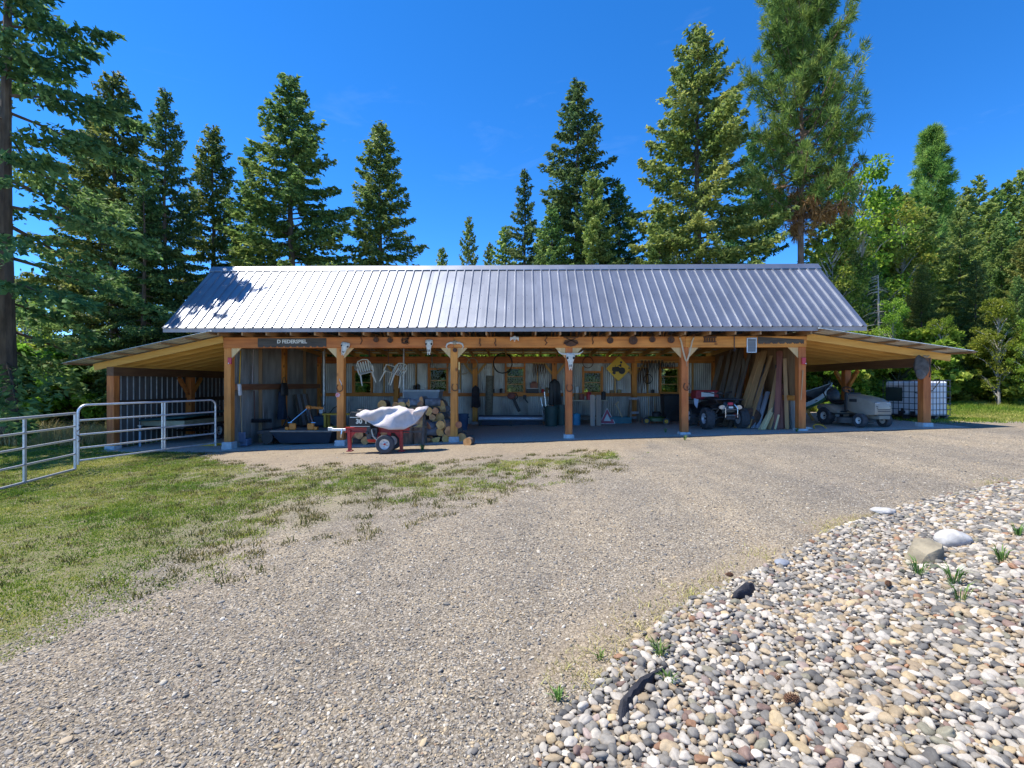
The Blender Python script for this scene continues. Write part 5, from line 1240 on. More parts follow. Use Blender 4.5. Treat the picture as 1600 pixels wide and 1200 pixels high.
# ---- log splitter
wl = G(608, 707); SY = wl.y + .2
sx0 = P(545, 672, SY).x; gs = gz(wl.x, SY); sp = thing('log_splitter', 'red wheeled log splitter under a pale tarp in front of the firewood', 'log splitter', (P(590, 672, SY).x, SY, gs)); ox = sp.location.x
def sX(px): return P(px, 600, SY).x - ox
def sZ(py): return P(800, py, SY).z - gs
bz = sZ(672)
mb = MB(); x0, x1 = sX(540), sX(640)
mb.bb(x0, x1, -.07, .07, bz + .045, bz + .06); mb.bb(x0, x1, -.07, .07, bz - .06, bz - .045); mb.bb(x0, x1, -.008, .008, bz - .044, bz + .044); mb.build('beam', M_red, sp)
mb = MB(); mb.bb(sX(519), sX(541), -.04, .04, bz - .03, bz + .03); mb.bb(sX(513), sX(520), -.03, .03, bz - .02, bz + .06); mb.build('tongue', pm('galv_tongue', (.72, .73, .72), (.6, .6, .58), 9, rough=.5, metal=.3), sp, bevel=.006)
MB().tube([(sX(536), -.05, bz + .03), (sX(535), -.07, bz - .1), (sX(534), -.06, bz - .18)], .014, 6).build('safety_chain', M_chrome, sp)
for px, nm in ((546, 'jack_leg'), (627, 'rear_leg')):
    x = sX(px); mb = MB(); mb.bar((x, -.02, bz), (x + (.02 if px < 600 else .01), -.02, .02), .075, .075, (0, 1, 0)); mb.box((x + .02, -.02, .015), (.14, .14, .03)); mb.build(nm, M_red, sp, bevel=.006)
    MB().prism([(0, 0), (.14, 0), (0, -.16)], .02, Matrix(((1 if px < 600 else -1, 0, 0, x + (.035 if px < 600 else -.035)), (0, 0, -1, -.02), (0, 1, 0, bz - .045), (0, 0, 0, 1)))).build('leg_gusset', M_red, sp)
wr = .215
for s in (-1, 1): wheel(sp, (sX(608), s * .34 , wr), wr, .13, 'Y', M_hub, dish=-1 if s < 0 else 1)
mb = MB(); mb.cyl((sX(608), -.4, wr), (sX(608), .4, wr), .025, n=8); mb.bar((sX(608), 0, wr), (sX(608), 0, bz - .04), .08, .06, (0, 1, 0)); mb.build('axle', M_red, sp)
mb = MB(); mb.lathe([(0, -.13), (.12, -.13), (.13, -.11), (.13, .11), (.12, .13), (0, .13)], (sX(585), -.02, bz - .17), 'X', 20); mb.build('hydraulic_tank', M_red, sp, smooth=True)
# engine with lettered shroud
xe0, xe1 = sX(550), sX(583); ze0, ze1 = sZ(665), sZ(645)
mb = MB(); mb.bb(xe0 + .03, xe1 + .1, -.16, .12, ze0 - .01, ze1); mb.cyl(((xe0 + xe1) / 2, -.02, ze1 - .02), ((xe0 + xe1) / 2, -.02, ze1 + .08), .12, n=16); mb.build('engine', M_black, sp, bevel=.012)
mb = MB(); pl = [(xe0, ze0 + .03), (xe0 + .03, ze0 - .02), (xe1, ze0 - .03), (xe1 + .02, ze1), (xe0 + .06, ze1 + .03), (xe0 + .01, ze1 - .02)]
mb.prism(pl, .03, Matrix(((1, 0, 0, 0), (0, 0, -1, -.185), (0, 1, 0, 0), (0, 0, 0, 1)))); shr = mb.build('shroud', pm('shroud_black', (.03, .028, .025), (.02, .02, .018)), sp, bevel=.006)
Wm = pm('decal_white', (.82, .78, .66), (.75, .7, .58), 20, rough=.6)
text('30 T', .15, Wm, shr, ((xe0 + xe1) / 2 + .05, -.203, (ze0 + ze1) / 2 - .045), bold=.006)
MB().bb(xe0 + .02, xe1 - .02, -.205, -.2, (ze0 + ze1) / 2 + .045, (ze0 + ze1) / 2 + .06).build('stripe', Wm, shr); MB().bb(xe0 + .03, xe1 - .02, -.205, -.2, ze0 - .015, ze0 - .003).build('stripe', Wm, shr)
text('FOREST', .07, Wm, shr, ((xe0 + xe1) / 2 + .01, -.203, ze1 - .02), bold=.002) if False else None
mb = MB()
for k, (px, py, r_) in enumerate(((580, 668, .05), (586, 674, .04), (577, 676, .035), (590, 680, .03), (583, 684, .028))): mb.cyl((sX(px), -.2, sZ(py)), (sX(px), .05, sZ(py)), r_, n=10)
mb.bb(sX(576), sX(592), -.15, .1, sZ(686), sZ(668)); mb.build('pump', M_steel, sp, bevel=.006)
MB().tube([(sX(585), -.22, sZ(670)), (sX(588), -.26, sZ(680)), (sX(596), -.27, sZ(688)), (sX(604), -.24, sZ(687))], .016, 8).build('hose', pm('clear_hose', (.6, .55, .45), (.5, .45, .35)), sp, smooth=True)
mb = MB(); mb.bar((sX(600), 0, bz + .05), (sX(600), 0, bz + .3), .1, .06, (0, 1, 0)); mb.cyl((sX(640), 0, bz + .16), (sX(612), 0, bz + .16), .06, n=14); mb.build('cylinder_ram', M_steel, sp)
MB().bar((sX(663), .0, sZ(642)), (sX(660), 0, 0.02), .05, .06, (0, 1, 0)).build('log_table_leg', M_steel, sp); MB().bb(sX(625), sX(664), -.02, .02, bz - .06, bz - .02).build('table_arm', M_steel, sp)
# ---- tarp draped over it
mt = MB(); nu, nv = 52, 30; vs = []
for i in range(nu + 1):
    u = i / nu; x = sX(560) + (sX(669) - sX(560)) * u
    top = sZ(639 + 3 * math.sin(u * 9) + 5 * (u > .75) * math.sin((u - .75) * 12)) + .0
    if u > .82: top = sZ(641 - 6 * (u - .82) / .18)
    if u < .12: top = sZ(646 - 40 * u)
    low = np.interp(u, [0, .12, .3, .5, .7, .85, .95, 1], [sZ(648), sZ(655), sZ(664), sZ(669), sZ(669.5), sZ(661), sZ(647), sZ(637)])
    hw = np.interp(u, [0, .1, .5, .85, 1], [.1, .22, .27, .24, .03])
    for j in range(nv + 1):
        v = j / nv * 2 - 1; a = abs(v)
        if a < .5: y = v / .5 * hw * .9; z = top - .02 * (a / .5) ** 2
        else:
            q = (a - .5) / .5; y = math.copysign(hw * (.9 + .35 * q ** .7), v); z = top - .02 - (top - .02 - low) * q
        cr_ = -.045 * abs(mnoise.noise(Vector((x * 3.1 + z * 3.0, v * 1.5, z * 4.5 - x * 2)))) - .02 * abs(mnoise.noise(Vector((x * 6.5 - z * 5, v * 2.2 + 4, z * 9)))); nz_ = cr_ + .04 + mnoise.noise(Vector((x * 3.2 + z * 2.5, y * 2.2, z * 6 + u * 3))) * .03 + mnoise.noise(Vector((x * 8 - z * 7, y * 5, z * 10))) * .012
        fold = .05 * math.sin(14 * (z - .35 * x) + 3 * mnoise.noise(Vector((x * 2, z * 3, 1)))) * min(1, a * 1.6)
        vs.append((x, y + math.copysign(1, v) * (nz_ * .8 + fold) * (a > .3), z + nz_ * .7 * (a < .75) + .02 * math.sin(u * 23 + v * 4) * (a < .5)))
mt.add(vs, [(i * (nv + 1) + j, (i + 1) * (nv + 1) + j, (i + 1) * (nv + 1) + j + 1, i * (nv + 1) + j + 1) for i in range(nu) for j in range(nv)])
tp = solo('tarp', mt, pm('pale_tarp', (.60, .53, .51), (.46, .41, .40), 7, rough=.65, bump=.35, bscale=18), 'crumpled pale pinkish tarp draped over the log splitter', 'tarp', tuple(sp.location), smooth=True, angle=80)
sd = tp.modifiers.new('thickness', 'SOLIDIFY'); sd.thickness = .004
# ---- firewood
M_lbark = pm('log_bark', (.16, .12, .095), (.075, .058, .05), 9, (1, 1, 1), .95, bump=.9, bscale=26, rnd=.35)
M_gbark = pm('grey_log_bark', (.27, .26, .27), (.14, .13, .135), 9, rough=.95, bump=.8, bscale=26, rnd=.3)
M_end = pm('log_end', (.80, .40, .15), (.56, .23, .075), 9, rough=.8, rnd=.25, hue=.02)
def ringmat():
    m = M_end; nt = m.node_tree; return m
def logmesh(seed, L_, r_, split=False, grey=False):
    g = random.Random(seed); n_ = 12; rings = []; ov = [1 + g.uniform(-.08, .08) for _ in range(n_)]
    for x in (-L_ / 2, -L_ / 6, L_ / 6, L_ / 2):
        ring = []
        for k in range(n_):
            a = 2 * math.pi * k / n_; q = r_ * ov[k] * g.uniform(.97, 1.03)
            y, z = q * math.cos(a), q * math.sin(a)
            if split and z > r_ * .15: z = r_ * .15 + (z - r_ * .15) * .12
            ring.append(Vector((x, y, z)))
        rings.append(ring)
    mb = MB(); mb.loft(rings, caps=False); o = 0
    mb.add(rings[0], [tuple(range(n_ - 1, -1, -1))], 1); mb.add(rings[-1], [tuple(range(n_))], 1)
    return mb.mesh('log', [M_gbark if grey else M_lbark, M_end], True, 45)
LM = [logmesh(k, .40, .085 + .018 * (k % 4), k % 5 == 4, k % 4 == 1) for k in range(10)]
rl = random.Random(17); GLOG = 'split and round logs of the firewood pile'
def log(x, y, z, ax, me=None, s=1, label='round cut log in the firewood pile beside the log splitter', tilt=0):
    o = place('firewood_log', me or rl.choice(LM), None, (x, y, z), (rl.random() * 6.28, tilt, ax), (rl.uniform(.85, 1.1), s, s)); return tag(o, label, 'log', GLOG)
# rows of logs with their ends facing the front, stacked against the light
def pile(xa, xb, y, layers, dx=.235):
    z = 0
    for l in range(layers):
        n_ = int((xb - xa - l * dx * .8) / dx)
        for k in range(n_):
            x = xa + l * dx * .4 + (k + .5) * dx + rl.uniform(-.03, .03); g = gz(x, y)
            ax = R(90) + rl.gauss(0, .28) if rl.random() < .72 else rl.gauss(.2, .5)
            me = rl.choice(LM)
            lb = '%s log %s, %s of the firewood' % ('grey barked' if me in (LM[1], LM[5], LM[9]) else ('split' if me in (LM[4],) else 'brown barked'), 'showing its cut end' if abs(ax - R(90)) < .62 else 'lying sideways', ('bottom', 'second layer', 'third layer', 'fourth layer', 'top', 'top')[l] + (' front' if y < 13.4 else ' middle' if y < 13.8 else ' back'))
            log(x, y + rl.uniform(-.08, .08), g + .10 + l * .182 + rl.uniform(-.01, .015), ax, me=me, s=rl.uniform(.85, 1.15), label=lb)
pX = lambda px, Y: P(px, 600, Y).x
pile(pX(552, 13.1), pX(735, 13.1), 13.25, 3); pile(pX(590, 13.6), pX(722, 13.6), 13.65, 5); pile(pX(585, 14), pX(730, 14.1), 14.05, 6, .25)
for px, py, Y, ax, lb in [(600, 632, 14.3, 1.57, 'pale cut log end showing alone above the tarp at left'), (632, 628, 14.0, .3, 'grey weathered branch lying on top of the firewood pile'), (648, 630, 13.9, .5, 'grey log lying across the pile above the tarp'), (664, 625, 14.1, 1.4, 'thick log with orange end on top of the pile'), (676, 629, 13.9, .2, 'dark log lying sideways near the top right of the pile'), (690, 633, 14.1, 1.5, 'log with small pale end at the right slope of the pile')]:
    q = P(px, py, Y); log(q.x, Y, q.z, ax, me=LM[1] if 'grey' in lb else None, s=1.1, label=lb)
for px, py, ax, s_, lb in [(731, 697, 1.4, .9, 'log that rolled to the right of the third post'), (727, 690, .6, .8, 'short grey block right of the third post'), (689, 689, 1.35, 1.0, 'log at the right foot of the pile with a round pale end'), (676, 691, 1.2, 1.0, 'log leaning out at the foot of the pile'), (568, 695, 1.5, 1.3, 'thick log under the splitter beam with orange end'), (553, 693, 1.2, 1.1, 'log behind the red leg of the splitter')]:
    g = G(px, py); log(g.x, g.y + .3, g.z + .09 * s_, ax, s=s_, label=lb)
def stump(px, py, r_, h, label):
    g = G(px, py); n_ = 18; rs = random.Random(px); ov = [1 + rs.uniform(-.06, .06) for _ in range(n_)]; mb = MB()
    rings = [[Vector((r_ * k_ * ov[i] * math.cos(2 * math.pi * i / n_), r_ * k_ * ov[i] * math.sin(2 * math.pi * i / n_), z)) for i in range(n_)] for z, k_ in ((-.02, 1.06), (h * .3, 1.0), (h * .7, .98), (h, 1.0))]
    mb.loft(rings, caps=False); mb.add(rings[-1], [tuple(range(n_))], 1); mb.add(rings[0], [tuple(range(n_ - 1, -1, -1))], 1)
    return solo('chopping_block', mb, [pm('stump_bark', (.22, .15, .10), (.09, .06, .045), 7, (2, 2, .5), .95, bump=1, bscale=20), M_end], label, 'stump', (g.x, g.y + r_, g.z), smooth=True, angle=50)
stump(653, 694, .20, .44, 'wide bark-covered chopping block right of the splitter wheel'); stump(636, 695, .13, .46, 'narrow dark chopping block beside the red rear leg')

# ---- quad bike
g = G(1101, 673); QY = g.y + .45; q = P(1129, 600, QY); qg = gz(q.x, QY)
atv = thing('quad_bike', 'black four-wheeled quad bike with red rear box and racks facing out', 'quad bike', (q.x, QY, qg), R(3))
wr = .30; M_rimg = pm('silver_rim', (.62, .64, .68), (.5, .52, .56), 10, rough=.35, metal=.2)
for sx in (-1, 1):
    wheel(atv, (sx * .50, -.1, wr), wr, .25, 'X', M_rimg, 16, .52, dish=sx); wheel(atv, (sx * .43, 1.17, wr), wr, .27, 'X', M_rimg, 16, .5, dish=sx)
M_pl = pm('quad_plastic', (.022, .025, .024), (.014, .016, .016), 9, rough=.38)
for sx in (-1, 1):
    rings = []
    for k in range(9):
        a = R(-8 + 196 * k / 8); rr_ = .37; yy_, zz_ = -.1 - rr_ * math.cos(a), wr + rr_ * math.sin(a) * 1.02
        rings.append([Vector((sx * .18, yy_, zz_ + .07)), Vector((sx * .47, yy_, zz_ + .05)), Vector((sx * .48, yy_, zz_ + .02)), Vector((sx * .18, yy_, zz_ + .035))])
    MB().loft(rings[2:8]).build('front_fender', M_pl, atv, bevel=.006)
    rings = []
    for k in range(9):
        a = R(-5 + 185 * k / 8); rr_ = .38; yy_, zz_ = 1.17 - rr_ * math.cos(a), wr + rr_ * math.sin(a) * 1.02
        rings.append([Vector((sx * .20, yy_, zz_)), Vector((sx * .57, yy_, zz_ - .02)), Vector((sx * .58, yy_, zz_ - .05)), Vector((sx * .20, yy_, zz_ - .035))])
    MB().loft(rings[1:8]).build('rear_fender', M_pl, atv, bevel=.006)
    MB().loft([[Vector((sx * (.13 + .1 * c_ * u), -.47 + .04 * u, .62 + .055 * s_)) for c_, s_ in [(math.cos(t), math.sin(t)) for t in [k * math.pi / 4 for k in range(8)]] for u in (1,)] if 0 else [Vector((sx * .24 + .09 * math.cos(t), -.44 - .05 * w_, .64 + .06 * math.sin(t) - .02 * sx * 0)) for t in [k * math.pi / 5 for k in range(10)]] for w_ in (0, 1)]).build('headlight', pm('lamp_lens', (.6, .6, .58), (.4, .4, .4), 30, rough=.12, metal=.5), atv, smooth=True)
    MB().tube([(sx * .12, -.30, .36), (sx * .42, -.12, .30)], .02, 6).build('a_arm', M_steel, atv); MB().tube([(sx * .16, -.22, .66), (sx * .33, -.12, .36)], .035, 8).build('shock', M_red if sx > 0 else M_steel, atv, smooth=True)
    MB().bb(sx * .2, sx * .46, .28, .78, .27, .31).build('footwell', M_pl, atv)
mb = MB(); rg = []
for y, w_, z0_, z1_ in ((-.46, .13, .5, .72), (-.4, .2, .46, .8), (-.1, .2, .42, .86), (.2, .16, .42, .88), (.45, .15, .42, .8), (1.2, .17, .44, .74), (1.45, .15, .5, .68)):
    rg.append([Vector((-w_, y, z0_)), Vector((w_, y, z0_)), Vector((w_ * 1.05, y, (z0_ + z1_) / 2)), Vector((w_ * .7, y, z1_)), Vector((-w_ * .7, y, z1_)), Vector((-w_ * 1.05, y, (z0_ + z1_) / 2))])
mb.loft(rg).build('body', M_pl, atv, smooth=True)
MB().ell((0, .72, .84), (.17, .42, .075), 16, 8).build('seat', M_black, atv, smooth=True)
mb = MB(); mb.bb(-.07, .07, -.50, -.44, .70, .78); mb.build('badge', pm('red_badge', (.7, .05, .08), (.55, .03, .06)), atv, bevel=.01); MB().bb(-.05, .07, -.49, -.46, .61, .66).build('plate', M_white, atv)
mb = MB(); mb.bb(-.13, .13, -.5, -.43, .30, .44); mb.cyl((-.12, -.47, .37), (.12, -.47, .37), .05, n=12); mb.build('winch', M_steel, atv)
mb = MB()
for sx in (-1, 1): mb.tube([(sx * .14, -.40, .3), (sx * .17, -.54, .36), (sx * .17, -.55, .62), (sx * .1, -.5, .72)], .014, 6)
mb.tube([(-.17, -.55, .58), (.17, -.55, .58)], .014, 6); mb.tube([(-.17, -.55, .42), (.17, -.55, .42)], .014, 6); mb.build('bull_bar', M_chrome, atv, smooth=True)
def rack(y0, y1, z, nm):
    mb = MB(); mb.tube([(-.42, y0 + .06, z), (-.34, y0, z), (.34, y0, z), (.42, y0 + .06, z), (.42, y1, z), (-.42, y1, z)], .014, 6, True)
    for k in range(5): x = -.28 + k * .14; mb.tube([(x, y0, z), (x, y1, z)], .009, 5)
    for sx in (-1, 1): mb.tube([(sx * .3, (y0 + y1) / 2, z), (sx * .25, (y0 + y1) / 2, z - .14)], .012, 5)
    mb.build(nm, M_steel, atv, smooth=True)
rack(-.44, .02, .86, 'front_rack'); rack(.98, 1.5, .80, 'rear_rack')
mb = MB(); mb.tube([(-.42, .32, 1.06), (-.3, .25, 1.05), (-.12, .22, 1.0), (.12, .22, 1.0), (.3, .25, 1.05), (.42, .32, 1.06)], .014, 8); mb.tube([(0, .22, 1.0), (0, .14, .84)], .022, 8); mb.build('handlebar', M_steel, atv, smooth=True)
for sx in (-1, 1): MB().cyl((sx * .42, .32, 1.06), (sx * .31, .255, 1.05), .02, n=10).build('grip', M_black, atv)
MB().box((0, .2, 1.03), (.14, .08, .08)).build('instrument_pod', M_black, atv, bevel=.02)
MB().box((.0, .0, .90), (.12, .1, .05)).build('red_pouch', pm('red_badge'), atv, bevel=.01) if False else None
mb = MB(); mb.bb(-.36, .36, 1.0, 1.42, .815, 1.1); mb.build('rear_box', pm('red_box', (.42, .035, .04), (.3, .02, .03), 9, rough=.5), atv, bevel=.03); MB().bb(-.2, .2, .985, .999, .9, 1.04).build('box_latch', M_white, atv)
MB().prism([(0, 0), (.14, -.03), (.1, -.3), (.02, -.2)], .02, Matrix(((1, 0, 0, -.62), (0, 0, -1, .55), (0, 1, 0, .86), (0, 0, 0, 1)))).build('mud_flap', pm('pale_flap', (.55, .6, .72), (.45, .5, .6)), atv)
MB().bb(-.24, -.2, .3, .6, .31, .5).build('side_case', M_steel, atv); MB().bb(.2, .24, .3, .6, .31, .5).build('side_case', M_steel, atv)
# ---- riding mower
g = G(1325, 668); MY = g.y + .5; q = P(1331, 600, MY); mg = gz(q.x, MY)
mow = thing('riding_mower', 'tan riding lawn mower with black seat parked under the right shed', 'riding mower', (q.x + .05, MY, mg), R(8))
M_tan = pm('tan_paint', (.36, .32, .255), (.30, .265, .21), 5, rough=.38, coat=.25); M_dk = pm('dark_grey_plastic', (.05, .05, .052), (.035, .035, .037), 8, rough=.5)
for sx in (-1, 1): wheel(mow, (sx * .36, -.62, .19), .19, .16, 'X', M_hub, 0, .48, dish=sx); wheel(mow, (sx * .37, .58, .25), .25, .22, 'X', M_hub, 12, .45, dish=sx)
rg = []
for y, w_, z0_, z1_ in ((-.98, .17, .42, .60), (-.95, .24, .36, .70), (-.80, .27, .34, .78), (-.45, .275, .36, .85), (-.12, .25, .42, .89), (-.04, .22, .46, .90)):
    rg.append([Vector((x, y, z)) for x, z in ((-w_, z0_), (w_, z0_), (w_ * 1.02, (z0_ + z1_) / 2), (w_ * .93, z1_ - .05), (w_ * .6, z1_), (-w_ * .6, z1_), (-w_ * .93, z1_ - .05), (-w_ * 1.02, (z0_ + z1_) / 2))])
hd = MB().loft(rg).build('hood', M_tan, mow, smooth=True, angle=35)
mb = MB()
for k in range(4): mb.box((0, -.965 - .0 + .006 * k, .45 + .045 * k), (.36 + .02 * k, .05, .022))
mb.bb(-.2, .2, -.95, -.93, .42, .62); mb.build('grille', M_dk, hd)
for sx in (-1, 1): MB().ell((sx * .15, -.93, .665), (.09, .045, .035), 12, 8).build('headlight', pm('lamp_lens'), hd, smooth=True); MB().bb(sx * .27, sx * .285, -.4, -.16, .68, .76).build('hood_vent', M_dk, hd)
MB().bb(-.16, .16, -1.0, -.55, .24, .34).build('front_frame', pm('tan_frame', (.3, .27, .21), (.22, .2, .16)), mow, bevel=.01)
mb = MB(); mb.tube([(-.36, -.62, .19), (-.2, -.62, .24), (.2, -.62, .24), (.36, -.62, .19)], .025, 8); mb.build('front_axle', M_steel, mow)
mb = MB(); mb.bb(-.23, .23, -.04, .1, .4, .93); mb.build('dash', M_dk, mow, bevel=.03)
mb = MB(); mb.tube([(.17 * math.cos(a), .14 + .05 + .06 * math.sin(a), 1.0 + .15 * math.sin(a) * .6) for a in [k * math.pi / 8 for k in range(16)]], .014, 6, True); mb.tube([(0, .08, .9), (0, .19, 1.0)], .025, 8); mb.bar((-.17, .19, 1.0), (.17, .19, 1.0), .03, .02); mb.build('steering_wheel', M_black, mow, smooth=True)
mb = MB(); rg = []
for y, w_, z0_, z1_ in ((.12, .4, .34, .42), (.3, .43, .36, .52), (.55, .45, .40, .60), (.85, .42, .42, .58), (.95, .36, .45, .55)): rg.append([Vector((x, y, z)) for x, z in ((-w_, z0_), (w_, z0_), (w_, z1_ - .04), (w_ * .85, z1_), (-w_ * .85, z1_), (-w_, z1_ - .04))])
mb.loft(rg).build('rear_fender', M_tan, mow, smooth=True, angle=40)
MB().bb(-.42, .42, -.06, .34, .32, .35).build('footboard', M_dk, mow)
st = MB(); st.ell((0, .52, .65), (.23, .25, .07), 16, 8); st.ell((0, .74, .84), (.22, .07, .23), 16, 10, M=Euler((R(-12), 0, 0)).to_matrix()); st.build('seat', M_black, mow, smooth=True)
MB().tube([(-.2, .72, .66), (-.24, .83, .9), (-.18, .87, 1.08), (.18, .87, 1.08), (.24, .83, .9), (.2, .72, .66)], .018, 6).build('seat_frame', M_black, mow, smooth=True)
mb = MB(); mb.loft([[Vector((.52 * math.cos(a), -.05 + .3 * math.sin(a), z)) for a in [k * math.pi / 10 for k in range(20)]] for z in (.09, .2, .24)]); mb.box((.5, -.05, .14), (.3, .3, .04)); mb.build('cutting_deck', pm('deck_grey', (.10, .095, .09), (.07, .065, .06)), mow, smooth=True)
MB().tube([(-.3, -.1, .4), (-.3, .5, .38)], .02, 6).build('frame_rail', M_steel, mow); MB().tube([(.3, -.1, .4), (.3, .5, .38)], .02, 6).build('frame_rail', M_steel, mow)
# ---- canoe behind the mower, its bow raised
cA = P(1262, 645, 16.0); ca = P(1303, 598, 15.6)
can = thing('canoe', 'green and white canoe standing behind the riding mower with raised bow', 'canoe', (9.0, 16.6, gz(9.0, 16.6)), R(4))
nS = 19; rgo = []; Lc = 3.4
def canoe_ring(t, k=1.0, dz=0):
    w_ = .40 * max(.02, 1 - abs(t) ** 2.2) * k; sheer = .36 + .26 * abs(t) ** 3; keel = .02 + .16 * max(0, abs(t) - .72) / .28
    return w_, sheer, keel
for i in range(nS):
    t = -1 + 2 * i / (nS - 1); w_, sh, ke = canoe_ring(t)
    rgo.append([Vector((t * Lc / 2 , w_ * a, ke + (sh - ke) * b_)) for a, b_ in ((-1, 1), (-1.02, .6), (-.85, .2), (-.3, 0), (.3, 0), (.85, .2), (1.02, .6), (1, 1), (.97, .99), (.82, .22), (.28, .04), (-.28, .04), (-.82, .22), (-.97, .99))])
mb = MB(); mb.loft(rgo); n_ = 14
for fi in range(len(mb.m)):
    k = fi % n_ if fi < (nS - 1) * n_ else 2
    mb.m[fi] = {0: 1, 6: 1, 1: 0, 5: 0, 2: 0, 3: 0, 4: 0}.get(k, 2)
hull = mb.build('hull', [pm('canoe_green', (.05, .17, .07), (.035, .12, .05), 3, rough=.4), pm('canoe_white', (.62, .68, .68), (.5, .56, .56), 4, rough=.4), pm('canoe_inside', (.12, .13, .13), (.08, .085, .09), 5)], can, smooth=True, angle=50)
for s in (-1, 1): MB().tube([(v[7 if s > 0 else 0].x, v[7 if s > 0 else 0].y, v[7].z) for v in rgo], .016, 6).build('gunwale', pm('canoe_rail', (.55, .6, .62), (.45, .5, .5)), can, smooth=True)
for x in (-.8, .1, .8): MB().bb(x - .09, x + .09, -.33, .33, .30, .325).build('thwart', M_black, can)
can.rotation_euler = (R(18), R(-13), R(8)); qb = P(1306, 596, 16.0); can.location = (qb.x - Lc / 2 * math.cos(R(13)) + .02, 16.0, qb.z - .62 - Lc / 2 * math.sin(R(13)) * 1.0)
# sawhorse carrying the canoe
for dx in (-1.1, .55):
    hx = can.location.x + dx * .95; hz = can.location.z + dx * .22 - .03; g = gz(hx, 16.1); sh_ = thing('sawhorse', 'sawhorse under the %s of the canoe' % ('stern' if dx < 0 else 'bow'), 'sawhorse', (hx, 16.05, g)); hh = max(.25, hz - g)
    MB().bb(-.05, .05, -.4, .4, hh - .09, hh).build('beam', lum('Y'), sh_)
    for sx in (-1, 1):
        for sy in (-1, 1): MB().bar((sx * .04, sy * .33, hh - .05), (sx * .2, sy * .38, 0), .04, .08).build('leg', lum('Z'), sh_)
# ---- water tote (caged tank on pallet)
tY = 14.3; c0 = P(1447, 656, tY); tg = gz(c0.x, tY)
tote = thing('water_tote', 'white plastic water tote in a dark wire cage beyond the right shed post', 'water tank', (c0.x, tY, tg), R(-72))
W1, W2, HT = 1.22, 1.0, 1.2
# near corner at origin: long face runs to -x (local), short face runs to +y
pz = .15
mb = MB()
for k in range(3): mb.bb(-W1, 0, .05 + k * .4, .15 + k * .4, .12, pz - .002)
for i in range(3):
    for k in range(3): mb.box((-.1 - i * .51, .1 + k * .4, .06), (.13, .13, .12))
mb.build('pallet', M_steel, tote)
MB().bb(-W1 + .03, -.03, .03, W2 - .03, pz, HT - .03).build('tank', pm('tote_plastic', (.80, .81, .84), (.72, .74, .78), 2, rough=.45), tote, bevel=.05)
cg = MB()
for k in range(9): x = -W1 * k / 8; cg.cyl((x, 0, pz), (x, 0, HT), .009, n=6); cg.cyl((x, W2, pz), (x, W2, HT), .009, n=6)
for k in range(1, 7): y = W2 * k / 7; cg.cyl((0, y, pz), (0, y, HT), .009, n=6); cg.cyl((-W1, y, pz), (-W1, y, HT), .009, n=6)
for k in range(7):
    z = pz + .01 + (HT - pz - .01) * k / 6; cg.tube([(-W1, -.012, z), (.012, -.012, z), (.012, W2 + .012, z), (-W1 - .012, W2 + .012, z), (-W1 - .012, -.012, z)], .010, 6)
cg.build('cage', M_steel, tote, smooth=True)
MB().bb(-W1 + .1, -W1 * .52, -.03, -.022, pz + .42, pz + .84).build('label_plate', pm('dark_plate', (.03, .05, .045), (.022, .035, .03)), tote)
MB().lathe([(0, 0), (.09, 0), (.09, .05), (0, .05)], (-W1 / 2, W2 / 2, HT - .03), 'Z', 16).build('filler_cap', M_black, tote)
mb = MB(); mb.cyl((-W1 / 2, -.0, pz + .1), (-W1 / 2, -.1, pz + .1), .045, n=12); mb.box((-W1 / 2, -.07, pz + .17), (.04, .03, .08)); mb.build('valve', M_black, tote)
MB().tube([(-.3, -.03, HT - .35), (-.1, -.04, HT - .42), (.04, .2, HT - .3), (.05, .5, HT - .02)], .014, 6).build('hose', M_hose, tote, smooth=True)
for x in (-W1 + .12, -W1 * .62, -W1 * .34): MB().bb(x, x + .14, -.026, -.021, pz + .02, pz + .13).build('dark_gap_plate', M_black, tote)
# yellow leaf rake head / hose on the ground by the corner post
g = G(1283, 670); solo('yellow_hose', MB().tube([(.16 * math.cos(a), .06 + .1 * math.sin(a), .02 + .09 * max(0, math.sin(a)) ** 1) for a in [R(-20 + 220 * k / 14) for k in range(15)]], .016, 8), M_yellow, 'arched piece of yellow hose on the ground by the right corner post', 'hose', (g.x, g.y, g.z), smooth=True)
g = G(1262, 672); solo('white_rag', MB().ell((0, 0, .03), (.16, .1, .035), 14, 8, fn=lambda u: 1 + .3 * mnoise.noise(u * 2.5)), M_white, 'crumpled white rag at the base of the right corner post', 'rag', (g.x + .1, g.y + .25, g.z), smooth=True)

# ================================================================ STORED CLUTTER
def zfl_(x, y): return gz(x, y)
def coatmb(w_, h, seed, turn=0):
    rc = random.Random(seed); mb = MB(); rings = []; n_ = 22
    for z, k, d in ((0, .16, .03), (-.04, .3, .05), (-.1, .8, .07), (-.2, 1.0, .08), (-.45, .95, .08), (-.7, 1.02, .09), (-.95, 1.1, .1), (-1, 1.06, .09)):
        ring = []
        for i in range(n_):
            a = 2 * math.pi * i / n_; f = 1 + (.16 * math.sin(a * 5 + seed) + .1 * math.sin(a * 9 + z * 3)) * min(1, -z * 2.2)
            x, y = w_ * k * math.cos(a) * f, d * math.sin(a) * f
            ring.append(Vector((x, y, z * h + .03 * math.sin(a * 3 + seed) * (z < -.9))) if not turn else Vector((y, x, z * h)))
        rings.append(ring)
    return mb.loft(rings)
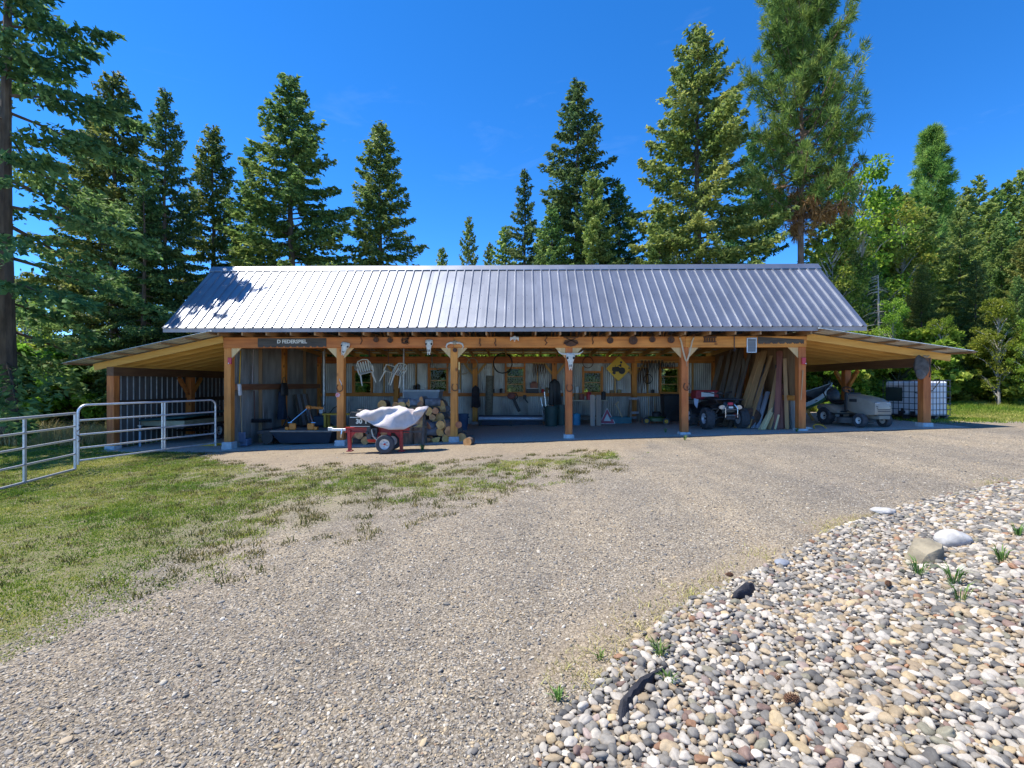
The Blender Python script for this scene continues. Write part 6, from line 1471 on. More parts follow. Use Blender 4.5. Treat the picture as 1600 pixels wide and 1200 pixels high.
# ---- planks leaning against the right end wall
PLK = [ # px bottom, py bottom, Y bottom ; px top, py top, Y top ; width, thick, material key, label
 (1160, 668, 14.1, 1205, 548, 14.9, .2, .035, 'b', 'wide brown board in the middle of the lumber leaning on the wall'),
 (1165, 664, 14.3, 1197, 550, 15.2, .16, .03, 'b', 'brown board just left of the widest leaning board'),
 (1172, 655, 14.0, 1200, 570, 15.0, .13, .03, 'g', 'grey blue board under the brown leaning boards'),
 (1178, 652, 14.0, 1202, 575, 14.8, .08, .03, 'g', 'narrow grey strip beside the grey blue leaning board'),
 (1133, 660, 14.8, 1164, 545, 16.4, .2, .035, 'd', 'dark board above the quad handlebars leaning right'),
 (1143, 660, 14.6, 1166, 560, 16.2, .1, .03, 'd', 'narrow dark board right of the one above the handlebars'),
 (1100, 640, 16.0, 1128, 556, 17.6, .16, .03, 'd', 'far dark board leaning behind the quad seat'),
 (1112, 645, 15.8, 1146, 545, 17.2, .09, .03, 'd', 'thin dark board with pale edge behind the quad'),
 (1118, 640, 15.6, 1140, 552, 17.0, .12, .03, 'd', 'dark board between the two far leaning boards'),
 (1125, 650, 15.2, 1152, 545, 16.8, .14, .03, 'd', 'dark weathered board leaning over the quad front rack'),
 (1213, 672, 13.45, 1238, 548, 14.0, .14, .035, 'r', 'long reddish brown plank nearest the right corner post'),
 (1220, 672, 13.5, 1244, 550, 14.1, .12, .035, 'r', 'reddish plank behind the one nearest the corner post'),
 (1226, 671, 13.55, 1240, 600, 13.9, .09, .03, 'r', 'short reddish plank at the foot of the corner post'),
 (1205, 672, 13.5, 1226, 590, 14.0, .09, .03, 'k', 'dark plank left of the reddish planks'),
 (1210, 670, 13.6, 1232, 570, 14.2, .07, .03, 'k', 'dark narrow plank among the reddish planks'),
 (1190, 672, 13.5, 1213, 621, 13.9, .07, .03, 'y', 'pale yellow fresh board at the front of the lumber'),
 (1194, 672, 13.45, 1218, 621, 13.9, .06, .03, 'y', 'second pale yellow board beside the first'),
 (1186, 671, 13.55, 1210, 628, 14.0, .04, .03, 'y', 'thin pale strip left of the fresh boards'),
 (1211, 662, 13.45, 1217, 648, 13.5, .05, .03, 'y', 'short pale offcut at the foot of the red planks'),
 (1183, 660, 13.9, 1200, 612, 14.4, .12, .03, 'g', 'weathered grey board behind the fresh boards'),
 (1176, 664, 13.9, 1190, 618, 14.5, .1, .03, 'g', 'weathered grey board left of the fresh boards'),
 (1153, 640, 14.9, 1162, 560, 15.8, .07, .03, 'd', 'narrow dark lath left of the brown boards'),
]
PLK += [(1150, 668, 14.2, 1188, 550, 15.0, .17, .035, 'b', 'brown board left of the two brown leaning boards'), (1168, 668, 13.95, 1212, 556, 14.5, .12, .035, 'b', 'narrow brown board right of the widest leaning board'), (1198, 672, 13.6, 1222, 575, 14.1, .12, .035, 'b', 'brown board between the fresh boards and reddish planks'),
 (1140, 660, 14.4, 1176, 548, 15.8, .13, .03, 'd', 'dark board right of the quad handlebars reaching the header'), (1202, 671, 13.5, 1222, 605, 13.9, .08, .03, 'b', 'short brown plank beside the fresh boards'), (1230, 671, 13.42, 1246, 560, 13.75, .1, .03, 'b', 'brown plank tight against the corner post')]
pmats = {'b': lum('Z', 'brown_plank', (.50, .29, .12), (.34, .18, .07)), 'g': lum('Z', 'grey_plank', (.34, .34, .36), (.22, .22, .24)), 'd': lum('Z', 'dark_plank', (.24, .19, .14), (.13, .10, .08)),
         'r': lum('Z', 'red_plank', (.30, .11, .07), (.18, .06, .045)), 'k': lum('Z', 'black_plank', (.09, .075, .065), (.05, .045, .04)), 'y': lum('Z', 'fresh_plank', (.74, .60, .33), (.64, .48, .24))}
for pxb, pyb, Yb, pxt, pyt, Yt, w_, th, mk, lb in PLK:
    b = P(pxb, 600, Yb); b.z = gz(b.x, Yb) + .01; t = P(pxt, pyt, Yt); d = t - b; L_ = d.length
    if t.x > XR - .06: t.x = XR - .06; d = t - b; L_ = d.length
    mb = MB(); mb.box((0, 0, L_ / 2), (w_, th, L_)); o = solo('lumber_plank', mb, pmats[mk], lb, 'plank', tuple(b), tuple(d.to_track_quat('Z', 'X').to_euler()), 'planks leaning in the right bay', bevel=.004)
    o.rotation_euler = (d.to_track_quat('Z', 'X') @ Euler((0, 0, R(90 + random.uniform(-25, 25)))).to_quaternion()).to_euler()
# round dark disc leaning behind the quad wheel
g = P(1178, 650, 13.9); t = thing('disc_blade', 'rusty round harrow disc leaning at the foot of the lumber', 'disc', (g.x, 13.95, gz(g.x, 13.95)), rot=(R(-15), 0, 0))
MB().lathe([(0, -.05), (.06, -.05), (.2, -.03), (.3, 0), (.3, .008), (.2, -.02), (0, -.04)], (0, 0, .3), 'Y', 28).build('dish', M_rust, t, smooth=True); MB().cyl((0, -.07, .3), (0, -.03, .3), .05, n=10).build('hub', M_steel, t)
# ---- yellow diamond sign with tractor
dY = YB - .23; q = P(966.5, 576, dY); hd_ = .49
sg = thing('tractor_sign', 'yellow diamond warning sign with a black tractor hung on the back wall', 'sign', (q.x, dY, q.z))
MY4 = lambda y=0: Matrix(((1, 0, 0, 0), (0, 0, -1, y), (0, 1, 0, 0), (0, 0, 0, 1)))
def rounddia(h, r_=.05):
    pts = []
    for k in range(4):
        a0 = k * math.pi / 2; c = Vector((math.cos(a0), math.sin(a0))) * (h - r_ * 1.41)
        for j in range(-2, 3): a = a0 + j * math.pi / 8; pts.append((c.x + r_ * math.cos(a), c.y + r_ * math.sin(a)))
    return pts
MB().prism(rounddia(hd_), .006, MY4()).build('plate', pm('sign_yellow', (.95, .58, .015), (.9, .52, .012), 4, rough=.4), sg)
mb = MB(); circ = lambda cx, cy, r_, n=20: [(cx + r_ * math.cos(2 * math.pi * k / n), cy + r_ * math.sin(2 * math.pi * k / n)) for k in range(n)]
mb.prism(circ(.11, -.07, .115), .002, MY4(-.0045)); mb.prism(circ(-.15, -.14, .055), .002, MY4(-.0046)); mb.prism([(-.23, -.06), (-.21, .055), (.0, .07), (.04, .03), (.2, .02), (.22, -.06), (.05, -.1), (-.17, -.11)], .002, MY4(-.0047))
mb.prism([(.03, .06), (.05, .16), (.09, .17), (.1, .06)], .002, MY4(-.0048)); mb.prism(circ(.085, .215, .04, 12), .002, MY4(-.0049)); mb.prism([(.04, .13), (-.04, .09), (-.03, .075), (.05, .1)], .002, MY4(-.0051)); mb.prism([(-.12, .05), (-.12, .11), (-.1, .11), (-.1, .05)], .002, MY4(-.0052))
mb.v = [(a * 1.14, b, c * 1.14) for a, b, c in mb.v]; mb.build('tractor_pictogram', M_black, sg)
MB().prism([(.36, -.02), (.46, -.01), (.45, .02), (.39, .06)], .002, MY4(-.0044)).build('chipped_corner', pm('dull_metal', (.25, .2, .12), (.2, .15, .1)), sg)
MB().bb(-.02, .02, .004, .06, hd_ - .1, hd_ + .03).build('hanger', M_steel, sg)
# ---- triangle sign
g = G(949, 662.5); t = thing('triangle_sign', 'red and white triangular road sign standing on the shed floor', 'sign', (g.x, g.y, g.z), rot=(R(-7), 0, R(-2)))
s_ = P(974, 600, g.y).x - P(949, 600, g.y).x; hh = 1.78 * s_ * .5 * 2 * .96
s_ = s_ * 1.04; tri = lambda k, z0=0: [(-s_ * .5 * 2 * k / 2 * 2 * .5, z0), (s_ * k * .5, z0), (0, z0 + hh * k * .5)]
H_ = P(800, 637, g.y).z - P(800, 662.5, g.y).z; W_ = (P(962, 600, g.y).x - P(936.5, 600, g.y).x) / 2
def trr(k, r_=.03): 
    A = [Vector((-W_, 0)), Vector((W_, 0)), Vector((0, H_))]; c = sum(A, Vector((0, 0))) / 3; A = [c + (a - c) * k for a in A]; out = []
    for i in range(3):
        a = A[i]; p_ = (A[i - 1] - a).normalized(); n_ = (A[(i + 1) % 3] - a).normalized()
        for u in (0, .5, 1): out.append(a + (p_ * (1 - u) + n_ * u) * r_ * k)
    return [(v.x, v.y) for v in out]
MB().prism(trr(1), .006, MY4()).build('plate', M_white, t); MB().prism(trr(.9), .002, MY4(-.0045)).build('red_border', pm('sign_red', (.42, .02, .06), (.34, .015, .05), 5, rough=.4), t); MB().prism(trr(.46), .002, MY4(-.006)).build('white_centre', M_white, t)
# ---- helper for simple wall / floor things
def fl(px, Y): x = P(px, 600, Y).x; return x, Y, gz(x, Y)
# two planks upright behind the triangle sign
for px, wt, pt, lb in ((926, .16, 617, 'grey upright plank with sawn top left of the triangle sign'), (935.5, .17, 617, 'wide upright plank just behind the triangle sign')):
    x, y, z = fl(px, 16.4); zt = P(800, pt, 16.4).z; m_ = MB(); m_.bb(-wt / 2, wt / 2, -.02, .02, 0, (zt - z)); solo('upright_plank', m_, lum('Z', 'two_tone_plank', (.42, .30, .22), (.30, .24, .21)), lb, 'plank', (x, y, z), (R(-3), 0, 0), bevel=.004)
# workbench
x, y, z = fl(922, 17.9); wb = thing('workbench', 'long thin-topped workbench under the fourth window', 'workbench', (x, y, z)); xa, xb_ = P(888, 600, 17.6).x - x, P(950, 600, 17.6).x - x; tz = P(800, 625, 17.6).z - z
MB().bb(xa, xb_, -.35, .4, tz - .04, tz).build('top', lum('X', 'bench_top', (.62, .55, .42), (.5, .43, .3)), wb)
for xx_ in (xa + .08, xb_ - .08):
    for yy_ in (-.3, .35): MB().bb(xx_ - .04, xx_ + .04, yy_ - .04, yy_ + .04, 0, tz - .041).build('leg', lum('Z', 'bench_leg', (.4, .36, .32), (.3, .26, .22)), wb)
MB().bb(xa + .05, xb_ - .05, -.3, .35, .2, .23).build('shelf', lum('X', 'bench_leg2', (.3, .24, .18), (.2, .16, .12)), wb)
def can(px, Y, zb_, r_, h, mat, label, name='can', cat='can'):
    x = P(px, 600, Y).x; mb = MB(); mb.lathe([(0, 0), (r_, 0), (r_, h * .88), (r_ * .9, h * .93), (r_ * .35, h * .96), (r_ * .35, h), (0, h)], n=16); return solo(name, mb, mat, label, cat, (x, Y, zb_), smooth=True)
bt = z + tz
M_can = pm('red_can', (.5, .03, .03), (.4, .02, .02), 8, rough=.4)
can(920, 17.75, bt, .09, .3, M_can, 'red fuel can with spout on the workbench'); can(909, 17.8, bt, .1, .22, pm('dull_red', (.3, .09, .06), (.2, .06, .05)), 'dull red tin left of the fuel can on the workbench'); can(901, 17.8, bt, .1, .24, pm('brown_tin', (.28, .2, .1), (.18, .13, .07)), 'brown tin at the left end of the workbench'); can(902, 18.86, 1.2, .06, .26, M_white, 'white bottle on the wall ledge above the workbench', 'bottle', 'bottle')
can(943, 17.8, bt, .08, .32, M_black, 'black canister at the right end of the workbench', 'canister', 'canister')
can(901, 17.0, fl(901, 17)[2], .14, .42, pm('blue_pail', (.05, .28, .45), (.035, .2, .35)), 'bright blue pail under the left end of the workbench', 'pail', 'pail')
# ledge things
for px, r_, h, m_, lb in [(848, .05, .16, M_can, 'small reddish jar on the ledge right of the middle window'), (855, .06, .22, pm('brown_tin'), 'brown bottle on the ledge right of the middle window'), (857, .045, .12, M_white, 'white mug on the ledge near the back post'), (876, .07, .1, M_white, 'white bowl on the ledge behind the cow skull post'), (718, .05, .14, M_white, 'white jar on the ledge right of the third post'), (771, .05, .16, M_black, 'black oil can on the ledge left of the middle window'), (783, .06, .18, M_black, 'black bottle on the ledge just left of the middle window'), (968, .08, .14, pm('straw_tin', (.45, .38, .2), (.3, .25, .12)), 'straw coloured pot on the ledge under the diamond sign'), (956, .07, .12, pm('brown_tin'), 'brown pot on the ledge left of the straw coloured pot'), (1020, .06, .14, M_black, 'black tin on the ledge left of the fifth window')]:
    can(px, 18.9, 1.2, r_, h, m_, lb, 'jar', 'jar')
# white shelf with orange blower
x = P(832, 600, 18.75).x; zz_ = P(800, 606.5, 18.75).z; solo('shelf', MB().bb(-.24, .24, -.1, .22, -.02, 0), M_white, 'small white shelf on the back wall right of the middle window', 'shelf', (x, 18.75, zz_)); solo('tool_box', MB().bb(-.14, .14, -.08, .1, 0, .2).bb(-.1, .1, -.03, .03, .2, .25), pm('rust_box', (.34, .12, .06), (.24, .08, .05), 9), 'rust red toolbox on the small white shelf', 'toolbox', (x + .06, 18.75, zz_), bevel=.015)
MB
solo('drawer_cabinet', MB().bb(-.23, .23, -.1, .2, 0, zz_ - .02 - 1.2), M_black, 'dark cabinet between the ledge and the white shelf', 'cabinet', (x, 18.75, 1.2), bevel=.01)
# rolled carpet / tube
x, y, z = fl(764, 18.3); zt = P(800, 587, 18.3).z; solo('rolled_carpet', MB().cyl((0, 0, 0), (.05, .05, zt - z), .15, .145, n=18), pm('carpet', (.20, .18, .13), (.12, .11, .08), 9, (1, 1, 3), .95, bump=.5), 'rolled brown carpet standing upright against the back wall', 'carpet', (x - .02, y, z), smooth=True)
# long white pole on the floor with dark base
x, y, z = fl(798, 17.6); xa = P(748, 600, 17.6).x - x; xb_ = P(848, 600, 17.6).x - x; t = thing('awning_roller', 'long pale roller pole lying on dark blocks along the floor', 'pole', (x, y, z))
MB().cyl((xa, 0, .26), (xb_, 0, .26), .065, n=16).build('pole', pm('pale_blue_metal', (.55, .6, .7), (.45, .5, .6), 5, rough=.4, metal=.3), t, smooth=True); MB().bb(xa, xb_, .08, .3, 0, .36).build('base', pm('blue_black', (.03, .035, .06), (.02, .025, .04)), t); MB().bb(xa, xa + .1, -.07, .08, 0, .2).build('foot', M_black, t); MB().bb(xb_ - .1, xb_, -.07, .08, 0, .2).build('foot', M_black, t); MB().bb(-.05, .05, -.07, .08, 0, .2).build('foot', M_black, t)
# line trimmer hanging
x = P(801, 600, 18.7).x; t = thing('hedge_trimmer', 'red and black power tool hanging below the middle window', 'power tool', (x, 18.72, P(800, 618, 18.7).z))
MB().ell((-.05, 0, -.02), (.16, .09, .13), 14, 10).build('engine', pm('faded_red', (.34, .12, .09), (.2, .07, .06), 9), t, smooth=True); MB().tube([(.0, -.02, .1), (.14, -.02, .08), (.2, -.02, -.06), (.1, -.02, -.16)], .018, 6).build('handle', M_black, t, smooth=True); MB().bar((.02, 0, -.1), (.26, .0, -.62), .12, .05, (0, 1, 0)).build('blade_cover', M_black, t, bevel=.01); MB().bb(-.02, .02, .02, .1, .06, .12).build('hook', M_steel, t)
x = P(820, 600, 18.8).x; solo('hand_drill', MB().bb(-.06, .06, -.04, .03, .0, .16).bar((.0, 0, .02), (.12, 0, -.14), .05, .05, (0, 1, 0)), M_black, 'small black drill hanging from the ledge right of the power tool', 'drill', (x, 18.79, 1.08 - .12), bevel=.01)
# bins
def bin_(px, Y, r_, h, mat, label, lid=True):
    x, y, z = fl(px, Y); t = thing('bin', label, 'bin', (x, y, z)); MB().lathe([(0, 0), (r_ * .82, 0), (r_, h), (r_ * 1.05, h), (r_ * 1.05, h + .03), (r_ * .94, h + .03), (r_ * .94, h - .02), (0, h - .03)], n=22).build('tub', mat, t, smooth=True)
    if lid: MB().lathe([(r_ * 1.06, h + .032), (r_ * .9, h + .07), (0, h + .1)], n=22).build('lid', mat, t, smooth=True)
    for s in (-1, 1): MB().box((s * r_ * 1.03, 0, h * .82), (.04, .12, .04)).build('handle', mat, t)
M_gbin = pm('green_bin', (.03, .07, .06), (.02, .05, .045), 6, rough=.5)
bin_(861, 16.9, .25, .66, M_gbin, 'dark green bin left of the cow skull post', False); bin_(877, 17.2, .26, .68, M_gbin, 'dark green bin directly behind the cow skull post', False); bin_(723, 16.6, .2, .52, pm('blue_bin', (.05, .09, .16), (.035, .06, .12), 6), 'blue plastic bin right of the third post', False)
x, y, z = fl(858, 16.9)
for k, (dx, dy, l, tl, lb) in enumerate(((-.05, 0, 1.15, 6, 'metal pipe standing in the green bin'), (.05, .05, 1.3, -4, 'dark pole standing in the green bin'), (-.1, .05, .95, 12, 'bright bent rod leaning out of the green bin'))):
    solo('rod', MB().cyl((0, 0, 0), (0, 0, l), .018, n=8), M_chrome if k != 1 else M_black, lb, 'rod', (x + dx, y + dy, z + .05), (0, R(-tl), 0))
x, y, z = fl(868, 18.1); solo('jacket', coatmb(.2, 1.0, 3), M_black, 'black jacket hanging on the back post behind the bins', 'jacket', (x, 18.62, P(800, 592, 18.62).z), smooth=True)
x, y, z = fl(882.5, 17.6); solo('white_pipe', MB().cyl((0, 0, 0), (-.02, .35, P(800, 582, 17.9).z - z), .025, n=8), pm('ivory_pipe', (.66, .64, .5), (.55, .52, .4)), 'thin ivory pipe standing left of the cow skull post', 'pipe', (x, y, z))
x, y, z = fl(748, 18.4); solo('hanging_cloth', coatmb(.15, .85, 8), pm('dark_cloth', (.05, .04, .045), (.03, .025, .03), 6, rough=.95), 'dark cloth hanging from the back post right of the third post', 'cloth', (P(743, 600, 18.6).x, 18.62, 1.5), smooth=True)
# coils and hoops hung on the back plate
def coil(px, py, Y, r_, turns, mat, label, th=.014, name='rope_coil', cat='coil'):
    q = P(px, py, Y); rc = random.Random(px); pts = []
    for k in range(turns * 18): a = 2 * math.pi * k / 18; rr_ = r_ * (1 + .06 * math.sin(k * .37 + rc.random() * .2)); pts.append((rr_ * math.sin(a), -.03 - .012 * (k // 18), -rr_ * math.cos(a) * 1.08))
    return solo(name, MB().tube(pts, th, 6), mat, label, cat, tuple(q), smooth=True, group='coils hung on the back wall')
coil(722, 570, 18.72, .33, 2, M_rope, 'large loop of pale rope hanging right of the third post'); coil(738, 568, 18.7, .2, 4, M_rope, 'small pale rope coil on the back post right of third post'); coil(785, 567, 18.72, .36, 3, M_hose, 'large black hose hoop over the left side of the middle window', .018); coil(690, 560, 18.7, .4, 2, M_ghose, 'wide faded hoop hanging left of the third post', .014)
coil(1012, 592, 18.8, .16, 3, M_black, 'small black coil between diamond sign and fifth window'); coil(918, 566, 18.72, .2, 2, M_rust, 'thin rusty hoop above the fourth window')
# horse tack hanging in the last bays
def tack(px, py, Y, w_, h, n, label, mat=M_black):
    q = P(px, py, Y); rt = random.Random(px); t = thing('horse_tack', label, 'tack', (q.x, Y, q.z), group='harness hung along the back wall')
    MB().bb(-w_ / 2, w_ / 2, -.03, .03, -.03, .03).build('bar', lum('X'), t)
    for k in range(n):
        x = -w_ / 2 + w_ * (k + .5) / n; l = h * rt.uniform(.6, 1.1); pts = [(x, -.04, 0), (x - .04, -.07, -l * .5), (x, -.07, -l), (x + .05, -.06, -l * .55), (x + .03, -.04, 0)]; MB().tube(pts, .014, 5).build('strap', mat, t)
tack(1018, 563, 18.7, .9, .5, 7, 'row of black harness straps left of the fifth window'); tack(1004, 575, 18.75, .4, .9, 4, 'long dark bridles hanging right of the diamond sign', M_rust); tack(1040, 566, 18.72, .7, .35, 5, 'short black straps over the fifth window'); tack(842, 568, 18.75, .5, .55, 5, 'rusty long tools hanging right of the middle window', M_rust)
# chairs hung up
def chair(px, py, Y, rot, s, label):
    q = P(px, py, Y); t = thing('plastic_chair', label, 'chair', (q.x, Y, q.z), rot=rot, group='plastic chairs hung from the rafters'); t.scale = (s,) * 3; m_ = pm('ivory_plastic', (.72, .68, .56), (.62, .58, .46), 5, rough=.5)
    MB().bb(-.22, .22, -.22, .2, .40, .425).build('seat', m_, t, bevel=.02)
    mb = MB()
    for k in range(5): x = -.16 + .08 * k; mb.bar((x, .2, .43), (x * 1.15, .3, .8), .045, .015, (0, 1, 0))
    mb.tube([(-.24, .22, .43), (-.25, .3, .72), (-.17, .33, .84), (0, .34, .88), (.17, .33, .84), (.25, .3, .72), (.24, .22, .43)], .024, 6); mb.build('backrest', m_, t, smooth=True)
    for s_ in (-1, 1):
        MB().tube([(s_ * .25, .28, .66), (s_ * .28, .05, .65), (s_ * .28, -.18, .63), (s_ * .25, -.23, .4)], .022, 6).build('armrest', m_, t, smooth=True)
        MB().tube([(s_ * .21, -.2, .41), (s_ * .25, -.24, 0)], [.028, .02], 6).build('leg', m_, t, smooth=True); MB().tube([(s_ * .2, .18, .41), (s_ * .24, .27, 0)], [.028, .02], 6).build('leg', m_, t, smooth=True)
chair(576, 599, 14.3, (R(8), R(-14), R(20)), .8, 'ivory plastic chair hanging in front of the first window'); chair(608, 601, 14.3, (R(-12), R(16), R(-25)), .85, 'tilted ivory plastic chair hanging right of the first window')
for px, Y in ((577, 14.45), (607, 14.45)):
    q = P(px, 568, Y); solo('hanging_wire', MB().cyl((0, 0, 0), (0, 0, 2.83 - q.z), .006, n=5), M_steel, 'thin wire holding the %s hung chair' % ('left' if px < 590 else 'right'), 'wire', tuple(q))
# grey dump-cart box behind the firewood
x, y, z = fl(662, 16.2); t = thing('dump_cart', 'grey steel cart box standing behind the firewood pile', 'cart', (x, y, z)); za_, zb_ = P(800, 626, 16.2).z - z, P(800, 609, 16.2).z - z
w0, w1 = .52, .60; mb = MB(); mb.loft([[Vector((a * (w0 if k == 0 else w1), b_ * .4, zq)) for a, b_ in ((-1, -1), (1, -1), (1, 1), (-1, 1))] for k, zq in ((0, za_ - .15), (1, zb_ - .06))]); mb.build('box', pm('cart_grey', (.30, .33, .36), (.2, .22, .25), 4, rough=.6), t, bevel=.01); MB().bb(-w1 - .02, w1 + .02, -.43, .43, zb_ - .058, zb_).build('rim', pm('cart_rim', (.5, .52, .54), (.4, .42, .44)), t)
for s in (-1, 1): wheel(t, (s * .5, 0, .22), .22, .12, 'X', M_hub, dish=s)
MB().cyl((-.5, 0, .22), (.5, 0, .22), .025, n=8).build('axle', M_steel, t); MB().bb(-.04, .04, -.3, .3, .2, za_ - .15).build('frame', M_steel, t)
x, y, z = fl(650, 17.2); solo('boot_pair', MB().bb(-.12, -.02, -.1, .1, 0, .3).bb(.02, .12, -.1, .1, 0, .34), M_black, 'pair of black rubber boots on the ledge above the cart', 'boots', (P(651, 600, 18.88).x, 18.88, 1.2), bevel=.02)
x = P(630, 600, 17.0).x; solo('standing_pipe', MB().cyl((0, 0, 0), (.02, 0, 2.82 - gz(x, 17)), .03, n=10), M_galv, 'thin galvanised pipe standing left of the grey cart', 'pipe', (x, 17, gz(x, 17)), smooth=True)
# left bay: yellow bench, mower deck with orange brackets, tools
x, y, z = fl(531, 15.6); t = thing('yellow_bench', 'low yellow wooden bench behind the second post', 'bench', (x, y, z)); hz = P(800, 646, 15.6).z - z
MB().bb(-.5, .5, -.2, .2, hz - .05, hz).build('seat', M_yellow, t)
for a in (-.42, .42):
    for b_ in (-.15, .15): MB().bb(a - .035, a + .035, b_ - .035, b_ + .035, 0, hz - .051).build('leg', M_yellow, t)
MB().bb(-.42, .42, -.02, .02, hz * .35, hz * .35 + .08).build('stretcher', M_yellow, t)
x, y, z = fl(488, 13.9); t = thing('mower_attachment', 'flat black tractor mower deck with orange brackets and hitch frame', 'mower deck', (x, y, z)); X_ = lambda px: P(px, 600, 13.9).x - x; Z_ = lambda py: P(800, py, 13.9).z - z
mb = MB(); zt = Z_(671); mb.loft([[Vector((X_(435), -.45, zt - .05)), Vector((X_(528), -.45, zt - .05)), Vector((X_(528), .5, zt - .05)), Vector((X_(435), .5, zt - .05))], [Vector((X_(448), -.38, .05)), Vector((X_(522), -.38, .05)), Vector((X_(522), .45, .05)), Vector((X_(448), .45, .05))]]); mb.build('deck_skirt', pm('blue_black_paint', (.025, .04, .06), (.015, .025, .04), 4, rough=.4), t)
MB().bb(X_(434), X_(529), -.47, .52, zt - .048, zt).build('deck_top', pm('dusty_steel', (.32, .25, .2), (.2, .16, .13), 5, rough=.8), t, bevel=.012)
for px in (464, 492):
    cx = X_(px); MB().bb(cx - .1, cx + .1, -.3, -.24, zt, zt + .19).build('orange_bracket', M_orange, t, bevel=.02); sd_ = -1 if px < 480 else 1; MB().bb(cx + sd_ * .1, cx + sd_ * .2, -.32, -.2, zt, zt + .09).build('orange_foot', M_orange, t, bevel=.01)
mb = MB(); ap = (X_(481), .05, Z_(637)); 
for px in (460, 495): mb.tube([(X_(px), -.26, Z_(660)), (X_(px) * .6 + ap[0] * .4, -.15, (Z_(660) * .6 + ap[2] * .4)), ap], .018, 8)
mb.build('hitch_frame', M_chrome, t, smooth=True)
MB().bar((ap[0], .05, ap[2]), (X_(497), .35, Z_(639)), .05, .07).build('top_link', M_orange, t); MB().lathe([(0, -.06), (.06, -.06), (.06, .06), (0, .06)], ap, 'X', 12).build('hitch_pin', M_orange, t)
for px in (460, 496): MB().cyl((X_(px) - .06, -.26, Z_(660)), (X_(px) + .06, -.26, Z_(660)), .02, n=8).build('pin', M_chrome, t)
mb = MB(); mb.tube([(X_(470), .1, Z_(642)), (X_(478), .2, Z_(655)), (X_(490), .1, Z_(668))], .01, 5); mb.build('chain', M_steel, t)
for px in (450, 515): wheel(t, (X_(px), .75, .14), .14, .09, 'X', M_steel)
MB().bb(X_(450), X_(515), .52, .75, .12, .16).build('wheel_arm', M_steel, t)
# weathered board stack on the left wall
for k in range(5):
    y = 16.7 + k * .22; g = gz(XL + .35, y); mb = MB(); mb.box((0, 0, .72), (.025, .17, 1.44)); solo('leaning_board', mb, pmats['g'] if k % 2 else pmats['d'], ['weathered board leaning on the left wall beyond the middle post', 'dark board second in the row leaning on the left wall', 'grey board in the middle of the row on the left wall', 'dark board fourth in the row leaning on the left wall', 'last grey board leaning on the left wall'][k], 'plank', (XL + .42, y, g), (0, R(-12), 0), 'boards leaning on the left wall')
# blue-black tiller
x, y, z = fl(503, 16.2); t = thing('rototiller', 'dark blue walk-behind tiller in the back of the left bay', 'tiller', (x, y, z))
MB().box((0, 0, .5), (.4, .45, .35)).build('engine', pm('tiller_blue', (.04, .08, .13), (.025, .05, .09)), t, bevel=.04); MB().lathe([(0, 0), (.14, 0), (.14, .1), (0, .12)], (0, 0, .675), 'Z', 16).build('starter', M_steel, t, smooth=True); MB().box((.05, -.15, .82), (.12, .1, .12)).build('air_filter', M_galv, t)
for s in (-1, 1): wheel(t, (s * .25, .1, .2), .2, .1, 'X', M_steel, dish=s); MB().tube([(s * .12, .1, .6), (s * .2, .5, .9), (s * .28, .9, 1.0)], .016, 6).build('handle', M_black, t, smooth=True)
MB().cyl((-.25, .1, .2), (.25, .1, .2), .02, n=8).build('axle', M_steel, t); MB().bb(-.1, .1, -.1, .2, .2, .35).build('gearbox', M_steel, t)
# hand tools on the left wall
def tool(px0, py0, Y0, px1, py1, Y1, r_, mat, name, label, cat, head=None):
    a = P(px0, py0, Y0); b = P(px1, py1, Y1); t = thing(name, label, cat, tuple(b)); v = a - b
    MB().tube([(0, 0, 0), tuple(v * .5), tuple(v)], r_, 7).build('handle', mat, t, smooth=True)
    if head == 'scoop':
        rg = [[Vector((w_ * c_, -.02 - d * abs(c_) ** 2 + .0, z)) for c_ in (-1, -.6, -.2, .2, .6, 1)] for z, w_, d in ((.02, .05, .02), (-.06, .13, .04), (-.2, .15, .045), (-.33, .11, .02), (-.38, .03, .0))]
        mb = MB(); n_ = 6; vs = [v_ for r__ in rg for v_ in r__]; mb.add(vs, [(i * n_ + k, i * n_ + k + 1, (i + 1) * n_ + k + 1, (i + 1) * n_ + k) for i in range(4) for k in range(5)]); o = mb.build('scoop_blade', pm('shovel_blade', (.32, .36, .44), (.22, .25, .32), 6, rough=.5, metal=.4), t, smooth=True); sd = o.modifiers.new('t', 'SOLIDIFY'); sd.thickness = .006; o.rotation_euler = (0, R(18), R(-15)); MB().tube([tuple(v + Vector((-.06, 0, .03))), tuple(v + Vector((0, 0, .06))), tuple(v + Vector((.06, 0, .03)))], .012, 6).build('grip', M_black, t)
    if head == 'blade': MB().bb(-.1, .1, -.01, .01, -.28, .02).build('blade', pm('spade_blade', (.25, .3, .42), (.18, .2, .3), 6, rough=.5, metal=.4), t, bevel=.02)
    if head == 'rake':
        mb = MB(); mb.bb(-.25, .25, -.015, .015, -.02, .02)
        for k in range(11): mb.bb(-.25 + k * .05 - .005, -.25 + k * .05 + .005, -.08, 0, -.1, -.01)
        mb.build('rake_head', M_steel, t)
    return t
WY = lambda px: D * 0 + (XL + .16) / ((px - 816) / F)   # depth at which a thing on the left wall shows at px
tool(375, 605, WY(377), 378, 676, WY(378), .014, lum('Z', 'tool_handle', (.62, .46, .25), (.5, .35, .18)), 'spade', 'spade with pale handle standing first along the left wall', 'spade', 'blade')
tool(376, 548, WY(376) + .02, 374, 603, WY(374), .016, M_yellow, 'yellow_pole', 'yellow pole hanging high on the left wall near the corner post', 'pole')
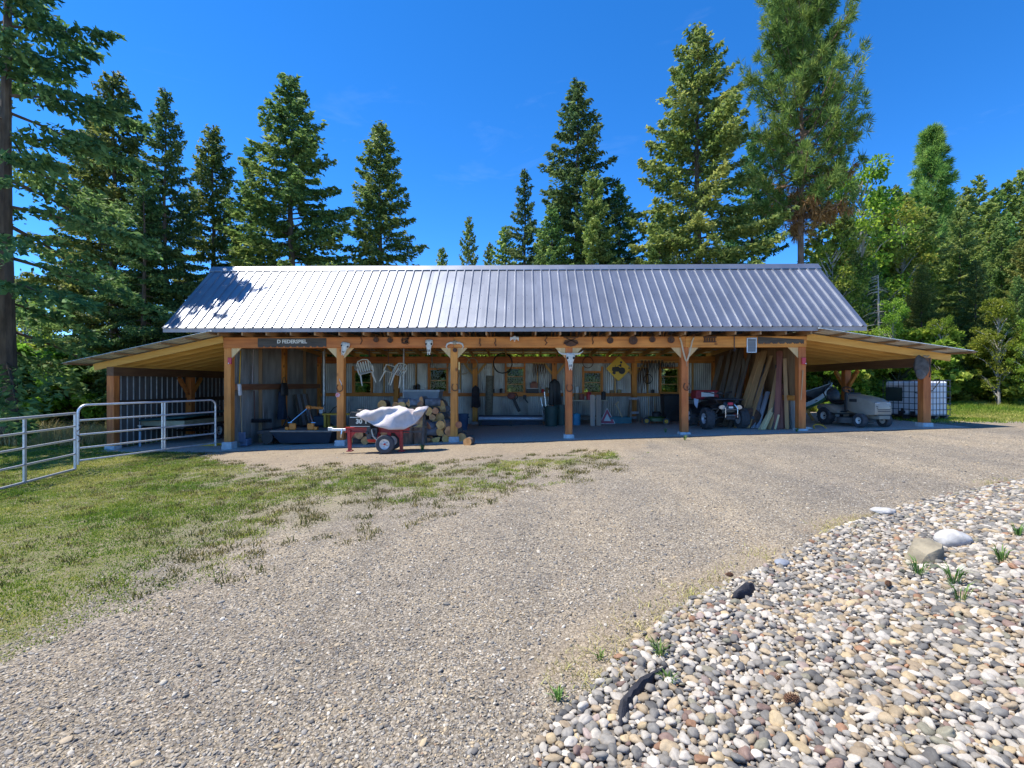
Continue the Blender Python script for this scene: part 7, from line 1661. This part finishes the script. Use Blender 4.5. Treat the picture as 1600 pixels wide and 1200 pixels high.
tool(396, 545, WY(396), 394, 608, WY(394), .014, lum('Z', 'grey_handle', (.42, .36, .34), (.3, .26, .24)), 'hoe', 'thin grey pole high in the middle of the left wall', 'pole')
tool(409, 608, WY(409), 412, 655, WY(412), .015, lum('Z', 'grey_handle'), 'rake', 'rake leaning on the left wall behind the scoop shovel', 'rake', 'rake')
g = G(421, 684); tool(410, 631, g.y - .05, 424, 664, g.y, .016, pm('pale_handle', (.62, .58, .54), (.5, .46, .42)), 'scoop_shovel', 'grey scoop shovel standing in the left bay', 'shovel', 'scoop')
tool(397, 610, WY(397), 398, 655, WY(398), .02, lum('Z', 'dark_handle', (.16, .08, .06), (.1, .05, .04)), 'fork', 'dark handled fork on the left wall', 'fork', 'rake')
x = XL + .1; q = P(369.5, 609, WY(369.5)); solo('white_tube_lamp', MB().bb(-.03, .03, -.05, .05, -.16, .16), M_white, 'white plastic wand hanging on the left wall beside corner post', 'wand', (XL + .16, WY(369.5), q.z), (R(8), 0, 0), bevel=.01)
x, y, z = fl(399, 14.6); t = thing('landscape_rake', 'black spiked tractor implement lying along the left wall', 'implement', (XL + .75, 14.7, gz(XL + .75, 14.7)))
MB().bb(-.3, .3, -1.0, 1.0, .32, .42).build('beam', M_steel, t); MB().cyl((0, -1.05, .22), (0, 1.05, .22), .17, n=14).build('drum', M_black, t, smooth=True)
mb = MB()
for k in range(15):
    for a in range(6): an = a * 1.047 + k * .3; mb.bar((0, -1 + k * .143, .22), (.24 * math.cos(an), -1 + k * .143, .22 + .215 * math.sin(an)), .02, .02)
mb.build('spikes', M_rust, t); MB().tube([(.1, -.4, .42), (.1, 0, .75), (.1, .4, .42)], .025, 6).build('hitch', M_steel, t)
solo('mail_box', MB().bb(-.15, .15, -.12, .12, 0, .2), pm('blue_box', (.2, .25, .38), (.14, .18, .28)), 'small blue grey box on the floor behind the left corner post', 'box', (P(380, 600, 13.7).x, 13.75, gz(XL + .4, 13.75)), bevel=.01)
x = XL + .25; solo('work_bag', MB().loft([[Vector((.1 * k_ * c_, .2 * k2 * s_, z)) for c_, s_ in [(math.cos(j * math.pi / 6), math.sin(j * math.pi / 6)) for j in range(12)]] for z, k_, k2 in ((-.25, .9, 1.0), (-.2, 1.1, 1.08), (.0, 1.0, .95), (.14, .5, .9), (.17, .3, .85))]).tube([(0, -.13, .15), (0, -.06, .34), (0, .06, .34), (0, .13, .15)], .012, 5), M_black, 'black work bag hanging left of the middle post on the left wall', 'bag', (x, 15.65, 1.42), smooth=True)
solo('work_coat', coatmb(.2, 1.0, 5, 1), pm('navy_cloth', (.04, .055, .085), (.025, .035, .06), 6, rough=.95), 'long dark blue coat hanging under the black bag on the left wall', 'coat', (XL + .2, 15.6, 1.4), smooth=True)
# teal box, post stub, push mower in bay 4/5
x, y, z = fl(972, 17.2); t = thing('storage_box', 'open teal plastic box right of the triangle sign', 'box', (x, y, z)); xa, xb_ = P(951, 600, 17.2).x - x, P(984, 600, 17.2).x - x; hz = P(800, 651, 17.2).z - z
mb = MB(); M_teal = pm('teal_plastic', (.03, .16, .20), (.02, .11, .14), 5, rough=.5)
mb.bb(xa, xb_, -.25, -.235, 0, hz).bb(xa, xb_, .235, .25, 0, hz).bb(xa, xa + .015, -.234, .234, 0, hz).bb(xb_ - .015, xb_, -.234, .234, 0, hz).bb(xa + .016, xb_ - .016, -.234, .234, 0, .02); mb.build('tub', M_teal, t)
solo('axe', MB().bar((0, 0, 0), (-.32, .0, .66), .045, .035, (0, 1, 0)).bar((-.33, 0, .6), (-.22, 0, .72), .05, .09, (0, 1, 0)), lum('Z', 'pale_wood'), 'wooden mallet leaning out of the teal box', 'mallet', (x + .1, y + .05, z + .03), bevel=.006)
x, y, z = fl(991, 17.3); t = thing('sawhorse', 'weathered grey sawhorse standing in front of the back post', 'sawhorse', (x, y, z)); hz = P(800, 621, 17.3).z - z
MB().bb(-.2, .2, -.05, .05, hz - .08, hz).build('beam', pmats['g'], t)
for s in (-1, 1):
    for s2 in (-1, 1): MB().bar((s * .13, s2 * .02, hz - .05), (s * .17, s2 * .22, 0), .07, .05).build('leg', pmats['d'], t)
MB().bb(-.14, .14, -.16, -.12, hz * .35, hz * .35 + .08).build('stretcher', pmats['g'], t)
x, y, z = fl(1026, 16.4); t = thing('push_mower', 'green push lawn mower with yellow wheels and black bag by the fifth window', 'push mower', (x, y, z), R(75)); M_jg = pm('mower_green', (.05, .11, .03), (.035, .08, .02), 6, rough=.4)
MB().loft([[Vector((.27 * k_ * math.cos(a), .33 * k_ * math.sin(a), zq)) for a in [j * math.pi / 9 for j in range(18)]] for k_, zq in ((1.0, .1), (.98, .2), (.8, .25))]).build('deck', M_jg, t, smooth=True)
MB().lathe([(0, .25), (.15, .25), (.16, .36), (.1, .42), (0, .43)], n=18).build('engine', M_black, t, smooth=True)
for sx in (-1, 1):
    for sy in (-.3, .32): wheel(t, (sx * .28, sy, .11), .11, .06, 'X', M_yellow, dish=sx)
    MB().tube([(sx * .2, -.3, .22), (sx * .2, -.75, .75), (sx * .2, -.98, 1.0)], .013, 6).build('handle_tube', M_black, t, smooth=True)
MB().tube([(-.2, -.98, 1.0), (.2, -.98, 1.0)], .016, 6).build('handle_bar', M_black, t)
x, y, z = fl(1048, 17.3); solo('black_bin', MB().loft([[Vector((a * k_, b_ * k_, zq)) for a, b_ in ((-.3, -.25), (.3, -.25), (.3, .25), (-.3, .25))] for k_, zq in ((.85, 0), (1, .9), (1.06, .92), (1.06, .96))]), M_black, 'tall black bin below the fifth window', 'bin', (x, y, z), bevel=.015)
for k in range(5): x = P(1013 + 5 * k, 600, 18.8).x; solo('long_tool', MB().cyl((0, 0, 0), (0, .05, 1.05 - gz(x, 18.8) + .02), .015, n=7), M_galv if k % 2 else lum('Z', 'tool_handle'), ['pale tool handle leaning under the ledge, leftmost of five', 'steel rod second of five under the ledge left of the black bin', 'pale tool handle in the middle of five under the ledge', 'steel rod fourth of five under the ledge', 'pale tool handle nearest the black bin under the ledge'][k], 'handle', (x, 18.75, gz(x, 18.8)), group='five handles under the ledge')
# left shed: teal-topped trailer
x, y, z = fl(292, 15.2); t = thing('flat_trailer', 'low trailer with teal cover and pale sides stored in the left shed', 'trailer', (x - .05, 15.4, z))
MB().box((0, 0, .80), (1.5, 2.6, .05), Euler((R(2), R(-4), 0))).build('cover', pm('teal_cover', (.04, .14, .14), (.025, .09, .1), 2, rough=.6), t, bevel=.02)
MB().bb(-.65, .68, -1.2, 1.2, .55, .70).build('side_board', pm('pale_board', (.45, .40, .26), (.35, .3, .18)), t); MB().bb(-.6, .62, -1.15, 1.15, .46, .548).build('frame', M_black, t)
for s in (-1, 1): wheel(t, (s * .72, .3, .27), .27, .15, 'X', M_hub, dish=s)
MB().cyl((-.72, .3, .27), (.72, .3, .27), .03, n=8).build('axle', M_steel, t); MB().bar((0, -1.2, .5), (-.25, -1.75, .48), .08, .08).build('tongue', M_steel, t)
MB().cyl((-.25, -1.72, 0), (-.25, -1.72, .58), .03, n=10).build('jack', pm('pale_blue_paint', (.4, .52, .6), (.3, .4, .5)), t); MB().lathe([(0, .58), (.06, .58), (.06, .61), (0, .61)], (-.25, -1.72, 0), 'Z', 12).build('jack_cap', M_galv, t)
MB().bar((0, .1, .46), (0, .3, .27), .05, .05).build('spring', M_steel, t)
solo('scrap_wood', MB().bb(-.3, .3, -.05, .05, 0, .05).bb(-.2, .35, .06, .14, 0, .06), M_yellow, 'yellow scrap wood on the dark floor of the left shed', 'wood', (P(325, 600, 13.9).x, 13.9, gz(XL - .6, 13.9)))
